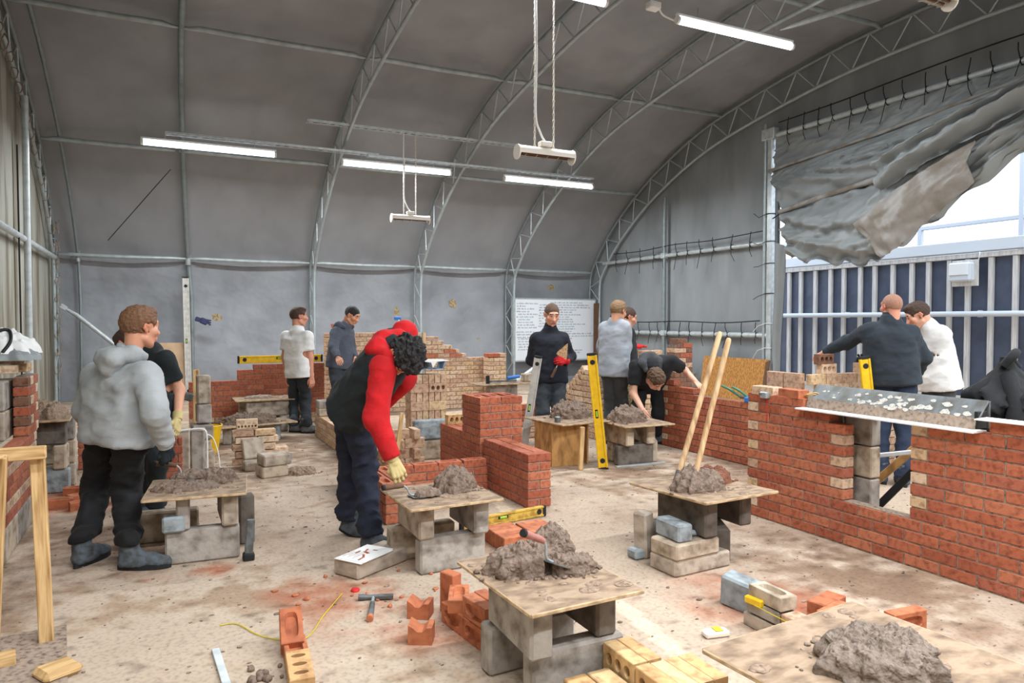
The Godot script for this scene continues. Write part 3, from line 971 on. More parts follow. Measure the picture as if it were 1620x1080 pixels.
func tube_light(label: String, x0: float, x1: float, y: float, z: float, strength := 1.0) -> void:
	var c := (x0 + x1) / 2
	var l := x1 - x0
	var t := thing("strip_light", label, "light", Vector3(c, y, z), Vector3.ZERO, "fluorescent strip lights")
	part(t, "tube", tube([Vector3(-l / 2 + 0.03, 0, 0), Vector3(0, 0, 0), Vector3(l / 2 - 0.03, 0, 0)], 0.045, 12), M.glow)
	for s in [-1, 1]:
		part(t, "end_cap", tube([Vector3(s * (l / 2 - 0.035), 0, 0), Vector3(s * l / 2, 0, 0)], 0.047, 12), M.white_plastic)
	part(t, "spine", bx(l, 0.035, 0.05, 0.006), M.white_plastic, Vector3(0, 0.063, 0))
	for s in [-1, 1]:
		part(t, "hanger", tube([Vector3(s * l * 0.33, 0.08, 0), Vector3(s * l * 0.33, 0.2, 0)], 0.008, 5), M.steel)
	var a := AreaLight3D.new()
	a.name = "lamp_light"
	a.area_size = Vector2(l, 0.09)
	a.light_color = Color(0.96, 0.98, 1.0)
	a.light_energy = LAMP * strength
	a.area_normalize_energy = true
	a.area_range = 40.0
	a.area_attenuation = 2.0
	a.shadow_enabled = true
	a.position = Vector3(0, -0.06, 0)
	a.rotation_degrees = Vector3(-90, 0, 0)
	t.add_child(a)


const LAMP := 16.5


func tray(label: String, x0: float, x1: float, y: float, z: float) -> void:
	var l := x1 - x0
	var t := thing("cable_tray", label, "cable tray", Vector3((x0 + x1) / 2, y, z), Vector3.ZERO, "perforated cable trays")
	var n := int(l / 0.14)
	for s in [-0.075, 0.075]:
		part(t, "flange", bx(l, 0.035, 0.006, 0.001), M.galv, Vector3(0, 0.012, s))
		part(t, "edge_strip", bx(l, 0.004, 0.045, 0.0), M.galv, Vector3(0, 0, s * 0.7))
	for k in n:
		part(t, "cross_web", bx(0.07, 0.004, 0.07, 0.0), M.galv, Vector3(-l / 2 + (k + 0.5) * l / n, 0, 0))
	part(t, "cable", tube([Vector3(-l / 2, 0.015, 0.02), Vector3(0, 0.02, -0.01), Vector3(l / 2, 0.015, 0.02)], 0.012, 6), M.white_plastic)


func heater(label: String, at: Vector3, l: float, top: float) -> void:
	var t := thing("radiant_heater", label, "heater", at, Vector3(0, 0, 0), "hanging radiant heaters")
	var m := MB.new()
	var grid := []
	for q in 13:   # open-bottomed rounded hood
		var a := lerpf(-0.25, PI + 0.25, q / 12.0)
		grid.append([Vector3(-l / 2, sin(a) * 0.07, cos(a) * 0.075), Vector3(l / 2, sin(a) * 0.07, cos(a) * 0.075)])
	m.rows(grid, false, true)
	var grid2 := []
	for row in grid:
		grid2.append([row[0] * Vector3(1, 0.9, 0.9), row[1] * Vector3(1, 0.9, 0.9)])
	m.rows(grid2, false, false)
	part(t, "hood", m.mesh(), M.cream)
	for s in [-1, 1]:
		part(t, "end_plate", tube([Vector3(s * l / 2, 0, 0), Vector3(s * (l / 2 + 0.015), 0, 0)], 0.078, 14), M.cream)
	part(t, "reflector", bx(l * 0.96, 0.01, 0.11, 0.0), M.steel, Vector3(0, 0.025, 0))
	for z in [-0.028, 0.028]:
		part(t, "element", tube([Vector3(-l * 0.45, -0.012, z), Vector3(l * 0.45, -0.012, z)], 0.012, 8), M.brown)
	for k in 5:
		part(t, "guard_wire", tube([Vector3(-l * 0.4 + k * l * 0.2, -0.03, -0.07), Vector3(-l * 0.4 + k * l * 0.2, -0.045, 0), Vector3(-l * 0.4 + k * l * 0.2, -0.03, 0.07)], 0.004, 4), M.steel)
	part(t, "junction_box", bx(0.13, 0.055, 0.09, 0.01), M.cream, Vector3(0, 0.105, 0))
	for s in [-0.12, 0.1]:
		var ch := MB.new()
		var y := 0.08
		var k := 0
		while y < top - at.y:
			var b := Basis(Vector3.UP, PI / 2 * (k % 2))
			var loop := []
			for q in 7:
				var a := TAU * q / 6.0
				loop.append(Vector3(s, y, 0) + b * Vector3(0.009 * cos(a), 0.022 * sin(a), 0))
			tube_mb(loop, 0.0045, 4, ch, Color.WHITE, false)
			y += 0.034
			k += 1
		var c := part(t, "chain", ch.mesh(), M.cream)
		c.set_meta("kind", "stuff")
	part(t, "flex", tube(spline([Vector3(0.0, 0.13, 0), Vector3(-0.07, 0.22, 0.02), Vector3(-0.12, 0.4, 0.02), Vector3(-0.11, 1.0, 0.02), Vector3(-0.125, (top - at.y) * 0.7, 0.02), Vector3(-0.12, top - at.y, 0.02)], 5), 0.011, 6), M.white_plastic)


func fittings() -> void:
	tube_light("left of three strip lights in a row above the far side wall", -0.24, 1.77, 4.31, -12.5)
	tube_light("middle of three strip lights in a row above the far side wall", 2.85, 4.89, 4.29, -12.5)
	tube_light("right of three strip lights in a row, nearest the whiteboard", 5.97, 8.0, 4.29, -12.5)
	tube_light("big bright strip light high beside the hanging bare tube", 5.67, 7.62, 5.2, -7.0)
	tube_light("strip light at the roof above the nearer hanging heater", 2.75, 4.66, 5.2, -7.0)
	for k in 4:   # the same rows on the near half of the roof, behind the viewer
		tube_light("strip light in the row over the viewer, %s from the left gable" % ["first", "second", "third", "fourth"][k], -0.6 + 2.7 * k, 1.4 + 2.7 * k, 4.6, -1.6, 0.85)
		tube_light("strip light along the near side wall, %s from the left gable" % ["first", "second", "third", "fourth"][k], -0.6 + 2.7 * k, 1.4 + 2.7 * k, 4.31, 0.9, 0.85)
	tray("short cable tray above the left strip light", 0.1, 3.5, 4.47, -12.5)
	tray("longer cable tray running under the roof between three arches", 2.2, 6.4, 4.82, -12.1)
	tray("cable tray above the middle and right strip lights", 3.3, 7.95, 4.43, -12.45)
	heater("white radiant heater hanging on chains in the middle of the hall", Vector3(3.55, 3.24, -6.45), 0.62, 6.0)
	heater("smaller white radiant heater hanging farther away below a cable tray", Vector3(3.93, 3.32, -12.0), 0.66, 4.8)
	heater("radiant heater cut off at the top edge seen from below", Vector3(5.85, 4.3, -3.95), 0.62, 6.0)
	var j := thing("junction_box", "small white junction box at the end of the big strip light", "junction box", Vector3(5.4, 5.35, -7.1))
	part(j, "box", bx(0.16, 0.09, 0.12, 0.012), M.white_plastic)
	part(j, "lead", tube(spline([Vector3(0.08, 0, 0), Vector3(0.15, -0.08, 0), Vector3(0.28, -0.14, 0.05)], 6), 0.012, 6), M.white_plastic)
	# whiteboard with marker writing
	var w := thing("whiteboard", "large whiteboard covered in marker notes on the far wall", "whiteboard", Vector3(8.88, 1.33, -15.62))
	part(w, "board", bx(2.4, 1.53, 0.02, 0.003), M.white_paint)
	var q := QuadMesh.new()
	q.size = Vector2(2.34, 1.47)
	part(w, "writing", q, writing(), Vector3(0, 0, 0.0125))
	for s in [-1, 1]:
		part(w, "frame_side", bx(0.03, 1.56, 0.035, 0.004), M.steel, Vector3(s * 1.2, 0, 0))
		part(w, "frame_rail", bx(2.43, 0.03, 0.035, 0.004), M.steel, Vector3(0, s * 0.77, 0))
	for sp in [[7.72, 2.5], [10.0, 0.0]]:
		pass
	var pk := thing("timber_plank", "brown plank standing upright at the right edge of the whiteboard", "plank", Vector3(10.0, 0, -15.45), Vector3(2, 0, 1))
	part(pk, "plank", bx(0.16, 2.0, 0.03, 0.004), M.brown, Vector3(0, 1.0, 0))
	# tall level and chipboard against the far wall by the tube arch
	level("very tall pale spirit level standing upright against the tube arch", Vector3(0.47, 1.2, -15.45), Vector3(0, 0, 90.8), 2.4, M.level_grey, 0.13)
	var b := thing("chipboard_sheet", "square tan chipboard sheet leaning on the far wall by the tall level", "board", Vector3(0.0, 0, -15.45), Vector3(-4, 0, 0))
	part(b, "sheet", bx(0.95, 1.12, 0.02, 0.003), M.mdf, Vector3(0, 0.56, 0))
	var gl := thing("work_glove", "small dark blue glove hung on the tube arch by the level", "glove", Vector3(0.72, 1.56, -15.55))
	part(gl, "cuff", bx(0.1, 0.09, 0.04, 0.018), M.blue_cloth, Vector3(-0.05, 0.02, 0), Vector3(0, 0, -20))
	part(gl, "palm", bx(0.15, 0.12, 0.05, 0.024), M.blue_cloth, Vector3(0.06, -0.02, 0.01), Vector3(0, 0, -25))
	for k in 3:
		part(gl, "finger", bx(0.1, 0.03, 0.035, 0.012), M.blue_cloth, Vector3(0.15, 0.0 - 0.035 * k, 0.015), Vector3(0, 0, -10 - 14 * k))
	# yellow paint splashes are dried marks on the fabric
	for sp in [[1.02, 1.62, 0.2, 0.1, "to the right of the hung blue glove"], [4.9, 1.75, 0.1, 0.14, "just left of the middle lattice arch"], [6.3, 1.95, 0.12, 0.16, "midway between the two right lattice arches"], [7.0, 1.1, 0.12, 0.05, "low down, left of the whiteboard"], [9.0, 2.4, 0.12, 0.1, "high above the whiteboard"]]:
		var pts := []
		for k in 9:
			var a := TAU * k / 9.0
			var rr := rng.randf_range(0.5, 1.0)
			pts.append(Vector2(cos(a) * sp[2] * rr, sin(a) * sp[3] * rr))
		solo("paint_splash", "yellow paint splash on the far wall " + sp[4], "stain", extrude(pts, 0.012), mat(Color(0.66, 0.60, 0.46), 0.8, T.dirty, Vector3.ONE * 4), Vector3(sp[0], sp[1], -15.955 - 0.075 * sin(PI * fposmod((sp[0] - 0.57) / 2.36, 1.0)) * minf(sp[1] / 2.0, 1.0)), Vector3.ZERO, "paint splashes on the fabric")


func writing() -> StandardMaterial3D:   # rows of small marker handwriting, too far away to be read
	var img := Image.create(1170, 735, false, Image.FORMAT_RGB8)
	img.fill(Color(0.90, 0.915, 0.93))
	var r := RandomNumberGenerator.new()
	r.seed = 77
	var cols := [[40, 45, 300, 13], [340, 60, 470, 9], [500, 30, 1130, 22], [60, 480, 430, 5]]
	for c in cols:
		var y: float = c[1]
		for line in c[3]:
			var ink := Color(0.22, 0.27, 0.42) if r.randf() < 0.75 else Color(0.2, 0.45, 0.5)
			var x: float = c[0] + r.randf_range(0, 30)
			var end: float = lerpf(c[0], c[2], r.randf_range(0.45, 1.0))
			while x < end:
				var wl := r.randf_range(18, 70)
				var ph := r.randf() * 9.0
				var xx := 0.0
				while xx < wl:
					var h := 5.0 * sin(xx * 0.75 + ph) + 3.0 * sin(xx * 1.7 + ph * 2.0)
					img.fill_rect(Rect2i(int(x + xx), int(y + h), 2, 3), ink)
					if r.randf() < 0.05:
						img.fill_rect(Rect2i(int(x + xx), int(y - 11), 2, 13), ink)
					xx += 1.0
				x += wl + r.randf_range(8, 16)
			y += (33.0 if c[0] != 500 else 30.0) * (1.6 if c[0] == 40 and r.randf() < 0.4 else 1.0)
	var m := StandardMaterial3D.new()
	m.albedo_texture = ImageTexture.create_from_image(img)
	m.roughness = 0.35
	return m


# ---------------------------------------------------------------- bricks and walls
const BL := 0.215
const BW := 0.1025
const BH := 0.065
const J := 0.01


func pitted(l: float, w: float, h: float, holes: Array, depth: float) -> ArrayMesh:   # brick with frogs or core holes in its top face; holes: [x, z, rx, rz]
	var key := "pit%s%s%s%s%s" % [l, w, h, holes, depth]
	if cache.has(key):
		return cache[key]
	var m := MB.new()
	var hl := l / 2
	var hw := w / 2
	var b := 0.003
	for sx in [-1.0, 1.0]:
		m.face([Vector3(sx * hl, -h / 2, -hw), Vector3(sx * hl, -h / 2, hw), Vector3(sx * hl, h / 2 - b, hw), Vector3(sx * hl, h / 2 - b, -hw)], Vector3(sx, 0, 0))
		m.face([Vector3(sx * hl, h / 2 - b, -hw), Vector3(sx * hl, h / 2 - b, hw), Vector3(sx * (hl - b), h / 2, hw - b), Vector3(sx * (hl - b), h / 2, -hw + b)], Vector3(sx, 1, 0).normalized())
	for sz in [-1.0, 1.0]:
		m.face([Vector3(-hl, -h / 2, sz * hw), Vector3(hl, -h / 2, sz * hw), Vector3(hl, h / 2 - b, sz * hw), Vector3(-hl, h / 2 - b, sz * hw)], Vector3(0, 0, sz))
		m.face([Vector3(-hl, h / 2 - b, sz * hw), Vector3(hl, h / 2 - b, sz * hw), Vector3(hl - b, h / 2, sz * (hw - b)), Vector3(-hl + b, h / 2, sz * (hw - b))], Vector3(0, 1, sz).normalized())
	m.face([Vector3(-hl, -h / 2, -hw), Vector3(hl, -h / 2, -hw), Vector3(hl, -h / 2, hw), Vector3(-hl, -h / 2, hw)], Vector3.DOWN)
	var x := -hl + b
	var top := h / 2
	for k in holes.size():
		var q = holes[k]
		var x1: float = hl - b if k == holes.size() - 1 else (q[0] + q[2] + holes[k + 1][0] - holes[k + 1][2]) / 2
		var zz := hw - b
		var n := 20
		var ringo := []
		var ringi := []
		var ringd := []
		for e in n:
			var a := TAU * (e + 0.5) / n
			var d := Vector2(cos(a), sin(a))
			var pw := 4.0 if q[2] > q[3] * 1.3 else 2.0   # long frogs have squarer ends
			var rad := pow(pow(absf(d.x), pw) + pow(absf(d.y), pw), -1.0 / pw)
			ringi.append(Vector3(q[0] + d.x * rad * q[2], top, q[1] + d.y * rad * q[3]))
			ringd.append(Vector3(q[0] + d.x * rad * q[2] * 0.88, top - depth, q[1] + d.y * rad * q[3] * 0.85))
			var cx: float = (x1 - q[0]) if d.x > 0 else (q[0] - x)
			var cz: float = (zz - q[1]) if d.y > 0 else (zz + q[1])
			var t := minf(cx / maxf(absf(d.x), 1e-5), cz / maxf(absf(d.y), 1e-5))
			ringo.append(Vector3(q[0] + d.x * t, top, q[1] + d.y * t))
		for e in n:
			var f := (e + 1) % n
			m.face([ringo[e], ringo[f], ringi[f], ringi[e]], Vector3.UP)
			m.quad_auto(ringi[e], ringi[f], ringd[f], ringd[e], Vector3(q[0], top, q[1]) - ringi[e])
			if absf(ringo[e].x - ringo[f].x) > 1e-4 and absf(ringo[e].z - ringo[f].z) > 1e-4:   # fill the corner
				var cxx := x if ringo[e].x < q[0] else x1
				var czz := zz if ringo[e].z > q[1] else -zz
				m.face([ringo[e], Vector3(cxx, top, czz), ringo[f]], Vector3.UP)
		m.face(ringd, Vector3.UP)
		x = x1
	cache[key] = m.mesh()
	return cache[key]


func frog_brick() -> ArrayMesh:
	return pitted(BL, BW, BH, [[0.0, 0.0, 0.078, 0.03]], 0.022)


func cored_brick() -> ArrayMesh:
	return pitted(BL, BW, BH, [[-0.062, 0.0, 0.021, 0.026], [0.0, 0.0, 0.021, 0.026], [0.062, 0.0, 0.021, 0.026]], 0.06)


func course(p: Node3D, ax: String, y: float, from: float, to: float, mid: float, half_first: bool, mats: Array, half_mats: Array, wide := BW, top_mesh: Mesh = null) -> void:
	var s := from
	var first := true
	while to - s > 0.03:
		var l := minf(BL, to - s)
		if first and half_first:
			l = minf((BL - J) / 2, to - s)
		first = false
		if to - s - l < 0.03:
			l = to - s
		var full := l > 0.15
		var m := bx(snappedf(l, 0.0005) if ax == "x" else wide, BH, wide if ax == "x" else snappedf(l, 0.0005), 0.0035)
		var c := s + l / 2
		var push := rng.randf_range(-0.0015, 0.0015)
		var at := Vector3(c, y, mid + push) if ax == "x" else Vector3(mid + push, y, c)
		if top_mesh and full:
			part(p, "brick", top_mesh, tint(mats), at, Vector3(0, 0 if ax == "x" else 90, 0))
		else:
			part(p, "brick", m, tint(mats if full else half_mats), at)
		s += l + J


func bed(i: int) -> float:
	return 0.01 + i * 0.075 + BH / 2


func joint_box(p: Node3D, lo: Vector3, hi: Vector3, m: Material) -> void:
	part(p, "mortar", bx(hi.x - lo.x, hi.y - lo.y, hi.z - lo.z, 0.0), m, (lo + hi) / 2)


func brick_walls() -> void:
	# A: the half-built cavity wall with the window opening
	var w := thing("brick_wall", "long red brick wall with a window gap, buff quoins and a steel lintel on top", "wall", Vector3.ZERO)
	var xf := 4.2
	var xm := xf + BW / 2
	for i in 13:
		var y := bed(i)
		var odd := i % 2 == 1
		if i < 4:
			course(w, "z", y, -4.27, -0.7, xm, odd, M.red, M.buff if odd else M.red)
		else:
			course(w, "z", y, -4.27, -3.375 if i < 11 else (-3.5 if i == 11 else -3.72), xm, odd, M.red, M.buff if odd else M.red)
			course(w, "z", y, -2.89 if i < 12 else -2.42, -0.7, xm, odd, M.red, M.buff if odd else M.red)
	for q in [[0.0, 0.305, -4.262, -0.71], [0.305, 0.825, -4.262, -3.383], [0.8, 0.9, -4.262, -3.51], [0.9, 0.968, -4.262, -3.73], [0.305, 0.9, -2.882, -0.71], [0.9, 0.968, -2.41, -0.71]]:
		joint_box(w, Vector3(xf + 0.007, q[0], q[2]), Vector3(xf + BW - 0.007, q[1], q[3]), M.joint)
	for i in 4:   # inner leaf of concrete blocks behind the cavity
		for k in 2:
			var off := 0.225 * (i % 2)
			var z1 := -3.30 - 0.45 * k - off
			part(w, "block", bx(0.1, 0.215, 0.44, 0.008), M.block[(i + k) % 3], Vector3(4.43, 0.1125 + i * 0.225, z1 - 0.22))
		if i % 2 == 1:
			part(w, "block", bx(0.1, 0.215, 0.215, 0.008), M.block[1], Vector3(4.43, 0.1125 + i * 0.225, -3.4075))
	for i in 2:
		for k in 4:
			part(w, "block", bx(0.1, 0.215, 0.44, 0.008), M.block[(i + k) % 3], Vector3(4.43, 0.1125 + i * 0.225, -2.82 + 0.45 * k + 0.1 * i))
	part(w, "block", bx(0.1, 0.215, 0.2, 0.008), M.block[1], Vector3(4.42, 0.1125, -3.12))
	# its lintel lies loose on top
	var l := thing("steel_lintel", "mortar-spattered grey steel lintel lying along the top of the red wall", "lintel", Vector3(0, 0.908, -3.1))
	part(l, "flange", bx(0.13, 0.012, 1.27, 0.002), M.paper, Vector3(4.19, 0.0, 0))
	part(l, "front_web", bx(0.012, 0.07, 1.2, 0.002), M.joint, Vector3(4.225, 0.038, -0.01), Vector3(0, 0, -14))
	part(l, "sloping_plate", bx(0.012, 0.135, 1.21, 0.002), M.zinc_dirty, Vector3(4.28, 0.118, 0.0), Vector3(0, 0, -43))
	part(l, "back_plate", bx(0.012, 0.16, 1.21, 0.002), M.zinc_dirty, Vector3(4.335, 0.085, 0.0))
	part(l, "back_flange", bx(0.12, 0.012, 1.25, 0.002), M.zinc_dirty, Vector3(4.395, 0.0, 0.0))
	part(l, "end_packing", bx(0.09, 0.1, 0.02, 0.002), M.black, Vector3(4.27, 0.06, 0.59))
	for k in 46:   # dried mortar splashes stuck on the plate
		var pts := []
		var s := rng.randf_range(0.006, 0.024)
		for e in 8:
			var rr := s * rng.randf_range(0.5, 1.1)
			pts.append(Vector2(cos(TAU * e / 8.0) * rr * 1.6, sin(TAU * e / 8.0) * rr))
		part(l, "mortar_splash", extrude(pts, 0.004, "x"), M.splash, Vector3(4.272 + 0.0 * k, 0.1 + 0.0 * k, 0) + Vector3(0.042, 0.045, 0) * rng.randf_range(-0.9, 0.6) + Vector3(-0.006, 0.012, rng.randf_range(-0.56, 0.56)), Vector3(0, 0, -43))
	var pm := thing("plastic_membrane", "white plastic strip lying on the wall beside the hung jacket", "membrane", Vector3(4.24, 0.983, -2.0))
	part(pm, "sheet", bx(0.14, 0.008, 0.95, 0.002), M.paper, Vector3(0, 0, 0), Vector3(0, 4, 0))
	# B: the return of the wall farther off
	w = thing("brick_wall", "stepped red brick wall where the bending man in black works", "wall", Vector3.ZERO)
	for i in 11:
		var odd := i % 2 == 1
		course(w, "z", bed(i), -7.13, -4.7 if i < 9 else (-6.55 if i == 9 else -6.9), 5.64, odd, M.red, M.buff if odd else M.red)
	joint_box(w, Vector3(5.596, 0, -7.123), Vector3(5.684, 0.675, -4.71), M.joint_dark)
	joint_box(w, Vector3(5.596, 0.67, -7.123), Vector3(5.684, 0.745, -6.56), M.joint_dark)
	# C: pier with a low wall before and behind it
	w = thing("brick_pier", "tall square red brick pier with lower walls running off both sides", "wall", Vector3.ZERO)
	for i in 11:
		var y := bed(i)
		var top := frog_brick() if i == 10 else null
		if i % 2 == 0:
			course(w, "x", y, 2.66, 3.1, -6.08 - BW / 2, false, M.red, M.red, BW, top)
			course(w, "x", y, 2.66, 3.1, -6.52 + BW / 2, false, M.red, M.red, BW, top)
			for x in [2.66 + BW / 2, 3.1 - BW / 2]:
				course(w, "z", y, -6.4075, -6.1925, x, false, M.red, M.red, BW, top)
			if top:
				course(w, "z", y, -6.4075, -6.1925, 2.88, false, M.red, M.red, BW, top)
		else:
			course(w, "z", y, -6.52, -6.08, 2.66 + BW / 2, false, M.red, M.red)
			course(w, "z", y, -6.52, -6.08, 3.1 - BW / 2, false, M.red, M.red)
			for z in [-6.08 - BW / 2, -6.52 + BW / 2]:
				course(w, "x", y, 2.7725, 2.9875, z, false, M.red, M.red)
	joint_box(w, Vector3(2.667, 0, -6.513), Vector3(3.093, 0.775, -6.087), M.joint)
	joint_box(w, Vector3(2.667, 0.775, -6.513), Vector3(3.093, 0.795, -6.087), M.joint)
	for sec in [[-6.04, -5.15], [-7.195, -6.53]]:
		for i in 6:
			var y := bed(i)
			var top := frog_brick() if i == 5 else null
			if i % 2 == 0:
				for x in [2.68 + BW / 2, 2.895 - BW / 2]:
					course(w, "z", y, sec[0], sec[1], x, false, M.red, M.red, BW, top)
			else:
				course(w, "x", y, 2.68, 2.895, sec[1] - BW / 2, false, M.red, M.red)
				for x in [2.68 + BW / 2, 2.895 - BW / 2]:
					course(w, "z", y, sec[0], sec[1] - BW - J, x, true, M.red, M.red)
		joint_box(w, Vector3(2.687, 0, sec[0]), Vector3(2.888, 0.42, sec[1] - 0.007), M.joint)
	# D: low frogged wall, L-shaped
	w = thing("brick_wall", "low L-shaped red brick wall with frogs up behind the bending man in red", "wall", Vector3.ZERO)
	for i in 4:
		var top := frog_brick() if i == 3 else null
		course(w, "z", bed(i), -6.75, -5.21, 1.555, i % 2 == 1, M.red, M.red, BW, top)
		course(w, "z", bed(i), -5.95, -5.21, 1.555 + BW + J, i % 2 == 0, M.red, M.red, BW, top)
		if i < 4:
			course(w, "x", bed(i), 1.725, 2.64, -5.92, i % 2 == 0, M.red, M.red, BW, top)
	for i in [4, 5]:
		course(w, "z", bed(i), -6.75, -6.1 - 0.1 * (i - 4), 1.555, i % 2 == 1, M.red, M.red, BW, frog_brick() if i == 5 else null)
	joint_box(w, Vector3(1.512, 0, -6.74), Vector3(1.598, 0.27, -5.217), M.joint)
	joint_box(w, Vector3(1.62, 0, -5.94), Vector3(1.712, 0.27, -5.217), M.joint)
	joint_box(w, Vector3(1.7, 0, -5.963), Vector3(2.63, 0.27, -5.877), M.joint)
	joint_box(w, Vector3(1.512, 0.27, -6.74), Vector3(1.598, 0.42, -6.11), M.joint)
	# E: stepped red wall under the yellow level
	w = thing("brick_wall", "stepped red brick wall with a yellow level lying along its top", "wall", Vector3.ZERO)
	for i in range(2, 12):
		course(w, "x", bed(i), 0.35 if i < 9 else (1.0 if i < 11 else 1.22), 2.25, -11.15, i % 2 == 1, M.red, M.red)
	for i in 2:
		course(w, "x", bed(i), 0.35, 2.25, -11.15, i % 2 == 1, M.buff, M.buff)
	joint_box(w, Vector3(0.357, 0, -11.193), Vector3(2.243, 0.67, -11.107), M.joint)
	joint_box(w, Vector3(1.007, 0.67, -11.193), Vector3(2.243, 0.82, -11.107), M.joint)
	joint_box(w, Vector3(1.227, 0.82, -11.193), Vector3(2.243, 0.895, -11.107), M.joint)
	level("yellow spirit level lying along the top of the stepped red wall", Vector3(1.62, 0.975, -11.15), Vector3.ZERO, 1.2, M.yellow, 0.12)
	# F: buff wall with a pier, behind the man in the grey hood
	w = thing("brick_wall", "tall buff brick wall with a pier behind the man in the dark grey hoodie", "wall", Vector3.ZERO)
	for i in 18:
		course(w, "x", bed(i), 2.62, 4.0, -11.75, i % 2 == 1, M.buff, M.buff)
		course(w, "x", bed(i), 2.36, 2.575, -11.6, false, M.buff, M.buff, 0.2)
	course(w, "x", bed(18), 2.47, 2.575, -11.6, false, M.buff, M.buff)
	course(w, "x", bed(19), 2.47, 2.575, -11.6, false, M.red, M.red)
	joint_box(w, Vector3(2.63, 0, -11.793), Vector3(3.99, 1.34, -11.707), M.joint)
	joint_box(w, Vector3(2.367, 0, -11.69), Vector3(2.57, 1.34, -11.507), M.joint)
	# H: racked-back buff wall in the middle distance
	w = thing("brick_wall", "pale buff brick wall racked back in steps left of the whiteboard", "wall", Vector3.ZERO)
	for i in 17:
		var x1 := 5.32 if i < 12 else 4.98 - 0.13 * (i - 11)
		if i >= 12:
			course(w, "x", bed(i), 4.1, x1, -11.75, i % 2 == 1, M.buff + [M.red[3]], M.buff)
		else:
			course(w, "x", bed(i), 4.1, x1, -11.75, i % 2 == 1, M.buff, M.buff)
		if i < 13:
			course(w, "x", bed(i), 5.14, 5.49, -11.5 if i < 12 else -11.48, i % 2 == 1, M.buff if i < 12 else M.red, M.buff, 0.2)
	joint_box(w, Vector3(4.107, 0, -11.793), Vector3(5.31, 0.89, -11.707), M.joint)
	joint_box(w, Vector3(4.107, 0.89, -11.79), Vector3(4.4, 1.19, -11.71), M.joint)
	joint_box(w, Vector3(5.147, 0, -11.59), Vector3(5.483, 0.9, -11.41), M.joint)
	# J: gable-end buff wall with a raking top, by the leaning yellow level
	w = thing("brick_wall", "buff brick wall with a sloping raked top behind the leaning yellow level", "wall", Vector3.ZERO)
	for i in 13:
		var zb := -8.75 if i < 5 else -8.75 + 0.095 * (i - 4)
		course(w, "z", bed(i), zb, -7.77, 5.05 + BW / 2, i % 2 == 1, M.buff, M.buff)
		if i < 12:
			course(w, "x", bed(i), 5.165, 5.3, -7.82, i % 2 == 1, M.buff, M.buff)
	part(w, "raking_brick", bx(0.1, 0.06, 0.09, 0.003), M.buff[1], Vector3(5.1, 0.43, -8.72), Vector3(-38, 0, 0))
	for k in 8:
		part(w, "raking_brick", bx(0.1, 0.105, 0.066, 0.003), M.buff[k % 5], Vector3(5.1, 0.47 + 0.06 * k, -8.66 + 0.075 * k), Vector3(-39, 0, 0))
	joint_box(w, Vector3(5.057, 0, -8.74), Vector3(5.145, 0.38, -7.78), M.joint)
	for k in 8:
		joint_box(w, Vector3(5.057, 0.38 + 0.07 * k, -8.6 + 0.095 * k), Vector3(5.145, 0.46 + 0.07 * k, -7.78), M.joint)
	joint_box(w, Vector3(5.16, 0, -7.86), Vector3(5.29, 0.88, -7.78), M.joint)
	# N: low rubble-filled buff wall running away from the viewer
	w = thing("brick_wall", "low buff brick wall filled with crumbled mortar behind the bending man's legs", "wall", Vector3.ZERO)
	for i in 4:
		for x in [1.84 + BW / 2, 2.09]:
			course(w, "z", bed(i), -9.72, -7.3, x, i % 2 == 1, M.buff, M.buff)
		course(w, "x", bed(i), 1.955, 2.03, -7.36, false, M.buff, M.buff)
	joint_box(w, Vector3(1.847, 0, -9.71), Vector3(2.13, 0.27, -7.31), M.joint)
	for k in 2:
		part(w, "raised_brick", bx(0.3, 0.1, 0.22, 0.01), M.block[2 - k], Vector3(1.98, 0.355 + 0.1 * k, -9.5))
	part(w, "crumbled_mortar", heap_mesh(0.07, 0.9, 0.05, 41, 1.6), M.mortar_dry, Vector3(1.99, 0.28, -8.45))
	# far corner by the yellow hose: rough piers
	w = thing("brick_pier", "dark rough-topped brick pier by the yellow hose coil", "wall", Vector3.ZERO)
	for i in 17:
		course(w, "x", bed(i), 7.02 + (0.05 if i > 14 else 0.0), 7.36 - (0.1 if i == 16 else 0.0), -8.75, i % 2 == 1, [M.brick_brown, M.red[2], M.buff[3]], [M.brick_brown], 0.2)
	joint_box(w, Vector3(7.03, 0, -8.84), Vector3(7.35, 1.18, -8.66), M.joint_dark)
	w = thing("brick_pile", "jumbled pile of buff bricks left of the dark rough-topped pier", "pile", Vector3.ZERO)
	for i in 14:
		for k in 3:
			part(w, "brick", bx(BL, BH, BW, 0.004), tint(M.buff if i < 12 else [M.buff[3], M.buff[1]]), Vector3(6.22 + 0.225 * k + rng.randf_range(-0.02, 0.02), 0.033 + 0.08 * i, -8.65 + rng.randf_range(-0.03, 0.03)), Vector3(0, rng.randf_range(-8, 8) if i > 10 else 0.0, rng.randf_range(-4, 4) if i > 11 else 0.0))
	var g := thing("work_glove", "red work glove lying on the brick pile beside the black-jumpered man", "glove", Vector3(6.28, 1.17, -8.58))
	part(g, "palm", bx(0.14, 0.07, 0.1, 0.028), M.red_paint)
	for k in 3:
		part(g, "finger", bx(0.08, 0.03, 0.028, 0.012), M.red_paint, Vector3(0.1, 0.0, -0.035 + 0.035 * k), Vector3(0, 0, -12))
	# left edge: quoin pillar on a banded low wall with a block footing
	w = thing("brick_wall", "banded wall of red, buff and white bricks on grey blocks at the left edge", "wall", Vector3.ZERO)
	for k in 5:
		part(w, "block", bx(0.1, 0.215, 0.44, 0.008), M.block[k % 3], Vector3(-0.95, 0.1075, -6.6 + 0.45 * k))
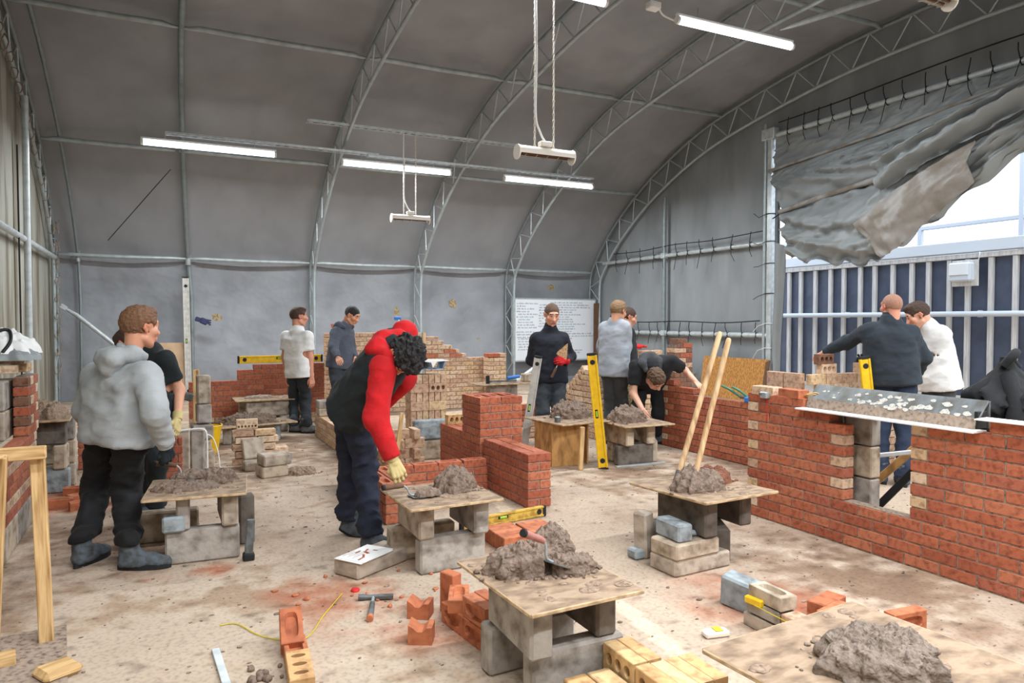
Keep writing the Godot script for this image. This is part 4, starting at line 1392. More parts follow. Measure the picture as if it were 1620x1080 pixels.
	for i in 6:
		course(w, "z", 0.225 + bed(i) - 0.01, -6.78, -4.3, -0.95, i % 2 == 1, M.red if i % 3 != 1 else M.buff, [M.buff[2]])
	joint_box(w, Vector3(-0.993, 0.2, -6.77), Vector3(-0.907, 0.66, -4.31), M.joint)
	for i in range(6, 12):
		course(w, "x", 0.225 + bed(i) - 0.01, -1.0, -0.9, -6.5, false, M.red if i % 2 == 0 else [M.brick_brown], M.red if i % 2 == 0 else [M.brick_brown], BW)
		course(w, "z", 0.225 + bed(i) - 0.01, -6.9, -6.56, -0.95, i % 2 == 0, M.red, [M.buff[2]], BW)
	joint_box(w, Vector3(-0.99, 0.66, -6.54), Vector3(-0.907, 1.12, -6.46), M.joint)
	joint_box(w, Vector3(-0.993, 0.66, -6.89), Vector3(-0.907, 1.12, -6.5), M.joint)
	for k in 4:
		part(w, "large_block", bx(0.1, 0.215, 0.44, 0.01), M.block[k % 3], Vector3(-1.075 - 0.11 * (k / 2), 0.77 + 0.22 * (k % 2), -6.5), Vector3(0, 0, 0))
	# red bricks far right of the pier
	w = thing("brick_wall", "short low brick wall between the square pier and the man in navy", "wall", Vector3.ZERO)
	for i in 6:
		course(w, "x", bed(i), 3.75, 4.55, -8.35, i % 2 == 1, M.red if i > 2 else M.buff, M.red)
	joint_box(w, Vector3(3.76, 0, -8.39), Vector3(4.54, 0.43, -8.31), M.joint_dark)


# ---------------------------------------------------------------- work tables, tools, loose bricks
func heap_mesh(rx: float, rz: float, h: float, seed_: int, rough := 1.0, n := 56) -> ArrayMesh:   # lumpy heap of mortar
	var f := FastNoiseLite.new()
	f.seed = seed_
	f.frequency = 1.0
	f.fractal_octaves = 4
	var ce := FastNoiseLite.new()
	ce.seed = seed_ + 1
	ce.noise_type = FastNoiseLite.TYPE_CELLULAR
	ce.frequency = 1.0
	ce.cellular_return_type = FastNoiseLite.RETURN_DISTANCE
	var rings := int(n * 0.5)
	var grid := []
	for r in rings + 1:
		var s := float(r) / rings
		var ring := []
		for q in n:
			var a := TAU * q / n
			var edge := 1.0 + 0.28 * f.get_noise_2d(cos(a) * 1.6 + 5, sin(a) * 1.6) + 0.1 * f.get_noise_2d(cos(a) * 5 + 9, sin(a) * 5)
			var x := cos(a) * s * rx * edge
			var z := sin(a) * s * rz * edge
			var prof := pow(maxf(1.0 - pow(s, 2.6), 0.0), 0.6)
			var lump := 0.35 - 0.55 * ce.get_noise_2d(x * 21.0 + f.get_noise_2d(x * 9, z * 9), z * 21.0)
			var y := h * prof * (0.62 + 0.5 * f.get_noise_2d(x * 7, z * 7) + 0.38 * lump) + 0.042 * rough * lump * minf(1.0, (1.0 - s) * 6.0)
			y += 0.008 * rough * f.get_noise_2d(x * 60, z * 60) * minf(1.0, (1.0 - s) * 8.0)
			var k := 1.0 + 0.14 * rough * f.get_noise_3d(x * 12, y * 20, z * 12)
			ring.append(Vector3(x * k, maxf(y, 0.0) - (0.004 if r == rings else 0.0), z * k))
		grid.append(ring)
	var m := MB.new()
	m.rows(grid, true, true)
	var r2 := RandomNumberGenerator.new()
	r2.seed = seed_
	for c in int(26 * rough):   # crumbs fallen at the foot
		var a := r2.randf() * TAU
		var d := r2.randf_range(0.75, 1.35)
		var s := r2.randf_range(0.003, 0.012) * rough
		var p := Vector3(cos(a) * rx * d, s * 0.4, sin(a) * rz * d)
		blob(m, p, Vector3(s * r2.randf_range(0.8, 1.5), s * r2.randf_range(0.5, 0.9), s * r2.randf_range(0.8, 1.5)), r2.randi() % 1000)
	return m.mesh()


func blob(m: MB, c: Vector3, r: Vector3, seed_: int, rows_ := 5, cols := 8) -> void:
	var rr := RandomNumberGenerator.new()
	rr.seed = seed_
	var grid := []
	for k in rows_ + 1:
		var t := PI * k / rows_
		var ring := []
		for q in cols:
			var a := TAU * q / cols
			var w := rr.randf_range(0.8, 1.15) if k > 0 and k < rows_ else 1.0
			ring.append(c + Vector3(sin(t) * cos(a) * r.x, cos(t) * r.y, sin(t) * sin(a) * r.z) * w)
		grid.append(ring)
	m.rows(grid, true, true)


func mortar(label: String, at: Vector3, rx: float, rz: float, h: float, seed_: int, m: Material = null, rough := 1.0, n := 72) -> void:
	solo("mortar_heap", label, "mortar", heap_mesh(rx, rz, h, seed_, rough, n), m if m else M.mortar, at)


func level(label: String, at: Vector3, turn: Vector3, l: float, m: Material, h := 0.1) -> void:   # long side on local x
	var t := thing("spirit_level", label, "spirit level", at, turn)
	part(t, "body", bx(l, h * 0.55, 0.022, 0.003), m)
	for s in [-1, 1]:
		part(t, "rail", bx(l, h * 0.2, 0.034, 0.004), m, Vector3(0, s * h * 0.36, 0))
		part(t, "end_cap", bx(0.03, h * 0.95, 0.038, 0.006), M.rubber, Vector3(s * l / 2, 0, 0))
		part(t, "plumb_ring", tube([Vector3(s * l * 0.43, 0, -0.014), Vector3(s * l * 0.43, 0, 0.014)], h * 0.24, 14), M.rubber)
		part(t, "vial", tube([Vector3(s * l * 0.43, -h * 0.18, 0), Vector3(s * l * 0.43, h * 0.18, 0)], 0.014, 8), M.vial)
	part(t, "vial_window", bx(0.1, h * 0.34, 0.026, 0.006), M.rubber, Vector3(-l * 0.02, h * 0.1, 0))
	part(t, "vial", tube([Vector3(-l * 0.02 - 0.03, h * 0.1, 0.006), Vector3(-l * 0.02 + 0.03, h * 0.1, 0.006)], 0.012, 8), M.vial)


func block(label: String, at: Vector3, turn := Vector3.ZERO, m: Material = null, s := Vector3(0.44, 0.215, 0.1), group := "") -> void:
	var key := "blk%.3f%.3f%.3f" % [s.x, s.y, s.z]
	if not cache.has(key):
		var mb := bxm(s, 0.012)
		cache[key] = mb.mesh()
	solo("concrete_block", label, "block", cache[key], m if m else tint(M.block), at, turn, group)


func board(label: String, at: Vector3, sx: float, sz: float, turn := Vector3.ZERO, th := 0.018) -> void:
	var t := thing("mortar_board", label, "board", at, turn)
	part(t, "panel", bx(sx, th, sz, 0.003), M.ply)
	for s in [-1, 1]:
		part(t, "worn_edge", bx(sx * 0.996, th * 0.9, 0.008, 0.003), M.ply_edge, Vector3(0, 0.0005, s * (sz / 2 - 0.001)))
		part(t, "worn_edge", bx(0.008, th * 0.9, sz * 0.99, 0.003), M.ply_edge, Vector3(s * (sx / 2 - 0.001), 0.0005, 0))
	var sm := MB.new()   # smears and crumbs dried on the panel
	for k in 26:
		var r := rng.randf_range(0.008, 0.035)
		blob(sm, Vector3(rng.randf_range(-0.44, 0.44) * sx, th / 2, rng.randf_range(-0.44, 0.44) * sz), Vector3(r * rng.randf_range(0.8, 1.8), r * 0.16 + 0.002, r), rng.randi() % 999, 5, 9)
	var o := part(t, "dried_smears", sm.mesh(), M.mortar_dry)
	o.set_meta("kind", "stuff")


func trowel(label: String, at: Vector3, turn: Vector3, grip: Material) -> void:   # blade along +x, flat in xz, handle rising behind
	var t := thing("brick_trowel", label, "trowel", at, turn)
	part(t, "blade", extrude([Vector2(0, -0.045), Vector2(0.05, -0.075), Vector2(0.13, -0.062), Vector2(0.27, 0.0), Vector2(0.13, 0.062), Vector2(0.05, 0.075), Vector2(0, 0.045)], 0.004, "y"), M.zinc_dirty)
	part(t, "tang", tube(spline([Vector3(0.06, 0.004, 0), Vector3(0.0, 0.012, 0), Vector3(-0.025, 0.055, 0), Vector3(-0.05, 0.075, 0)], 4), 0.006, 8), M.steel)
	part(t, "handle", tube(spline([Vector3(-0.05, 0.075, 0), Vector3(-0.08, 0.078, 0), Vector3(-0.12, 0.079, 0), Vector3(-0.175, 0.08, 0)], 3), [0.012, 0.013, 0.014, 0.016, 0.0165, 0.016, 0.015, 0.0165, 0.018, 0.017], 10), grip)
	part(t, "pommel", tube([Vector3(-0.172, 0.08, 0), Vector3(-0.19, 0.08, 0)], 0.017, 10), M.rubber)


func table_blocks(where: String, at: Vector3, dirs: Array) -> void:   # dirs: [offset, turn_y, size_kind, label]
	for d in dirs:
		block(d[3] + " " + where, at + d[0], Vector3(0, d[1], 0), d[4] if d.size() > 4 else null, d[2])


func tables() -> void:
	var flat := Vector3(0.44, 0.215, 0.1)
	# front middle table
	board("dirty plywood mortar board nearest the camera in the middle", Vector3(1.475, 0.442, -2.67), 0.53, 0.68, Vector3(0, 2, 0))
	table_blocks("under the nearest middle mortar board", Vector3(1.475, 0, -2.67), [
		[Vector3(0.06, 0.1085, 0.14), 0, flat, "front lower concrete block"], [Vector3(0.0, 0.1085, -0.16), 2, flat, "rear lower round-ended concrete block"],
		[Vector3(-0.15, 0.325, 0.04), 88, flat, "upper left concrete block"], [Vector3(0.19, 0.325, -0.03), 90, flat, "upper right dark concrete block", M.block_dark]])
	mortar("tall wet mortar heap holding a pink-handled trowel on the nearest board", Vector3(1.42, 0.451, -2.76), 0.17, 0.11, 0.085, 51, null, 1.2)
	mortar("low crumbly mortar lump to the right of the tall heap with the trowel", Vector3(1.6, 0.451, -2.66), 0.11, 0.08, 0.05, 52, null, 1.1)
	mortar("pointed mortar lump leaning behind the pink trowel handle", Vector3(1.58, 0.451, -2.82), 0.12, 0.09, 0.125, 53, null, 1.2)
	trowel("brick trowel with a pink and grey handle stuck into the nearest mortar heap", Vector3(1.46, 0.52, -2.64), Vector3(0, 18, -24), M.pink)
	# table of the man in red
	board("plywood mortar board in front of the bending man in red and black", Vector3(1.58, 0.442, -4.24), 0.6, 0.6, Vector3(0, 1, 0))
	table_blocks("under the board of the man in red", Vector3(1.58, 0, -4.24), [
		[Vector3(0.03, 0.1085, 0.1), 3, flat, "front lower speckled concrete block", M.block[1]], [Vector3(-0.06, 0.1085, -0.2), 0, flat, "rear lower concrete block"],
		[Vector3(-0.15, 0.325, -0.05), 90, flat, "upper left two-tone concrete block"], [Vector3(0.2, 0.325, -0.02), 90, flat, "upper right rust-stained concrete block"]])
	mortar("round wet mortar heap on the board of the man in red", Vector3(1.7, 0.451, -4.3), 0.14, 0.12, 0.11, 54, null, 1.1)
	mortar("smooth pat of mortar on the blade of the trowel held in red", Vector3(1.475, 0.468, -4.18), 0.085, 0.05, 0.035, 55, null, 0.2)
	trowel("loaded trowel lying flat, held by the bending man in red", Vector3(1.37, 0.46, -4.2), Vector3(0, 10, 0), M.brown)
	# table of the man in the grey hoodie
	board("mud-smeared mortar board beside the man in the pale grey hoodie", Vector3(0.21, 0.442, -5.13), 0.6, 0.6, Vector3(0, -6, 0))
	table_blocks("under the board beside the grey hoodie", Vector3(0.21, 0, -5.13), [
		[Vector3(0.02, 0.1085, 0.14), -3, flat, "front lower brown-grey concrete block"], [Vector3(-0.2, 0.1085, -0.42), -4, flat, "long rear concrete block lying"],
		[Vector3(-0.09, 0.325, -0.02), 88, Vector3(0.44, 0.215, 0.08), "upper left concrete block"], [Vector3(0.18, 0.325, 0.0), 90, flat, "upper right pale concrete block"]])
	block("small bluish rounded block on the front block under the hoodie's table", Vector3(0.06, 0.265, -4.96), Vector3(0, -4, 0), M.block_blue, Vector3(0.13, 0.1, 0.1))
	mortar("flat torn mortar spread on the board beside the hoodie", Vector3(0.13, 0.451, -5.1), 0.2, 0.12, 0.022, 56, null, 0.8)
	mortar("ridge of mortar at the right end of the hoodie's board", Vector3(0.33, 0.451, -5.22), 0.13, 0.08, 0.06, 57, null, 1.1)
	trowel("mortar-caked trowel held low by the man in the pale grey hoodie", Vector3(0.12, 0.5, -5.22), Vector3(0, 4, -10), M.brown)
	mortar("long curl of mortar on the trowel of the man in the hoodie", Vector3(0.21, 0.497, -5.22), 0.16, 0.05, 0.04, 58, null, 0.4)
	var lv := thing("spirit_level", "small muddy level standing on end against the hoodie's table blocks", "spirit level", Vector3(0.5, 0.13, -4.86), Vector3(0, 0, 86))
	part(lv, "body", bx(0.26, 0.05, 0.03, 0.004), M.zinc_dirty)
	part(lv, "end_cap", bx(0.05, 0.07, 0.07, 0.008), M.rubber, Vector3(-0.11, 0, 0))
	block("small dark end block behind the upright muddy level", Vector3(0.52, 0.17, -5.25), Vector3.ZERO, M.block_dark, Vector3(0.1, 0.34, 0.1))
	# table with the two long handles
	board("round-cornered mortar board with two long wooden handles standing over it", Vector3(3.17, 0.45, -3.63), 0.62, 0.72, Vector3(-1.5, 3, 0))
	table_blocks("under the board with the long handles", Vector3(3.17, 0, -3.63), [
		[Vector3(-0.14, 0.325, 0.02), 88, Vector3(0.5, 0.23, 0.1), "upper left dark concrete block", M.block_dark], [Vector3(0.22, 0.325, -0.04), 90, Vector3(0.44, 0.215, 0.1), "upper right brown concrete block", M.block_dark],
		[Vector3(-0.1, 0.1085, -0.2), 0, flat, "rear lower concrete block"], [Vector3(0.14, 0.1085, -0.02), 60, flat, "lower right dark concrete block", M.block_dark]])
	mortar("big two-part mortar heap at the foot of the long handles", Vector3(3.1, 0.459, -3.58), 0.19, 0.15, 0.11, 59, null, 1.0)
	mortar("reddish sandy heap behind the mortar with the long handles", Vector3(3.32, 0.459, -3.72), 0.16, 0.13, 0.07, 60, M.red_sand, 1.0)
	for h in [["round wooden shovel handle leaning left of its twin", Vector3(3.45, 1.47, -3.77), Vector3(2.99, 0.5, -3.66)], ["round wooden shovel handle leaning, the right of two", Vector3(3.37, 1.43, -3.6), Vector3(3.04, 0.5, -3.56)]]:
		var t := thing("shovel_handle", h[0], "handle", h[2])
		var d: Vector3 = h[1] - h[2]
		part(t, "shaft", tube([Vector3.ZERO, d * 0.5, d * 0.97], 0.0185, 12), M.pale_wood)
		part(t, "rounded_end", tube([d * 0.97, d * 0.985, d * 0.996, d], [0.0185, 0.0175, 0.013, 0.004], 12), M.pale_wood)
		part(t, "socket", tube([-d * 0.02, d * 0.07], 0.024, 10), M.zinc_dirty)
	block("bottom block of the small stack before the handles' table", Vector3(2.97, 0.05, -3.5), Vector3(0, 3, 0), M.block[0], Vector3(0.46, 0.1, 0.24))
	block("middle block of the small stack before the handles' table", Vector3(2.92, 0.15, -3.49), Vector3(0, 4, 0), M.block[2], Vector3(0.36, 0.1, 0.24))
	block("blue-grey brick on top of the small stack, left side", Vector3(2.84, 0.255, -3.5), Vector3(0, 88, 0), M.block_blue, Vector3(0.24, 0.11, 0.11))
	block("thin blue slip on the small stack, right side", Vector3(2.98, 0.22, -3.55), Vector3(0, 80, 0), M.block_blue, Vector3(0.2, 0.035, 0.1))
	block("upright pale block behind the small stack", Vector3(2.82, 0.15, -3.78), Vector3(0, 20, 3), M.block[0], Vector3(0.1, 0.3, 0.1))
	block("loose blue-grey slip on the floor left of the small stack", Vector3(2.78, 0.033, -3.78), Vector3(0, 2, 0), M.block_blue, Vector3(0.12, 0.065, 0.1))
	# bottom right table, cut by the frame
	board("big mortar board cut off by the lower right corner of the picture", Vector3(2.03, 0.442, -1.5), 0.8, 0.72, Vector3(0, 4, 0))
	table_blocks("under the big corner board", Vector3(2.03, 0, -1.5), [
		[Vector3(0.0, 0.1085, 0.14), 0, flat, "front lower concrete block"], [Vector3(0.0, 0.1085, -0.1), 0, flat, "rear lower concrete block"],
		[Vector3(-0.15, 0.325, 0.0), 90, flat, "upper left concrete block"], [Vector3(0.2, 0.325, 0.0), 90, flat, "upper right concrete block"]])
	mortar("broad coarse mortar heap on the big corner board", Vector3(2.03, 0.451, -1.5), 0.2, 0.18, 0.07, 61, M.mortar_grey, 1.0, 110)
	# two tables in front of the man in navy
	board("mortar board on a plywood stand before the man in navy", Vector3(4.0, 0.462, -6.75), 0.66, 0.72, Vector3(0, 6, 0))
	var st := thing("plywood_stand", "stand of stained plywood panels under the left of two boards", "stand", Vector3(3.95, 0, -6.6))
	part(st, "panel", bx(0.36, 0.45, 0.018, 0.003), M.ply_stain, Vector3(-0.08, 0.225, 0.06), Vector3(0, -6, 0))
	part(st, "panel", bx(0.018, 0.45, 0.34, 0.003), M.ply_stain, Vector3(-0.26, 0.225, -0.12), Vector3(0, 6, 0))
	part(st, "panel", bx(0.018, 0.45, 0.4, 0.003), M.ply_stain, Vector3(0.2, 0.225, -0.1), Vector3(0, -12, 0))
	part(st, "prop_stick", bx(0.05, 0.45, 0.03, 0.004), M.pine_y, Vector3(-0.06, 0.226, 0.32), Vector3(3, 0, -1))
	mortar("dark ragged mortar heap on the left board before the man in navy", Vector3(4.1, 0.471, -6.85), 0.24, 0.2, 0.14, 62, M.mortar, 1.4)
	board("mortar board on concrete blocks before the bending man in black", Vector3(4.62, 0.442, -6.36), 0.62, 0.6, Vector3(0, -3, 0))
	table_blocks("under the right of the two boards", Vector3(4.62, 0, -6.36), [
		[Vector3(-0.05, 0.1085, 0.05), -3, flat, "front lower dark-faced concrete block", M.block_dark], [Vector3(0.02, 0.1085, -0.2), 0, flat, "rear lower concrete block"],
		[Vector3(-0.17, 0.325, -0.05), 88, flat, "upper left concrete block"], [Vector3(0.15, 0.325, -0.07), 80, flat, "upper right tilted concrete block"]])
	block("block with holes standing at the right foot of that table", Vector3(4.9, 0.12, -6.4), Vector3(0, 60, 0), M.block[2], Vector3(0.25, 0.24, 0.06))
	mortar("dark ragged mortar heap on the right board by the bending man in black", Vector3(4.55, 0.451, -6.42), 0.22, 0.18, 0.12, 63, M.mortar, 1.4)
	level("yellow spirit level leaning upright between the two far mortar boards", Vector3(4.08, 0.6, -6.27), Vector3(0, -35, 96), 1.2, M.yellow, 0.11)
	level("grey aluminium spirit level leaning left of the man in navy", Vector3(3.83, 0.56, -7.3), Vector3(0, -30, 81), 1.15, M.level_grey, 0.1)
	var pz := thing("paint_tin", "small dark metal tin standing on the corner of the plywood stand board", "tin", Vector3(3.76, 0.471, -6.55))
	part(pz, "can", lathe([[0.03, 0], [0.032, 0.005], [0.032, 0.05], [0.029, 0.055]], 14), M.zinc_dirty)
	part(pz, "lid", lathe([[0.028, 0.055], [0.028, 0.06], [0.01, 0.062]], 14), M.steel)
	# far left table
	board("mortar board on three layers of blocks at the left edge", Vector3(-0.95, 0.665, -7.65), 0.42, 0.6, Vector3(0, 2, 0))
	table_blocks("under the left edge mortar board", Vector3(-0.95, 0, -7.65), [
		[Vector3(0.0, 0.1085, 0.1), 0, Vector3(0.4, 0.215, 0.1), "bottom front grey block", M.block_blue], [Vector3(0.13, 0.325, 0.08), 88, Vector3(0.2, 0.215, 0.1), "middle pale end block", M.block[2]],
		[Vector3(-0.02, 0.545, 0.1), 0, Vector3(0.4, 0.215, 0.1), "top front dark block", M.block_dark], [Vector3(0.0, 0.1085, -0.16), 0, flat, "bottom rear block"], [Vector3(0.0, 0.325, -0.16), 0, flat, "middle rear block"], [Vector3(0.0, 0.545, -0.16), 0, flat, "top rear block"]])
	mortar("brown smooth mortar heap on the left edge board", Vector3(-0.97, 0.674, -7.68), 0.19, 0.26, 0.13, 64, M.mortar_dry, 0.5)
	# far tables by the stepped wall
	board("far low table top before the stepped red wall", Vector3(1.3, 0.442, -10.65), 0.78, 0.55, Vector3(0, 0, 0))
	table_blocks("under the far table before the stepped wall", Vector3(1.3, 0, -10.65), [
		[Vector3(0.05, 0.325, 0.16), 0, Vector3(0.6, 0.215, 0.1), "long upper concrete block"], [Vector3(0.24, 0.1085, 0.1), 90, flat, "lower right concrete block"], [Vector3(-0.2, 0.1085, 0.0), 90, flat, "lower left concrete block"], [Vector3(-0.1, 0.325, -0.14), 0, flat, "rear upper concrete block"]])
	mortar("thin dry smear on the far low table", Vector3(1.25, 0.451, -10.66), 0.2, 0.12, 0.03, 65, M.joint, 0.5)
	board("long board with rubble lying low in front of the far table", Vector3(1.05, 0.23, -9.7), 1.0, 0.5, Vector3(0, 12, 0))
	block("block propping the right end of the rubble board", Vector3(1.35, 0.11, -9.75), Vector3(0, 80, 0), M.block_blue, Vector3(0.3, 0.215, 0.1))
	block("block propping the left end of the rubble board", Vector3(0.75, 0.11, -9.65), Vector3(0, 80, 0), null, Vector3(0.3, 0.215, 0.1))
	mortar("row of dark mortar clods on the low rubble board", Vector3(1.0, 0.239, -9.65), 0.34, 0.12, 0.09, 66, M.mortar, 1.5)


func loose(label: String, m: Material, at: Vector3, turn := Vector3.ZERO, kind := "frog", group := "") -> void:
	var me: Mesh = frog_brick() if kind == "frog" else (cored_brick() if kind == "core" else bx(BL, BH, BW, 0.004))
	solo("loose_brick", label, "brick", me, m, at, turn, group)


func half_frog() -> ArrayMesh:   # a brick cut across its frog
	var o := [Vector2(-0.055, -0.05), Vector2(0.06, -0.05), Vector2(0.06, 0.034), Vector2(0.035, 0.032), Vector2(0.012, 0.012), Vector2(-0.01, 0.012), Vector2(-0.03, 0.03), Vector2(-0.055, 0.045)]
	return extrude(o, 0.1025)


func loose_things() -> void:
	var z := Vector3.ZERO
	# red bricks in front
	solo("cut_brick", "half red brick on the floor, the left upper of two cut pieces", "brick", half_frog(), M.orange[1], Vector3(1.2, 0.05, -3.53), Vector3(0, -35, 0))
	solo("cut_brick", "half red brick on the floor nearest the camera, below the other cut piece", "brick", half_frog(), M.orange[0], Vector3(1.11, 0.05, -3.25), Vector3(0, -28, 0))
	var on_edge := Basis(Vector3.UP, 0.12) * Basis(Vector3(0, 0, 1), Vector3(-1, 0, 0), Vector3(0, -1, 0))
	var fs := [[Vector3(1.32, 0.0515, -3.31), "red frogged brick on edge at the bottom left of the front stack"], [Vector3(1.345, 0.0515, -3.09), "red frogged brick on edge at the bottom right of the front stack"], [Vector3(1.35, 0.154, -3.1), "red brick on edge above, its dark frog facing left"], [Vector3(1.425, 0.0515, -3.2), "red brick on edge behind the front stack's lower tier"], [Vector3(1.42, 0.154, -3.12), "red brick on edge behind the dark-frogged upper one"]]
	for k in fs.size():
		var o := solo("loose_brick", fs[k][1], "brick", frog_brick(), M.orange[k % 3], z, z)
		o.transform = Transform3D(on_edge, fs[k][0])
	loose("red brick flat with its frog up on the left of the front stack", M.orange[0], Vector3(1.34, 0.136, -3.335), Vector3(0, 66, 0))
	loose("red brick standing on end behind the frogged stack", M.orange[1], Vector3(1.36, 0.1075, -3.5), Vector3(0, 20, 90), "plain")
	# ten bricks laid on edge by the yellow level
	for k in 5:
		loose("red brick on edge in the left five-brick pack, %s" % ["its near end brick", "second brick from its near end", "its middle brick", "second brick from its far end", "its far end brick"][k], M.orange[k % 3], Vector3(2.13, 0.0515, -4.26 - 0.067 * k), Vector3(90, 0, 0), "plain", "packs of red bricks")
		loose("red brick on edge in the right five-brick pack, %s" % ["its near end brick", "second brick from its near end", "its middle brick", "second brick from its far end", "its far end brick"][k], M.orange[(k + 1) % 3], Vector3(2.365, 0.0515, -4.24 - 0.067 * k), Vector3(90, 2, 0), "plain", "packs of red bricks")
	level("yellow level lying on the floor behind the packs of red bricks", Vector3(2.33, 0.045, -4.87), Vector3(0, 8, 0), 0.75, M.yellow_dirty, 0.09)
	# lower left pair
	loose("red frogged brick tilted up on another brick at the bottom left", M.orange[1], Vector3(0.535, 0.09, -3.44), Vector3(0, 84, 24))
	loose("dark-holed red brick under the tilted red brick", M.orange[0], Vector3(0.535, 0.033, -3.32), Vector3(0, 86, 0))
	solo("loose_brick", "yellow brick with three slots at the bottom left edge of the picture", "brick", pitted(BL, BW, BH, [[-0.062, 0.0, 0.013, 0.031], [0.0, 0.0, 0.013, 0.031], [0.062, 0.0, 0.013, 0.031]], 0.06), M.fresh_buff[1], Vector3(0.515, 0.05, -3.1), Vector3(0, 86, 8))
	var dc := MB.new()
	for k in 12:
		blob(dc, Vector3(rng.randf_range(-0.07, 0.07), 0.008, rng.randf_range(-0.12, 0.12)), Vector3.ONE * rng.randf_range(0.008, 0.02), k)
	solo("mortar_crumbs", "grey mortar crumbs beside the bottom left bricks", "mortar", dc.mesh(), M.mortar, Vector3(0.4, 0, -3.2), z, "", "stuff")
	solo("metal_strip", "pale metal straightedge lying on the floor at the bottom edge", "strip", bx(0.035, 0.012, 0.5, 0.002), M.galv, Vector3(0.225, 0.008, -3.32), Vector3(0, 3, 0))
	# yellow buff bricks at the bottom
	var edge_on := Basis(Vector3(0, 0, 1), Vector3(-1, 0, 0), Vector3(0, -1, 0))   # long way towards the viewer, holes facing left
	var fb := [[1.668, 0.154, -2.36, "top left yellow brick of the rear pair, two round holes showing"], [1.738, 0.154, -2.36, "top right yellow brick of the rear pair"], [1.668, 0.0515, -2.36, "yellow brick under the left one of the rear pair"], [1.738, 0.0515, -2.36, "yellow brick under the right one of the rear pair"],
		[1.665, 0.154, -2.13, "upper yellow brick of the front row, first from the left"], [1.733, 0.154, -2.125, "upper yellow brick of the front row, second from the left"], [1.801, 0.154, -2.13, "upper yellow brick of the front row, third from the left"], [1.869, 0.154, -2.128, "upper yellow brick of the front row, fourth from the left"],
		[1.665, 0.0515, -2.13, "lower yellow brick of the front row, first from the left"], [1.733, 0.0515, -2.13, "lower yellow brick of the front row, second from the left"], [1.801, 0.0515, -2.13, "lower yellow brick of the front row, third from the left"], [1.869, 0.0515, -2.13, "lower yellow brick of the front row, fourth from the left"]]
	for k in fb.size():
		var o := solo("loose_brick", fb[k][3], "brick", cored_brick(), M.fresh_buff[k % 3], z, z, "yellow front bricks")
		o.transform = Transform3D(edge_on, Vector3(fb[k][0], fb[k][1], fb[k][2]))
	for k in 4:
		loose("pale yellow brick lying flat left of the front row, %s" % ["lower left", "lower right", "upper left", "upper right"][k], M.fresh_buff[(k + 2) % 3], Vector3(1.46 + 0.11 * (k % 2), 0.0325 + 0.066 * (k / 2), -2.3), Vector3(0, 90, 0), "plain", "yellow front bricks")
	solo("timber_offcut", "pale timber board lying at the bottom edge beside yellow bricks", "board", bx(0.26, 0.02, 0.12, 0.004), M.ply_edge, Vector3(1.36, 0.112, -2.1), Vector3(0, 14, 0))
	block("thin block lifting the timber offcut at the bottom edge", Vector3(1.36, 0.05, -2.1), Vector3(0, 14, 0), null, Vector3(0.22, 0.1, 0.11))
	# group behind the corner board
	block("blue-grey brick standing behind the corner board, left end", Vector3(2.78, 0.085, -2.86), Vector3(6, 14, 6), M.block_blue, Vector3(0.11, 0.17, 0.2))
	loose("pale grey frogged brick on top of the short stained wall", M.block[2], Vector3(2.695, 0.185, -2.565), Vector3(0, 88, 0))
	for i in 2:
		for k in 2:
			loose("%s brick of the short mud-stained wall behind the corner board, %s end" % [["lower", "upper"][i], ["far", "near"][k]], M.block[(i + k) % 3] if k == 0 else M.buff[3], Vector3(2.695, 0.034 + 0.076 * i, -2.6 + 0.225 * k + 0.02 * i), Vector3(0, 90, 0), "plain", "short stained wall")
	var lb := thing("line_block", "yellow line block hooked on the short stained wall with a string", "line block", Vector3(2.63, 0.15, -2.62), Vector3(0, -84, 0))
	part(lb, "body", bx(0.1, 0.035, 0.03, 0.005), M.yellow)
	part(lb, "string", tube([Vector3(0.02, -0.01, 0.02), Vector3(0.3, -0.045, 0.0), Vector3(0.6, -0.06, -0.02)], 0.0025, 5), M.rope_yellow)
	loose("red brick beyond the corner board, front one of the flat pair", M.orange[0], Vector3(3.0, 0.085, -2.44), Vector3(0, 14, 0), "plain")
	loose("red brick beyond the corner board, rear one of the flat pair", M.orange[1], Vector3(3.06, 0.085, -2.55), Vector3(0, 14, 0), "plain")
	for k in 2:
		loose("lower red brick under the flat pair by the corner board, %s" % ["front", "rear"][k], M.orange[2], Vector3(3.0 + 0.06 * k, 0.026, -2.44 - 0.11 * k), Vector3(0, 14, 0), "plain", "lower red bricks")
	loose("red brick on its side with its dark frog facing out, by the corner board", M.orange[0], Vector3(3.31, 0.052, -2.29), Vector3(90, -6, 0))
	solo("foam_offcut", "small pale foam offcut with yellow paint on the floor", "offcut", bx(0.13, 0.03, 0.06, 0.008), M.cream, Vector3(2.42, 0.016, -2.66), Vector3(0, -12, 0))
	solo("paint_mark", "yellow paint smear on the pale foam offcut", "stain", bx(0.04, 0.004, 0.05, 0.001), M.rope_yellow, Vector3(2.43, 0.034, -2.66), Vector3(0, -12, 0))
	solo("wood_chip", "small dirty wood block on the floor between the red walls", "offcut", bx(0.1, 0.05, 0.06, 0.006), M.joint_dark, Vector3(4.0, 0.025, -4.75), Vector3(0, 20, 0))
	# drawing on a block
	block("low concrete block lying flat under the paper drawing", Vector3(1.17, 0.05, -4.37), Vector3(0, 30, 0), M.block[0], Vector3(0.44, 0.1, 0.215))
	var pd := thing("paper_drawing", "white paper with red brick sketches on the low block", "paper", Vector3(1.11, 0.104, -4.32), Vector3(0, 34, 0))
	part(pd, "sheet", bx(0.3, 0.004, 0.21, 0.0), M.paper)
	part(pd, "sheet", bx(0.29, 0.004, 0.2, 0.0), M.paper, Vector3(0.01, 0.004, 0.004), Vector3(0, 4, 0))
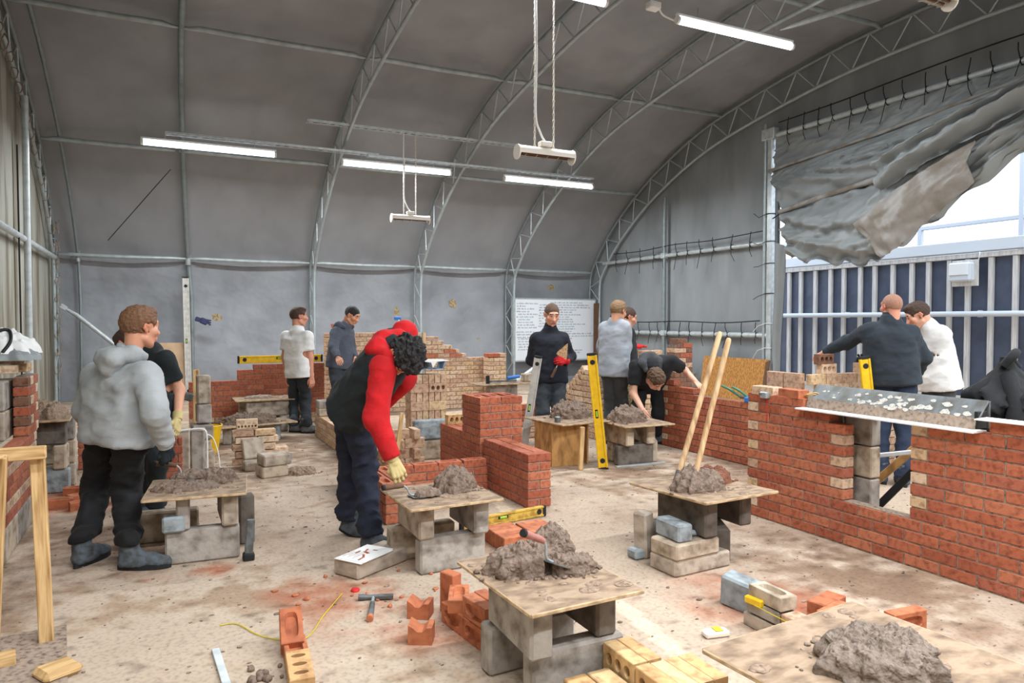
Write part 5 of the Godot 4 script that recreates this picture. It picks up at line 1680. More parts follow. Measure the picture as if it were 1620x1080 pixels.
	for q in [[-0.09, 0.05, 0.05, 0.012, 10], [-0.04, 0.03, 0.06, 0.014, 40], [0.02, 0.0, 0.05, 0.02, 70], [0.06, -0.03, 0.035, 0.012, 20], [0.08, 0.02, 0.03, 0.01, 100], [0.0, -0.05, 0.045, 0.01, 0]]:
		part(pd, "printed_sketch", bx(q[2], 0.0015, q[3], 0.0), M.red[0], Vector3(q[0], 0.0068, q[1]), Vector3(0, q[4], 0))
	for k in 5:
		part(pd, "printed_line", bx(0.11, 0.0012, 0.003, 0.0), M.joint, Vector3(-0.05 + 0.03 * (k % 2), 0.0066, -0.08 + 0.02 * k))
	# brick hammer
	var h := thing("brick_hammer", "brick hammer with a grey grip lying on the dusty floor", "hammer", Vector3(1.0, 0.018, -3.72), Vector3(0, -20.6, 0))
	part(h, "head", tube([Vector3(-0.09, 0, -0.13), Vector3(-0.07, 0, -0.13), Vector3(-0.03, 0, -0.13), Vector3(0.02, 0.0, -0.13)], [0.018, 0.018, 0.013, 0.014], 8), M.zinc_dirty)
	part(h, "chisel", extrude([Vector2(0.0, -0.145), Vector2(0.05, -0.15), Vector2(0.1, -0.15), Vector2(0.1, -0.112), Vector2(0.05, -0.112), Vector2(0.0, -0.115)], 0.016, "y"), M.zinc_dirty)
	part(h, "shaft", tube([Vector3(-0.01, 0, -0.13), Vector3(-0.005, 0, -0.03)], 0.0095, 8), M.steel)
	part(h, "grip", tube([Vector3(-0.005, 0, -0.04), Vector3(-0.002, 0, 0.06), Vector3(0, 0, 0.13)], [0.014, 0.0155, 0.017], 10), M.zinc_dirty)
	part(h, "grip_end", tube([Vector3(0, 0, 0.13), Vector3(0.001, 0, 0.165)], 0.0175, 10), M.orange[2])
	# yellow string on the floor
	solo("builders_line", "loose yellow builder's line trailing over the floor", "string", tube(spline([Vector3(0.25, 0.006, -3.85), Vector3(0.33, 0.006, -3.83), Vector3(0.43, 0.006, -3.62), Vector3(0.6, 0.006, -3.5), Vector3(0.75, 0.006, -3.75), Vector3(0.9, 0.006, -4.0)], 6), 0.003, 5), M.rope_yellow)
	# red chips near the drawing
	var ch := MB.new()
	for k in 22:
		blob(ch, Vector3(rng.randf_range(-0.5, 0.6), 0.006, rng.randf_range(-0.35, 0.3)), Vector3(rng.randf_range(0.006, 0.024), rng.randf_range(0.005, 0.014), rng.randf_range(0.006, 0.02)), k + 70, 4, 6)
	solo("brick_chips", "scattered red brick chips near the paper drawing", "rubble", ch.mesh(), M.orange[0], Vector3(1.0, 0, -4.0), z, "", "stuff")
	solo("bottle_cap", "bright red plastic cap on the floor below the drawing", "cap", lathe([[0.024, 0], [0.026, 0.004], [0.022, 0.014], [0.008, 0.016]], 12), M.red_paint, Vector3(0.98, 0, -4.02))
	# left: red bricks loose
	for k in 4:
		loose("loose red brick on the dusty floor, left side, %s" % ["nearest one", "one touching the left table blocks", "flat one in the middle", "one beside the hoodie's boot"][k], M.orange[k % 3], [Vector3(-0.78, 0.033, -6.95), Vector3(-0.68, 0.033, -7.4), Vector3(-0.62, 0.033, -7.1), Vector3(-0.58, 0.033, -6.8)][k], Vector3(0, [8, -5, 30, 14][k], 0), "frog")
	# timber frame, lower left
	var f := thing("batten_trestle", "new pine batten frame standing at the lower left edge", "frame", Vector3(-0.6, 0, -4.0))
	part(f, "post", bx(0.06, 0.93, 0.045, 0.004), M.pine_y, Vector3(0.08, 0.465, -0.02), Vector3(0, 0, 1.5))
	part(f, "post", bx(0.06, 0.98, 0.045, 0.004), M.pine_y, Vector3(-0.08, 0.48, 0.12), Vector3(14, 0, -5))
	part(f, "top_rail", bx(0.5, 0.06, 0.045, 0.004), M.pine, Vector3(-0.14, 0.925, 0.027))
	part(f, "foot_rail", bx(0.4, 0.05, 0.08, 0.004), M.pine, Vector3(-0.2, 0.03, 0.2), Vector3(0, 10, 0))
	part(f, "screw", tube([Vector3(0, 0, 0), Vector3(0, 0, 0.004)], 0.006, 8), M.rubber, Vector3(-0.075, 0.925, 0.05))
	solo("timber_offcut", "round-ended pine offcut lying at the foot of the batten frame", "offcut", bx(0.16, 0.05, 0.14, 0.02), M.pine, Vector3(-0.42, 0.026, -3.62), Vector3(0, 30, 0))
	solo("floor_sheet", "thin pale board lying under the batten frame", "board", bx(0.45, 0.012, 0.9, 0.002), M.joint, Vector3(-0.62, 0.007, -3.72), Vector3(0, 6, 0))
	# left top: bag and rubble on the left wall
	var b := thing("carrier_bag", "white and grey bag with a black strap on the bricks at the far left", "bag", Vector3(-1.1, 1.19, -6.62))
	part(b, "sack", heap_mesh(0.24, 0.2, 0.16, 71, 0.25), M.white_plastic, Vector3(0, 0.11, 0))
	part(b, "lower_fold", heap_mesh(0.2, 0.18, 0.1, 72, 0.25), M.tarp, Vector3(0.06, 0.06, 0.06))
	part(b, "strap", tube(spline([Vector3(-0.08, 0.16, 0.2), Vector3(0.0, 0.27, 0.12), Vector3(0.07, 0.28, 0.08), Vector3(0.09, 0.2, 0.16), Vector3(0.05, 0.12, 0.22)], 5), 0.013, 6), M.black)
	for k in 5:
		loose("dirty buff brick under the bag at the far left, %s" % ["rough middle one", "left one", "right one", "upper left one", "upper right one"][k], M.buff[(k + 2) % 5], [Vector3(-1.08, 1.18, -6.5), Vector3(-1.3, 1.18, -6.55), Vector3(-0.98, 1.18, -6.72), Vector3(-1.27, 1.25, -6.6), Vector3(-1.05, 1.25, -6.55)][k], Vector3(0, [4, 10, 88, -6, 3][k], 0), "plain")
	# middle left: blocks, bucket and brick stacks
	var cols := [[Vector3(0.4, 0.82, -8.24), Vector3(0.13, 0.3, 0.16), "tall grey block topping the column left of the bucket"], [Vector3(0.4, 0.565, -8.24), Vector3(0.14, 0.2, 0.2), "second block of the column left of the bucket"], [Vector3(0.38, 0.38, -8.2), Vector3(0.2, 0.15, 0.24), "third block of the column left of the bucket"], [Vector3(0.34, 0.245, -8.15), Vector3(0.24, 0.1, 0.24), "fourth block of the column left of the bucket"], [Vector3(0.34, 0.1, -8.15), Vector3(0.3, 0.19, 0.24), "base block of the column left of the bucket"]]
	for c in cols:
		block(c[2], c[0], Vector3(0, 4, 0), null, c[1])
	for k in 2:
		block("grey block standing upright under the white strap, %s of the pair" % ["left", "right"][k], Vector3(0.19 + 0.125 * k, 0.3, -7.55), Vector3(0, -6, 0), M.block[k], Vector3(0.12, 0.4, 0.2))
	block("low block carrying the upright strapped pair", Vector3(0.25, 0.05, -7.55), Vector3(0, -6, 0), null, Vector3(0.28, 0.1, 0.22))
	var sp := thing("plastic_strap", "white plastic strap looped over the two upright blocks", "strap", Vector3(0.25, 0, -7.52), Vector3(0, -6, 0))
	part(sp, "band", tube(spline([Vector3(-0.13, 0.46, 0.1), Vector3(-0.1, 0.5, 0.1), Vector3(0.0, 0.512, 0.1), Vector3(0.1, 0.512, 0.1), Vector3(0.145, 0.46, 0.1), Vector3(0.15, 0.2, 0.11), Vector3(0.15, 0.01, 0.11)], 5), 0.009, 6), M.white_plastic)
	part(sp, "loose_end", tube(spline([Vector3(0.14, 0.46, 0.1), Vector3(0.2, 0.42, 0.1), Vector3(0.25, 0.25, 0.1), Vector3(0.26, 0.02, 0.1)], 5), 0.006, 6), M.white_plastic)
	var bk := thing("bucket", "yellow builder's bucket behind the strapped blocks", "bucket", Vector3(0.47, 0, -9.05))
	part(bk, "pail", lathe([[0.12, 0.0], [0.125, 0.01], [0.165, 0.3], [0.175, 0.31], [0.175, 0.33], [0.155, 0.33], [0.115, 0.02]], 20), M.yellow)
	part(bk, "handle", tube(spline([Vector3(-0.17, 0.31, 0), Vector3(-0.1, 0.36, 0.14), Vector3(0.1, 0.36, 0.14), Vector3(0.17, 0.31, 0)], 5), 0.008, 6), M.black)
	var tm := thing("timber_batten", "upright yellow-brown timber batten with a clamp behind the block column", "batten", Vector3(0.25, 0, -8.7))
	part(tm, "batten", bx(0.07, 1.0, 0.04, 0.004), M.pine_y, Vector3(0.1, 0.5, 0))
	part(tm, "clamp", bx(0.2, 0.09, 0.06, 0.015), M.zinc_dirty, Vector3(-0.03, 0.72, 0.04), Vector3(0, 0, -18))
	var st := thing("brick_wall", "short red brick stub wall between the hoodie man and the grey blocks", "wall", Vector3.ZERO)
	for i in 7:
		course(st, "x", bed(i), -0.1, 0.16, -6.9, i % 2 == 1, M.red, M.red)
	joint_box(st, Vector3(-0.09, 0, -6.94), Vector3(0.15, 0.5, -6.86), M.joint)
	st = thing("brick_wall", "small red brick quoin seen just left of the hoodie man", "wall", Vector3.ZERO)
	for i in 9:
		course(st, "x", bed(i), -0.78, -0.45, -8.6, i % 2 == 1, M.red, M.red)
	joint_box(st, Vector3(-0.77, 0, -8.64), Vector3(-0.46, 0.66, -8.56), M.joint)
	# stack of buff bricks
	var nb := 0
	for i in 5:
		for k in 2:
			loose("buff brick in the stack before the rubble board, tier %s from the floor, %s" % [["one", "two", "three", "four", "five"][i], ["left", "right"][k]], tint(M.buff), Vector3(0.78 + 0.225 * k + 0.03 * (i % 2), 0.034 + 0.076 * i, -8.15), Vector3(0, rng.randf_range(-4, 4), 0), "plain", "stack of buff bricks by the rubble board")
			nb += 1
	solo("perforated_brick", "pale brick with rows of small round holes set on edge on the buff stack", "brick", holed_face(), M.buff[2], Vector3(0.82, 0.44, -8.12), Vector3(90, 0, 0))
	for k in 4:
		loose("buff brick in the lower right part of that stack, %s" % ["bottom front", "bottom back", "top front", "top back"][k], tint(M.buff), Vector3(1.16, 0.034 + 0.072 * (k / 2), -8.3 - 0.11 * (k % 2)), Vector3(0, 3, 0), "plain", "stack of buff bricks by the rubble board")
	block("pale slab leaning against the buff brick stack", Vector3(0.86, 0.2, -7.92), Vector3(-24, 4, 3), M.block[0], Vector3(0.22, 0.22, 0.08))
	block("pale slab lying at the foot of the leaning slab", Vector3(0.88, 0.05, -7.8), Vector3(0, 4, 0), M.block[0], Vector3(0.26, 0.1, 0.2))
	block("upper block of the pair with a blue painted end", Vector3(1.0, 0.17, -7.42), Vector3(0, 12, 0), M.block[0], Vector3(0.27, 0.11, 0.22))
	solo("paint_mark", "pale blue paint on the end of the upper block", "stain", bx(0.004, 0.1, 0.2, 0.0), M.block_sky, Vector3(1.135, 0.17, -7.45), Vector3(0, 12, 0))
	block("lower block of the pair with a blue painted end", Vector3(0.98, 0.055, -7.42), Vector3(0, 12, 0), M.block[2], Vector3(0.26, 0.11, 0.22))
	mortar("spill of dry mortar beside the pair of blocks", Vector3(1.25, 0.0, -7.4), 0.16, 0.1, 0.035, 73, M.mortar_dry, 1.2)
	# centre stack of buff bricks on edge
	var heads := ["first", "second", "third", "fourth", "fifth", "sixth", "seventh", "eighth", "ninth"]
	for i in 9:
		var y := 0.0515 + 0.1035 * i
		if i % 2 == 0:
			for k in 6:
				loose("buff brick end-on in layer %s of the dry centre stack, %s from the left" % [heads[i], heads[k]], tint(M.buff), Vector3(2.565 + 0.0725 * k, y, -7.85), Vector3(0, 90, 90) if false else Vector3(90, 90, 0), "plain", "dry centre stack")
		else:
			for k in 2:
				for d in 3:
					loose("buff brick lengthwise in layer %s of the dry centre stack, %s and row %s" % [heads[i], ["left", "right"][k], heads[d]], tint(M.buff), Vector3(2.64 + 0.22 * k, y, -7.77 - 0.07 * d), Vector3(90, 0, 0), "core" if (i == 7 and k == 1 and d == 0) else "plain", "dry centre stack")
	var tr := thing("metal_tray", "bent sheet metal tray with white paper on the dry centre stack", "tray", Vector3(2.78, 1.02, -7.8))
	part(tr, "tray", extrude([Vector2(-0.15, 0.06), Vector2(-0.13, -0.03), Vector2(0.13, -0.03), Vector2(0.16, 0.06), Vector2(0.15, 0.065), Vector2(0.12, -0.02), Vector2(-0.12, -0.02), Vector2(-0.14, 0.065)], 0.2), M.block_sky)
	part(tr, "paper", extrude([Vector2(-0.17, 0.075), Vector2(-0.02, 0.05), Vector2(0.0, -0.01), Vector2(0.05, 0.06), Vector2(0.2, 0.065), Vector2(0.2, 0.07), Vector2(-0.17, 0.083)], 0.22), M.paper)
	block("pale cube carrying the wooden stake on the centre stack", Vector3(2.7, 1.045, -7.95), z, M.block[2], Vector3(0.2, 0.12, 0.12))
	solo("wooden_stake", "round wooden stake standing on the dry centre stack", "stake", tube([Vector3(0, 0, 0), Vector3(0, 0.3, 0), Vector3(0.002, 0.31, 0)], [0.025, 0.025, 0.018], 10), M.pale_wood, Vector3(2.76, 1.1, -7.95))
	block("upper of two big concrete blocks before the centre stack", Vector3(2.72, 0.335, -7.55), Vector3(0, -2, 0), M.block_blue, Vector3(0.44, 0.215, 0.1))
	block("lower of two big concrete blocks before the centre stack", Vector3(2.73, 0.1085, -7.55), Vector3(0, -2, 0), M.block[2], Vector3(0.44, 0.215, 0.1))
	loose("yellow three-hole brick on edge on the low wall behind the pier", M.fresh_buff[0], Vector3(2.8, 0.502, -7.05), Vector3(90, 8, 0), "core")
	# low stack left of it with a leaning batten
	for i in 4:
		for k in 3:
			loose("buff brick in the low stack behind the red sleeve, tier %s, %s" % [heads[i], ["left", "middle", "right"][k]], tint(M.buff), Vector3(2.05 + 0.17 * k, 0.0515 + 0.1035 * i, -7.2 - 0.0 * k), Vector3(90, 90 if (i + k) % 2 else 0, 0), "plain", "low buff stack behind the red sleeve")
	var bt := thing("timber_batten", "slim pale batten leaning against the low buff stack", "batten", Vector3(2.1, 0.0, -6.95), Vector3(-8, 0, -10))
	part(bt, "batten", bx(0.04, 0.62, 0.02, 0.003), M.pine_y, Vector3(0, 0.31, 0))
	var sb := thing("spray_bottle", "small blue and white spray bottle on the far buff wall", "bottle", Vector3(3.62, 1.37, -11.7))
	part(sb, "bottle", lathe([[0.045, 0], [0.05, 0.02], [0.05, 0.12], [0.02, 0.17], [0.018, 0.2]], 12), M.white_plastic)
	part(sb, "trigger_head", bx(0.12, 0.06, 0.04, 0.012), M.blue_strip, Vector3(-0.02, 0.22, 0))
	# table with the blue clamp behind the pier
	board("small board with a tool clamp lying behind the tall square pier", Vector3(4.55, 0.62, -9.6), 0.9, 0.45, Vector3(0, 0, 0))
	for k in 3:
		block("block under the small clamp board, tier %s" % heads[k], Vector3(4.55, 0.1085 + 0.2 * k, -9.6), z, null, Vector3(0.44, 0.195, 0.2), "clamp board blocks")
	var cp := thing("bar_clamp", "dark bar clamp lying on the small board behind the pier", "clamp", Vector3(4.5, 0.66, -9.5))
	part(cp, "bar", bx(0.5, 0.03, 0.03, 0.005), M.zinc_dirty)
	part(cp, "jaw", bx(0.05, 0.14, 0.05, 0.01), M.rubber, Vector3(-0.22, 0.02, 0))
	part(cp, "handle", tube([Vector3(0.1, 0.04, 0), Vector3(0.3, 0.06, 0)], 0.025, 8), M.blue_strip)
	block("pale end block at the right end of the clamp board", Vector3(4.98, 0.69, -9.6), z, M.block[2], Vector3(0.16, 0.12, 0.14))
	# on wall B and A
	var pr := thing("pliers", "pair of green-handled pliers in a blue case on the far red wall", "pliers", Vector3(5.6, 0.695, -5.75))
	for s in [0, 1]:
		part(pr, "handle", tube(spline([Vector3(0.0, 0.03, -0.05 + 0.12 * s), Vector3(-0.05, 0.1, -0.15 + 0.14 * s), Vector3(-0.03, 0.13, -0.3 + 0.16 * s)], 4), 0.014, 6), M.green_hose)
	part(pr, "case", bx(0.12, 0.06, 0.3, 0.012), M.blue_strip, Vector3(0, 0.015, 0.2))
	part(pr, "jaw", bx(0.04, 0.03, 0.12, 0.008), M.zinc_dirty, Vector3(-0.01, 0.03, 0.02))
	loose("pale cored brick laid on the far end of the long red wall", M.buff[0], Vector3(4.25, 1.0, -4.12), Vector3(0, 90, 0), "core")
	loose("red brick laid beside the tangled line on the long red wall", M.orange[1], Vector3(4.25, 1.0, -3.86), Vector3(0, 84, 0), "plain")
	var tg := MB.new()
	for k in 5:
		var loop := []
		for q in 13:
			var a := TAU * q / 12.0
			loop.append(Vector3(0.05 * cos(a) + rng.randf_range(-0.01, 0.01), 0.012 + 0.012 * k * 0.5 + 0.01 * sin(a * 3), 0.1 * sin(a) + rng.randf_range(-0.02, 0.02)))
		tube_mb(loop, 0.005, 5, tg)
	solo("tangled_line", "tangle of yellow builder's line on top of the long red wall", "string", tg.mesh(), M.fresh_buff[0], Vector3(4.3, 0.975, -3.72))
	var lp := thing("line_pin", "metal line pin with a red plumb line hanging on the red wall face", "pin", Vector3(4.2, 0.97, -4.08))
	part(lp, "clip", bx(0.05, 0.05, 0.07, 0.006), M.steel, Vector3(-0.01, 0.0, 0))
	part(lp, "screw", tube([Vector3(-0.05, 0.01, -0.02), Vector3(0.03, 0.01, -0.02)], 0.008, 6), M.zinc_dirty)
	part(lp, "line", tube([Vector3(-0.012, 0, 0.02), Vector3(-0.012, -0.2, 0.02)], 0.0035, 4), M.red_paint)
	# jacket on a post
	var jk := thing("timber_post", "grey-brown timber post carrying the black jacket", "post", Vector3(5.1, 0, -2.75), Vector3(0, 0, 2))
	part(jk, "post", bx(0.07, 1.12, 0.05, 0.005), M.brown, Vector3(0, 0.56, 0))
	jacket()
	# inside the window gap: struts
	var sx := thing("timber_strut", "dark timber strut slanting up behind the window gap", "strut", Vector3(4.75, 0.0, -3.3), Vector3(0, 20, 0))
	part(sx, "strut", bx(0.06, 1.1, 0.05, 0.004), M.rubber, Vector3(0, 0.42, 0), Vector3(38, 0, 0))
	sx = thing("timber_strut", "brown timber strut slanting beside the dark one in the gap", "strut", Vector3(4.82, 0.0, -3.5), Vector3(0, 20, 0))
	part(sx, "strut", bx(0.07, 1.1, 0.05, 0.004), M.ply_stain, Vector3(0, 0.42, 0), Vector3(42, 0, 0))
	sx = thing("timber_strut", "white painted batten sloping across the top of the struts", "strut", Vector3(4.7, 0.62, -3.2), Vector3(0, 12, 0))
	part(sx, "batten", bx(0.05, 0.03, 0.85, 0.004), M.white_paint, Vector3(0, 0, -0.05), Vector3(-14, 0, 0))
	# buff stack behind wall A with the second yellow level
	for i in 10:
		for k in 5:
			loose("buff brick in the stack by the bald man, course %s up, %s from the left" % [heads[mini(i, 8)] if i < 9 else "tenth", heads[k]], tint(M.buff), Vector3(5.98 + 0.225 * k - 0.11 * (i % 2), 0.06 + 0.1 * i, -5.05 + 0.1 * k * 0.0), Vector3(90, 0, 0) if (i % 3) else Vector3(90, 0, 0), "plain", "stack by the bald man")
	for k in 4:
		loose("buff brick running back from the left end of the bald man's stack, %s" % heads[k], tint(M.buff), Vector3(5.82, 0.96 - 0.1 * (k % 2), -5.28 - 0.23 * (k / 2)), Vector3(90, 90, 0), "plain", "stack by the bald man")
	for k in 16:
		loose("buff brick lower on the left flank of the bald man's stack, %s" % ["first", "second", "third", "fourth", "fifth", "sixth", "seventh", "eighth", "ninth", "tenth", "eleventh", "twelfth", "thirteenth", "fourteenth", "fifteenth", "sixteenth"][k], tint(M.buff), Vector3(5.82, 0.76 - 0.1 * (k / 2), -5.28 - 0.23 * (k % 2)), Vector3(90, 90, 0), "plain", "stack by the bald man")
	loose("buff brick with three light holes on top of the bald man's stack", M.buff[0], Vector3(6.02, 1.062, -5.05), Vector3(90, 0, 0), "core")
	loose("dark buff brick under the bald man's outstretched hand", M.brick_brown, Vector3(5.98, 1.16, -5.05), Vector3(90, 0, 0), "core")
	loose("buff brick with black gloves heaped on it", M.buff[1], Vector3(6.55, 1.062, -5.05), Vector3(90, 0, 0), "plain")
	var bg := thing("work_glove", "pair of crumpled black gloves on a buff brick by the bald man", "glove", Vector3(6.55, 1.115, -5.05))
	part(bg, "palm", heap_mesh(0.09, 0.05, 0.06, 91, 0.4, 28), M.rubber)
	for k in 5:
		part(bg, "finger", tube([Vector3(-0.08 + 0.04 * k, 0.02, 0.02), Vector3(-0.09 + 0.045 * k, 0.06, 0.03), Vector3(-0.1 + 0.05 * k, 0.085, 0.02)], 0.012, 6), M.rubber)
	level("yellow spirit level leaning beside the bald man's leg", Vector3(6.12, 0.62, -4.62), Vector3(0, -28, 97), 1.15, M.yellow, 0.11)
	var pc := thing("brick_stump", "narrow buff brick column low behind the bald man's legs", "column", Vector3.ZERO)
	for i in 10:
		course(pc, "x", bed(i), 6.7, 7.03, -5.05, i % 2 == 1, M.buff, M.buff)
	joint_box(pc, Vector3(6.71, 0, -5.09), Vector3(7.02, 0.74, -5.01), M.joint)
	solo("metal_strip", "whitish metal edging on the floor at the foot of the right board's blocks", "strip", bx(0.62, 0.015, 0.04, 0.002), M.galv, Vector3(4.6, 0.008, -6.22), Vector3(0, -3, 0))


func holed_face() -> ArrayMesh:
	return pitted(BL, BW, BH, [[-0.085, 0.024, 0.011, 0.013], [-0.052, 0.024, 0.011, 0.013], [-0.018, 0.024, 0.011, 0.013], [0.018, 0.024, 0.011, 0.013], [0.052, 0.024, 0.011, 0.013], [0.085, 0.024, 0.011, 0.013]], 0.04)


func jacket() -> void:
	var t := thing("hung_jacket", "black jacket hung over a timber post at the right edge", "jacket", Vector3(5.12, 0, -2.85))
	var nz := FastNoiseLite.new()
	nz.seed = 81
	nz.frequency = 2.0
	var grid := []
	for r in 22:
		var v := r / 21.0
		var ring := []
		for q in 40:
			var a := TAU * q / 40.0
			var w := 0.05 + 0.2 * smoothstep(0.0, 0.45, v) + 0.05 * v
			var ridge := 1.0 - absf(sin(a * 4.0 + 2.5 * v + 2.0 * nz.get_noise_2d(a, v * 2.0)))
			var fold := 0.8 + 0.5 * smoothstep(0.05, 0.5, v) * ridge + 0.3 * nz.get_noise_3d(cos(a) * 1.5, v * 4.0, sin(a) * 1.5) * v
			var p := Vector3(cos(a) * w * 1.15 + 0.06 * v, 1.3 - v * (0.62 + 0.1 * nz.get_noise_2d(cos(a) * 2.0, sin(a) * 2.0)), sin(a) * w * 0.75)
			p.x = cos(a) * w * 1.15 * fold + 0.08 * v
			p.z = sin(a) * w * 0.8 * fold
			ring.append(p)
		grid.append(ring)
	var m := MB.new()
	m.rows(grid, true, true)
	m.face(grid[0], Vector3.UP)
	part(t, "body", m.mesh(), M.black_cloth)
	part(t, "collar", tube(spline([Vector3(-0.08, 1.24, 0.03), Vector3(-0.05, 1.31, 0.07), Vector3(0.02, 1.33, 0.05), Vector3(0.06, 1.28, 0.0), Vector3(0.1, 1.22, 0.02)], 5), 0.03, 8), M.black_cloth)
	part(t, "sleeve", tube(spline([Vector3(0.08, 1.18, 0.1), Vector3(0.18, 1.02, 0.2), Vector3(0.24, 0.88, 0.2), Vector3(0.2, 0.74, 0.22)], 5), 0.055, 10), M.black_cloth)
	part(t, "sleeve", tube(spline([Vector3(-0.08, 1.18, 0.06), Vector3(-0.17, 1.0, 0.16), Vector3(-0.22, 0.86, 0.17), Vector3(-0.2, 0.74, 0.15)], 5), 0.05, 10), M.black_cloth)


func floor_crumbs() -> void:
	# small crumbs of mortar and grit scattered over the slab
	for spec in [["mortar_crumbs", "dark crumbs of dried mortar scattered over the whole floor", 1500, M.joint_dark, 5], ["pale_grit", "pale grit and chips scattered over the whole floor", 900, M.joint, 6]]:
		var m := MB.new()
		blob(m, Vector3.ZERO, Vector3(1, 0.6, 0.85), 3, 4, 6)
		var mm := MultiMesh.new()
		mm.transform_format = MultiMesh.TRANSFORM_3D
		mm.mesh = m.mesh()
		mm.instance_count = spec[2]
		var r := RandomNumberGenerator.new()
		r.seed = spec[4]
		for k in spec[2]:
			var zz := -1.2 - 10.0 * pow(r.randf(), 1.3)
			var s := r.randf_range(0.002, 0.007) * (1.8 if r.randf() < 0.08 else 1.0)
			var b := Basis(Vector3.UP, r.randf() * TAU).scaled(Vector3(s * r.randf_range(1, 2.2), s, s))
			mm.set_instance_transform(k, Transform3D(b, Vector3(r.randf_range(-0.9, 5.0 - zz * 0.25), s * 0.4, zz)))
		var o := MultiMeshInstance3D.new()
		o.name = numbered(spec[0])
		o.multimesh = mm
		o.material_override = spec[3]
		add_child(o)
		tag(o, spec[1], "rubble", "", "stuff")


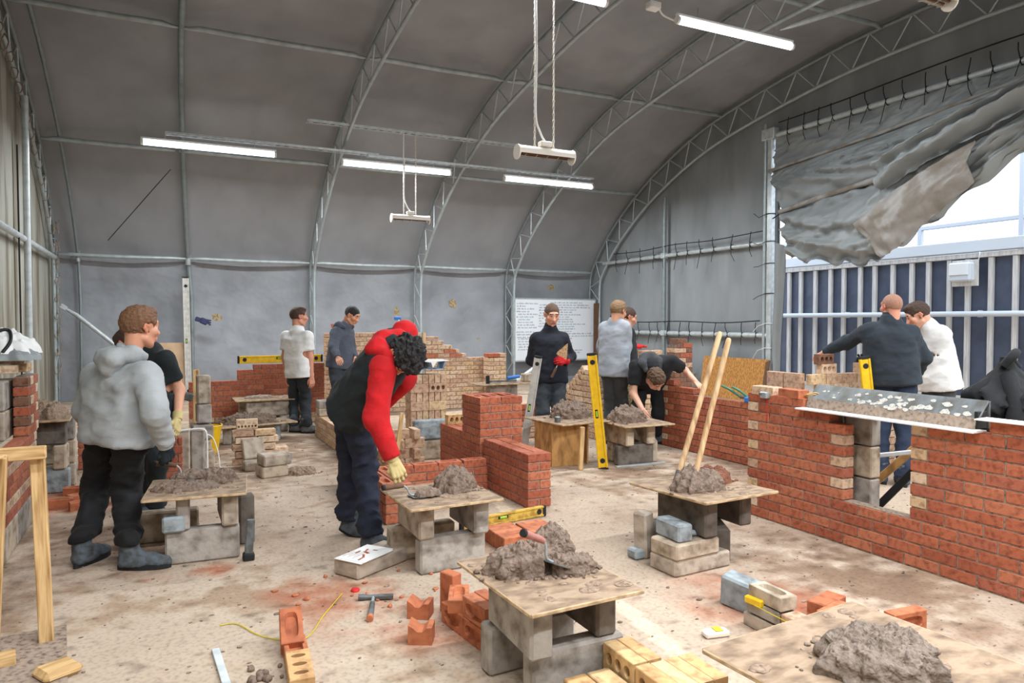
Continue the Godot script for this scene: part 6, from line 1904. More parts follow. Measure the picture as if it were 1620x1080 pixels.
# ---------------------------------------------------------------- people
# A body is a field of tapered capsules joined smoothly and meshed with surface nets.
func nets(bn: Array, k: float, cell: float, clips := [], cut := [], col := Color.WHITE) -> MB:
	# bn: [a, b, ra, rb] capsules or [centre, radii, basis] ellipsoids; clips: [point, outward normal, reach]; cut: [centre, radii] removed
	var lo := Vector3.ONE * 1e9
	var hi := -lo
	for e in bn:
		if e.size() == 4:
			var r: float = maxf(e[2], e[3])
			lo = lo.min(e[0] - Vector3.ONE * r).min(e[1] - Vector3.ONE * r)
			hi = hi.max(e[0] + Vector3.ONE * r).max(e[1] + Vector3.ONE * r)
		else:
			var r: float = maxf(e[1].x, maxf(e[1].y, e[1].z))
			lo = lo.min(e[0] - Vector3.ONE * r)
			hi = hi.max(e[0] + Vector3.ONE * r)
	lo -= Vector3.ONE * (cell * 2 + k * 0.3)
	hi += Vector3.ONE * (cell * 2 + k * 0.3)
	var B := 5
	var nbx := int(ceil((hi.x - lo.x) / cell / B)) + 1
	var nby := int(ceil((hi.y - lo.y) / cell / B)) + 1
	var nbz := int(ceil((hi.z - lo.z) / cell / B)) + 1
	var nx := nbx * B
	var ny := nby * B
	var nz := nbz * B
	var sy := nx
	var sz := nx * ny
	var vals := PackedFloat32Array()
	vals.resize(nx * ny * nz)
	vals.fill(1.0)
	var active := []
	var half := cell * B * 0.5 * 1.75 + cell * 1.5
	for bz in nbz:
		for by in nby:
			for bx_ in nbx:
				var c := lo + Vector3(bx_ + 0.5, by + 0.5, bz + 0.5) * (cell * B) - Vector3.ONE * cell * 0.5
				var near := []
				var dm := 1e9
				for e in bn:
					var d := prim(e, c)
					dm = minf(dm, d)
					if d < half + k:
						near.append(e)
				if dm > half + k * 0.3:
					continue
				var deep := dm < -half
				if deep:
					for q in clips:
						if (c - q[0]).length() < q[2] + half:
							deep = false
					for q in cut:
						if prim(q, c) < half:
							deep = false
				if deep:
					for z in range(bz * B, bz * B + B):
						for y in range(by * B, by * B + B):
							for x in range(bx_ * B, bx_ * B + B):
								vals[x + y * sy + z * sz] = -1.0
					continue
				active.append(Vector3i(bx_ * B, by * B, bz * B))
				var ncl := []
				for q in clips:
					if (c - q[0]).length() < q[2] + half:
						ncl.append(q)
				for z in range(bz * B, bz * B + B):
					for y in range(by * B, by * B + B):
						var p := lo + Vector3(bx_ * B, y, z) * cell
						var at := bx_ * B + y * sy + z * sz
						for x in B:
							var d := 1e9
							for e in near:
								var dd: float
								if e.size() == 4:
									var ba: Vector3 = e[1] - e[0]
									var pa: Vector3 = p - e[0]
									var h := clampf(pa.dot(ba) / maxf(ba.length_squared(), 1e-9), 0.0, 1.0)
									dd = (pa - ba * h).length() - e[2] - (e[3] - e[2]) * h
								else:
									dd = prim(e, p)
								var g := k - absf(d - dd)
								d = minf(d, dd)
								if g > 0.0:
									d -= g * g / k * 0.25
							for q in cut:
								d = maxf(d, -prim(q, p))
							for q in ncl:
								var pq: Vector3 = p - q[0]
								if pq.length() < q[2]:
									d = maxf(d, pq.dot(q[1]))
							vals[at + x] = d
							p.x += cell
	var m := MB.new()
	var idx := PackedInt32Array()
	idx.resize(vals.size())
	idx.fill(-1)
	var offs := [0, 1, sy, sy + 1, sz, sz + 1, sz + sy, sz + sy + 1]
	var edges := [[0, 1], [2, 3], [4, 5], [6, 7], [0, 2], [1, 3], [4, 6], [5, 7], [0, 4], [1, 5], [2, 6], [3, 7]]
	var cp := [Vector3(0, 0, 0), Vector3(1, 0, 0), Vector3(0, 1, 0), Vector3(1, 1, 0), Vector3(0, 0, 1), Vector3(1, 0, 1), Vector3(0, 1, 1), Vector3(1, 1, 1)]
	var crossings := PackedInt32Array()
	for b in active:
		for z in range(maxi(b.z - 1, 0), mini(b.z + B, nz - 1)):
			for y in range(maxi(b.y - 1, 0), mini(b.y + B, ny - 1)):
				for x in range(maxi(b.x - 1, 0), mini(b.x + B, nx - 1)):
					var o: int = x + y * sy + z * sz
					if idx[o] != -1:
						continue
					idx[o] = -2
					var first := vals[o] < 0.0
					if (vals[o + 1] < 0.0) == first and (vals[o + sy] < 0.0) == first and (vals[o + sz] < 0.0) == first and (vals[o + sy + 1] < 0.0) == first and (vals[o + sz + 1] < 0.0) == first and (vals[o + sz + sy] < 0.0) == first and (vals[o + sz + sy + 1] < 0.0) == first:
						continue
					var sum := Vector3.ZERO
					var n := 0
					for e in edges:
						var v0 := vals[o + offs[e[0]]]
						var v1 := vals[o + offs[e[1]]]
						if (v0 < 0.0) != (v1 < 0.0):
							sum += cp[e[0]].lerp(cp[e[1]], v0 / (v0 - v1))
							n += 1
					idx[o] = m.v.size()
					m.v.append(lo + (Vector3(x, y, z) + sum / n) * cell)
					m.n.append(Vector3.ZERO)
					m.c.append(col)
					crossings.append(o)
	for o in crossings:
		var s0 := vals[o] < 0.0
		for ax in 3:
			var u: int = [1, sy, sz][ax]
			if (vals[o + u] < 0.0) == s0:
				continue
			var p: int = [sy, sz, 1][ax]
			var q: int = [sz, 1, sy][ax]
			var a := idx[o]
			var b2 := idx[o - p]
			var c2 := idx[o - p - q]
			var d2 := idx[o - q]
			if a < 0 or b2 < 0 or c2 < 0 or d2 < 0:
				continue
			if s0:
				m.i.append_array([a, d2, c2, a, c2, b2])
			else:
				m.i.append_array([a, b2, c2, a, c2, d2])
	m.smooth(0)
	return m


func prim(e: Array, p: Vector3) -> float:
	if e.size() == 4:
		var ba: Vector3 = e[1] - e[0]
		var pa: Vector3 = p - e[0]
		var h := clampf(pa.dot(ba) / maxf(ba.length_squared(), 1e-9), 0.0, 1.0)
		return (pa - ba * h).length() - lerpf(e[2], e[3], h)
	var q: Vector3 = p - e[0]
	if e.size() == 3:
		q = e[2].inverse() * q
	var r: Vector3 = e[1]
	var k := (q / r).length()
	return (k - 1.0) * minf(r.x, minf(r.y, r.z)) if k < 0.6 else k * (k - 1.0) / maxf((q / (r * r)).length(), 1e-6)


func ruffle(m: MB, amp: float, freq: float, seed_: int, squash := Vector3.ONE, folds := false) -> void:   # folds of cloth or locks of hair
	var f := FastNoiseLite.new()
	f.seed = seed_
	f.frequency = freq
	f.fractal_octaves = 3
	if folds:
		f.fractal_type = FastNoiseLite.FRACTAL_RIDGED
		f.fractal_octaves = 2
	for k in m.v.size():
		var p: Vector3 = m.v[k]
		var q := p * squash
		m.v[k] = p + m.n[k] * (f.get_noise_3dv(q) * amp)
	m.smooth(0)


var heads := {}


func head_mb(cell: float) -> MB:   # face towards +z, centre between the ears
	var key := "head%.4f" % cell
	if heads.has(key):
		return heads[key]
	var V := func(x: float, y: float, z: float) -> Vector3: return Vector3(x, y, z)
	var bn := [[Vector3(0, 0.032, -0.012), Vector3(0.076, 0.086, 0.096)], [Vector3(0, -0.04, 0.03), Vector3(0.056, 0.068, 0.062)], [Vector3(0, -0.098, 0.062), Vector3(0, -0.096, 0.06), 0.021, 0.021],
		[Vector3(0, 0.012, 0.088), Vector3(0, -0.026, 0.107), 0.009, 0.0145], [Vector3(-0.014, -0.03, 0.092), Vector3(0.014, -0.03, 0.092), 0.01, 0.01], [Vector3(-0.036, 0.036, 0.074), Vector3(0.036, 0.036, 0.074), 0.017, 0.017],
		[Vector3(-0.042, -0.018, 0.058), Vector3(-0.03, -0.02, 0.066), 0.027, 0.024], [Vector3(0.042, -0.018, 0.058), Vector3(0.03, -0.02, 0.066), 0.027, 0.024],
		[Vector3(-0.031, 0.013, 0.074), Vector3(-0.031, 0.0132, 0.074), 0.013, 0.013], [Vector3(0.031, 0.013, 0.074), Vector3(0.031, 0.0132, 0.074), 0.013, 0.013],
		[Vector3(-0.019, -0.057, 0.084), Vector3(0.019, -0.057, 0.084), 0.0085, 0.0085], [Vector3(-0.016, -0.067, 0.083), Vector3(0.016, -0.067, 0.083), 0.0085, 0.0085],
		[Vector3(-0.05, -0.06, 0.0), Vector3(-0.03, -0.09, 0.045), 0.022, 0.02], [Vector3(0.05, -0.06, 0.0), Vector3(0.03, -0.09, 0.045), 0.022, 0.02],
		[Vector3(0, -0.03, -0.028), Vector3(0, -0.11, -0.036), 0.058, 0.05]]
	var m := nets(bn, 0.016, cell)
	# ears as shaped cups joined at the side of the skull
	for s in [-1.0, 1.0]:
		var ear := nets([[Vector3(s * 0.077, 0.022, -0.012), Vector3(s * 0.079, 0.012, 0.004), 0.0075, 0.0065], [Vector3(s * 0.079, 0.022, -0.014), Vector3(s * 0.082, 0.0, -0.022), 0.008, 0.0075], [Vector3(s * 0.081, 0.0, -0.02), Vector3(s * 0.076, -0.024, -0.004), 0.007, 0.008], [Vector3(s * 0.073, 0.004, -0.006), Vector3(s * 0.073, -0.012, -0.004), 0.009, 0.009]], 0.008, minf(cell, 0.004), [], [], Color(0.97, 0.86, 0.83))
		m.join(ear, Transform3D())
	for k in m.v.size():   # lips, brows, eyes, cheeks: the colours of the skin itself
		var p: Vector3 = m.v[k]
		var c: Color = m.c[k]
		if p.z > 0.06:
			if absf(p.x) < 0.024 and p.y < -0.051 and p.y > -0.074 and p.z > 0.08:
				c = Color(0.86, 0.62, 0.6)
			elif absf(p.x) > 0.012 and absf(p.x) < 0.05 and p.y > 0.034 - absf(absf(p.x) - 0.03) * 0.1 and p.y < 0.045:
				c = Color(0.4, 0.3, 0.24)
			elif (Vector2(absf(p.x) - 0.031, (p.y - 0.013) * 1.9)).length() < 0.013:
				c = Color(0.22, 0.17, 0.15) if absf(absf(p.x) - 0.031) < 0.006 else Color(0.9, 0.87, 0.84)
			elif absf(absf(p.x) - 0.042) < 0.02 and p.y < 0.0 and p.y > -0.045:
				c = Color(1.0, 0.87, 0.83)
		m.c[k] = c
	heads[key] = m
	return m


func hair_mb(style: String, cell: float) -> MB:
	var key := "hair%s%.4f" % [style, cell]
	if heads.has(key):
		return heads[key]
	var th: float = {"crop": 0.008, "short": 0.013, "curly": 0.034, "quiff": 0.018, "stubble": 0.0035, "full": 0.02}[style]
	var bn := [[Vector3(0, 0.034, -0.014), Vector3(0.076 + th * 0.55, 0.086 + th, 0.096 + th * 0.7)]]
	if style in ["quiff", "full", "curly", "short"]:
		bn.append([Vector3(0, 0.1, 0.03), Vector3(0.058, 0.026 + th * 0.4, 0.06)])
	if style == "curly":
		bn.append([Vector3(0, 0.085, 0.055), Vector3(0.066, 0.04, 0.045)])
	var cut := [[Vector3(0, -0.03, 0.095), Vector3(0.086, 0.102, 0.07)], [Vector3(0, -0.12, 0.0), Vector3(0.22, 0.098, 0.24)]]
	for s in [-1.0, 1.0]:
		cut.append([Vector3(s * 0.09, -0.012, 0.03), Vector3(0.034, 0.052, 0.05)])
		cut.append([Vector3(s * 0.088, 0.0, -0.01), Vector3(0.022, 0.034, 0.024)])
	var m := nets(bn, 0.02, cell, [], cut)
	ruffle(m, {"crop": 0.003, "short": 0.006, "curly": 0.028, "quiff": 0.007, "stubble": 0.001, "full": 0.014}[style], 46.0 if style != "curly" else 26.0, 5, Vector3(1, 1, 0.7))
	heads[key] = m
	return m


func hand_mb(curl: float, cell: float) -> MB:   # right hand hanging: wrist at the origin, fingers towards -y, palm towards +z, thumb on +x
	var key := "hand%.2f%.4f" % [curl, cell]
	if heads.has(key):
		return heads[key]
	var bn := []
	for q in [[-0.03, -0.082, 0.058, 0.0078], [-0.0105, -0.09, 0.072, 0.0085], [0.0105, -0.092, 0.078, 0.0088], [0.031, -0.088, 0.07, 0.0088]]:
		var root := Vector3(q[0], q[1], 0.0)
		bn.append([Vector3(q[0] * 0.62, -0.012, 0.0), root, 0.0155, 0.0125])
		var ang := curl * 0.6
		var p := root
		var l: float = q[2]
		for j in 3:
			var seg: float = l * [0.46, 0.3, 0.24][j]
			var nx := p + Vector3((q[0]) * 0.1 * (1 if j == 0 else 0), -cos(ang) * seg, sin(ang) * seg)
			bn.append([p, nx, q[3] * (1.0 - 0.06 * j), q[3] * (0.94 - 0.08 * j)])
			p = nx
			ang += curl
	bn.append([Vector3(0.018, -0.022, 0.006), Vector3(0.043, -0.052, 0.018), 0.0165, 0.0125])
	bn.append([Vector3(0.043, -0.052, 0.018), Vector3(0.05 - curl * 0.012, -0.082, 0.028 + curl * 0.008), 0.011, 0.0095])
	bn.append([Vector3(0.05 - curl * 0.012, -0.082, 0.028 + curl * 0.008), Vector3(0.046 - curl * 0.022, -0.106, 0.034 + curl * 0.014), 0.0095, 0.008])
	bn.append([Vector3(0, 0.03, 0), Vector3(0, -0.02, 0), 0.026, 0.024])
	heads[key] = nets(bn, 0.007, cell)
	return heads[key]


func boot_mb() -> MB:   # toe towards +z, sole at y = 0
	if not heads.has("boot"):
		var bn := [[Vector3(0, 0.045, -0.06), Vector3(0, 0.05, 0.02), 0.044, 0.046], [Vector3(0, 0.048, 0.02), Vector3(0.004, 0.036, 0.14), 0.047, 0.042], [Vector3(0.004, 0.036, 0.12), Vector3(0.006, 0.032, 0.175), 0.043, 0.034],
			[Vector3(0, 0.06, -0.035), Vector3(0, 0.21, -0.04), 0.052, 0.06], [Vector3(0, 0.09, 0.0), Vector3(0, 0.06, 0.09), 0.04, 0.034]]
		var m := nets(bn, 0.03, 0.011, [[Vector3(0, 0.022, 0.05), Vector3.DOWN, 1.0], [Vector3(0, 0.205, -0.04), Vector3.UP, 0.14]])
		ruffle(m, 0.008, 16.0, 9)
		heads["boot"] = m
	return heads["boot"]


func sole_mesh() -> ArrayMesh:
	if not cache.has("sole"):
		var o := []
		for k in 22:
			var a := TAU * k / 22.0
			var zz := sin(a) * 0.158 + 0.05
			var w := 0.044 + 0.01 * clampf((zz - 0.02) * 8.0, -0.6, 1.0)
			o.append(Vector2(cos(a) * w * (1.0 if absf(cos(a)) > 0.3 else 1.1), zz))
		cache["sole"] = extrude(o, 0.03, "y")
	return cache["sole"]


func basis_from(down: Vector3, palm: Vector3) -> Basis:   # local -y along down, +z near palm
	var y := -down.normalized()
	var z := (palm - y * palm.dot(y)).normalized()
	return Basis(y.cross(z), y, z)


func person(label: String, J_: Dictionary, st: Dictionary) -> Node3D:
	var J := J_.duplicate()
	if not st.has("free_feet"):
		J.al.y = 0.095
		J.ar.y = 0.095
	var cell: float = st.get("cell", 0.018)
	var fat: float = st.get("fat", 1.0)
	var chest_r: float = 0.112 * fat
	var sl: Vector3 = J.sl
	var sr: Vector3 = J.sr
	var hl: Vector3 = J.hl
	var hr: Vector3 = J.hr
	var nk: Vector3 = J.nk
	var hd: Vector3 = J.hd
	var hm := (hl + hr) / 2
	var spine := (nk - hm).normalized()
	var across := (sr - sl).normalized()
	var fore := spine.cross(across).normalized() * -1.0   # away from the back
	if fore.dot(st.face) < 0.0:
		fore = -fore
	var up_f: Vector3 = st.get("up", Vector3.UP)
	var zf: Vector3 = (st.face as Vector3).normalized()
	var yf := (up_f - zf * up_f.dot(zf)).normalized()
	var hb := Basis(yf.cross(zf), yf, zf)
	var hsc: float = st.get("head", 1.0) * 1.1
	var skin: Color = st.get("skin", Color(0.80, 0.58, 0.46))
	# --- body: one continuous skin surface, with head and hands added to it
	var cl := sl.lerp(sr, 0.24) - spine * 0.09
	var cr := sr.lerp(sl, 0.24) - spine * 0.09
	var pl := hl.lerp(hm, 0.15) + spine * 0.05
	var pr := hr.lerp(hm, 0.15) + spine * 0.05
	var bare: bool = st.get("short_sleeves", false)
	var ua := 0.048 if bare else 0.036
	var fa := 0.043 if bare else 0.032
	var core := [[cl, pl, chest_r - 0.05, chest_r - 0.05], [cr, pr, chest_r - 0.035, chest_r - 0.04], [nk - spine * 0.05, hd - hb.y * 0.05 - hb.z * 0.012, 0.054, 0.05], [nk - spine * 0.03, sl.lerp(nk, 0.15) - spine * 0.04, 0.042, 0.036], [nk - spine * 0.03, sr.lerp(nk, 0.15) - spine * 0.04, 0.042, 0.036],
		[sl, J.el, ua, ua * 0.85], [J.el, J.wl, fa, fa * 0.72], [sr, J.er, ua, ua * 0.85], [J.er, J.wr, fa, fa * 0.72], [hl, J.kl, 0.06, 0.045], [J.kl, J.al, 0.045, 0.03], [hr, J.kr, 0.06, 0.045], [J.kr, J.ar, 0.045, 0.03]]
	var body := nets(core, 0.03, cell if bare else maxf(cell, 0.02), [], [], skin)
	var hcell := 0.0045 if cell < 0.016 else 0.006
	var hmb := head_mb(hcell)
	var hmb2 := MB.new()
	hmb2.join(hmb, Transform3D(hb * hsc, hd))
	for k in hmb2.c.size():
		hmb2.c[k] = hmb2.c[k] * skin
	body.join(hmb2, Transform3D())
	var root := part(self, numbered("person"), null, M.skin)
	tag(root, label, "person")
	var gl = st.get("gloves", null)
	for s in 2:
		var e: Vector3 = J.el if s == 0 else J.er
		var w: Vector3 = J.wl if s == 0 else J.wr
		var dir: Vector3 = st.get("hand_l" if s == 0 else "hand_r", (w - e).normalized())
		var palm: Vector3 = st.get("palm_l" if s == 0 else "palm_r", (hm + fore * 0.1) - w)
		var hbs := basis_from(dir, palm)
		if s == 0:
			hbs = hbs * Basis.from_scale(Vector3(-1, 1, 1))
		var hm_ := hand_mb(st.get("curl_l" if s == 0 else "curl_r", 0.4), 0.005 if cell > 0.015 else 0.004)
		if gl:
			var g := MB.new()
			g.join(hm_, Transform3D(hbs * 1.12, w))
			part(root, "glove", g.mesh(), gl)
			part(root, "glove_cuff", tube([w - dir * 0.055, w - dir * 0.02, w + dir * 0.01], [0.041, 0.039, 0.034], 12), gl)
		else:
			body.join(hm_, Transform3D(hbs, w), true, skin)
	root.mesh = body.mesh()
	# --- hair
	if st.get("hair", "") != "":
		var h := MB.new()
		h.join(hair_mb(st.hair, hcell), Transform3D(hb * hsc, hd))
		part(root, "hair", h.mesh(), st.hair_mat)
	# --- top
	var loose: float = st.get("loose", 0.0)
	var bel: float = st.get("belly", 0.0)
	var tl := pl - spine * 0.14
	var trr := pr - spine * 0.14
	var torso := [[cl, tl, chest_r + loose, chest_r + 0.02 + loose + bel], [cr, trr, chest_r + loose, chest_r + 0.02 + loose + bel], [cl.lerp(cr, 0.5) + spine * 0.02, hm + spine * 0.04 + fore * bel, chest_r + loose, chest_r + 0.02 + loose + bel], [nk - spine * 0.012, sl - spine * 0.035, 0.058, 0.05 + loose * 0.6], [nk - spine * 0.012, sr - spine * 0.035, 0.058, 0.05 + loose * 0.6], [nk - spine * 0.02, nk + (hd - nk).normalized() * 0.085, 0.078, 0.07]]
	var arms := []
	var clips := [[hm + spine * st.get("hem", -0.02), -spine, 0.33], [nk + (hd - nk).normalized() * 0.06, (hd - nk).normalized(), 0.09]]
	for s in 2:
		var a: Vector3 = sl if s == 0 else sr
		var e: Vector3 = J.el if s == 0 else J.er
		var w: Vector3 = J.wl if s == 0 else J.wr
		if bare:
			var end := a.lerp(e, 0.68)
			arms.append([a, end, 0.064 + loose, 0.062 + loose])
			clips.append([end, (e - a).normalized(), 0.11])
		else:
			arms.append([a, e, 0.063 + loose * 0.8, 0.052 + loose * 0.8])
			arms.append([e, w, 0.05 + loose * 0.8, 0.036 + loose * 0.7])
			clips.append([w - (w - e).normalized() * 0.012, (w - e).normalized(), 0.075])
	var fold: float = st.get("fold", 0.012)
	if st.has("sleeve_mat"):
		var tm := nets(torso, 0.05, cell, clips)
		ruffle(tm, fold * 0.75, 3.2, 3, Vector3(1, 1.5, 1), true)
		part(root, st.get("top", "jumper"), tm.mesh(), st.top_mat)
		for s in 2:
			var am := nets([arms[s * 2], arms[s * 2 + 1]] + ([[nk.lerp(sl if s == 0 else sr, 0.72) - spine * 0.02, sl if s == 0 else sr, 0.068, 0.075]]), 0.04, cell, clips.slice(2))
			ruffle(am, fold * 0.35, 4.5, 4 + s, Vector3(1, 1.3, 1), true)
			part(root, "sleeve", am.mesh(), st.sleeve_mat)
	else:
		var tm := nets(torso + arms, 0.05, cell, clips)
		ruffle(tm, fold * 0.75, 3.2, 3, Vector3(1, 1.5, 1), true)
		part(root, st.get("top", "jumper"), tm.mesh(), st.top_mat)
		if not bare:
			for s in 2:
				var e: Vector3 = J.el if s == 0 else J.er
				var w: Vector3 = J.wl if s == 0 else J.wr
				var d := (w - e).normalized()
				part(root, "cuff", tube([w - d * 0.045, w - d * 0.02, w + d * 0.004], [0.04 + loose * 0.6, 0.04 + loose * 0.5, 0.036 + loose * 0.5], 14), st.top_mat)
	if st.get("collar", false):
		var n2 := (hd - nk).normalized()
		part(root, "collar", tube([nk + n2 * 0.03, nk + n2 * 0.06, nk + n2 * 0.085], [0.08, 0.075, 0.07], 18), st.get("collar_mat", st.top_mat))
	if st.has("hood_mat"):
		var side := across
		var bk := -fore
		var hk := nk
		nk += (hd - hk) * float(st.get("hood_shift", 0.0))
		var b0 := nk + bk * 0.05 - spine * 0.005
		var hood := [[nk + side * 0.085 + fore * 0.055, nk + side * 0.1 + bk * 0.03 + spine * 0.01, 0.03, 0.044], [nk - side * 0.085 + fore * 0.055, nk - side * 0.1 + bk * 0.03 + spine * 0.01, 0.03, 0.044], [nk + side * 0.1 + bk * 0.03 + spine * 0.01, b0 + bk * 0.06 + side * 0.04, 0.044, 0.05], [nk - side * 0.1 + bk * 0.03 + spine * 0.01, b0 + bk * 0.06 - side * 0.04, 0.044, 0.05], [b0 + bk * 0.06 - side * 0.05 - spine * 0.03, b0 + bk * 0.07 + side * 0.05 - spine * 0.03, 0.055, 0.055], [b0 + bk * 0.05 - spine * 0.1, b0 + bk * 0.04 - spine * 0.15, 0.06, 0.03]]
		if st.has("hood_up"):
			hood += [[hd - hb.z * 0.06 - hb.y * 0.04, hd - hb.z * 0.045 + hb.y * 0.02, 0.085, 0.075], [hd - hb.z * 0.02 - hb.y * 0.09 + hb.x * 0.075, hd + hb.z * 0.03 - hb.y * 0.1 + hb.x * 0.07, 0.03, 0.022], [hd - hb.z * 0.02 - hb.y * 0.09 - hb.x * 0.075, hd + hb.z * 0.03 - hb.y * 0.1 - hb.x * 0.07, 0.03, 0.022]]
		var hmesh := nets(hood, 0.035, minf(cell, 0.014))
		ruffle(hmesh, 0.012, 5.0, 8, Vector3.ONE, true)
		part(root, "hood", hmesh.mesh(), st.hood_mat)
	# --- trousers
	var lg: float = st.get("leg", 1.0)
	var tb := [[hl.lerp(hm, 0.2) + spine * 0.03, hr.lerp(hm, 0.2) + spine * 0.03, 0.106 * fat, 0.106 * fat], [hl.lerp(J.kl, 0.1), J.kl, 0.092 * lg, 0.07 * lg], [J.kl, J.al, 0.07 * lg, 0.06 * lg], [hr.lerp(J.kr, 0.1), J.kr, 0.092 * lg, 0.07 * lg], [J.kr, J.ar, 0.07 * lg, 0.06 * lg], [hm + spine * 0.05, hm + spine * 0.12, 0.1 * fat, 0.098 * fat], [J.al + Vector3(0, 0.08, 0), J.al + Vector3(0, 0.03, 0), 0.062 * lg, 0.07 * lg], [J.ar + Vector3(0, 0.08, 0), J.ar + Vector3(0, 0.03, 0), 0.062 * lg, 0.07 * lg]]
	var tcl := [[hm + spine * 0.15, spine, 0.25], [J.al + Vector3(0, st.get("cuff_up", 0.0), 0), Vector3.DOWN, 0.14], [J.ar + Vector3(0, st.get("cuff_up", 0.0), 0), Vector3.DOWN, 0.14]]
	var tr := nets(tb, 0.035, cell, tcl)
	ruffle(tr, st.get("leg_fold", 0.016) * 0.8, 4.2, 6, Vector3(1, 1.25, 1), true)
	part(root, "trousers", tr.mesh(), st.leg_mat)
	# --- boots
	for s in 2:
		var a: Vector3 = J.al if s == 0 else J.ar
		var toe: Vector3 = st.get("toe_l" if s == 0 else "toe_r", fore)
		toe.y = 0.0
		toe = toe.normalized()
		var bb := Basis(Vector3.UP.cross(toe), Vector3.UP, toe)
		if st.has("heel_up") and s == st.heel_up:
			bb = bb * Basis(Vector3.RIGHT, 0.35)
		var at := Vector3(a.x, a.y - 0.095, a.z) + toe * 0.035
		var boot := MB.new()
		boot.join(boot_mb(), Transform3D(bb, at))
		var bo := part(root, "boot", boot.mesh(), st.get("boot_mat", M.boot))
		var so := part(bo, "sole", sole_mesh(), st.get("sole_mat", M.rubber))
		so.transform = Transform3D(bb, at + bb * Vector3(0, 0.015, 0.0))
		var lace := MB.new()
		for k in 4:
			var zz := 0.03 + 0.022 * k
			tube_mb([Vector3(-0.03, 0.098 - 0.012 * k, zz), Vector3(0.0, 0.112 - 0.013 * k, zz + 0.004), Vector3(0.03, 0.098 - 0.012 * k, zz)], 0.004, 5, lace)
		var la := part(bo, "laces", lace.mesh(), M.joint)
		la.transform = Transform3D(bb, at)
	return root


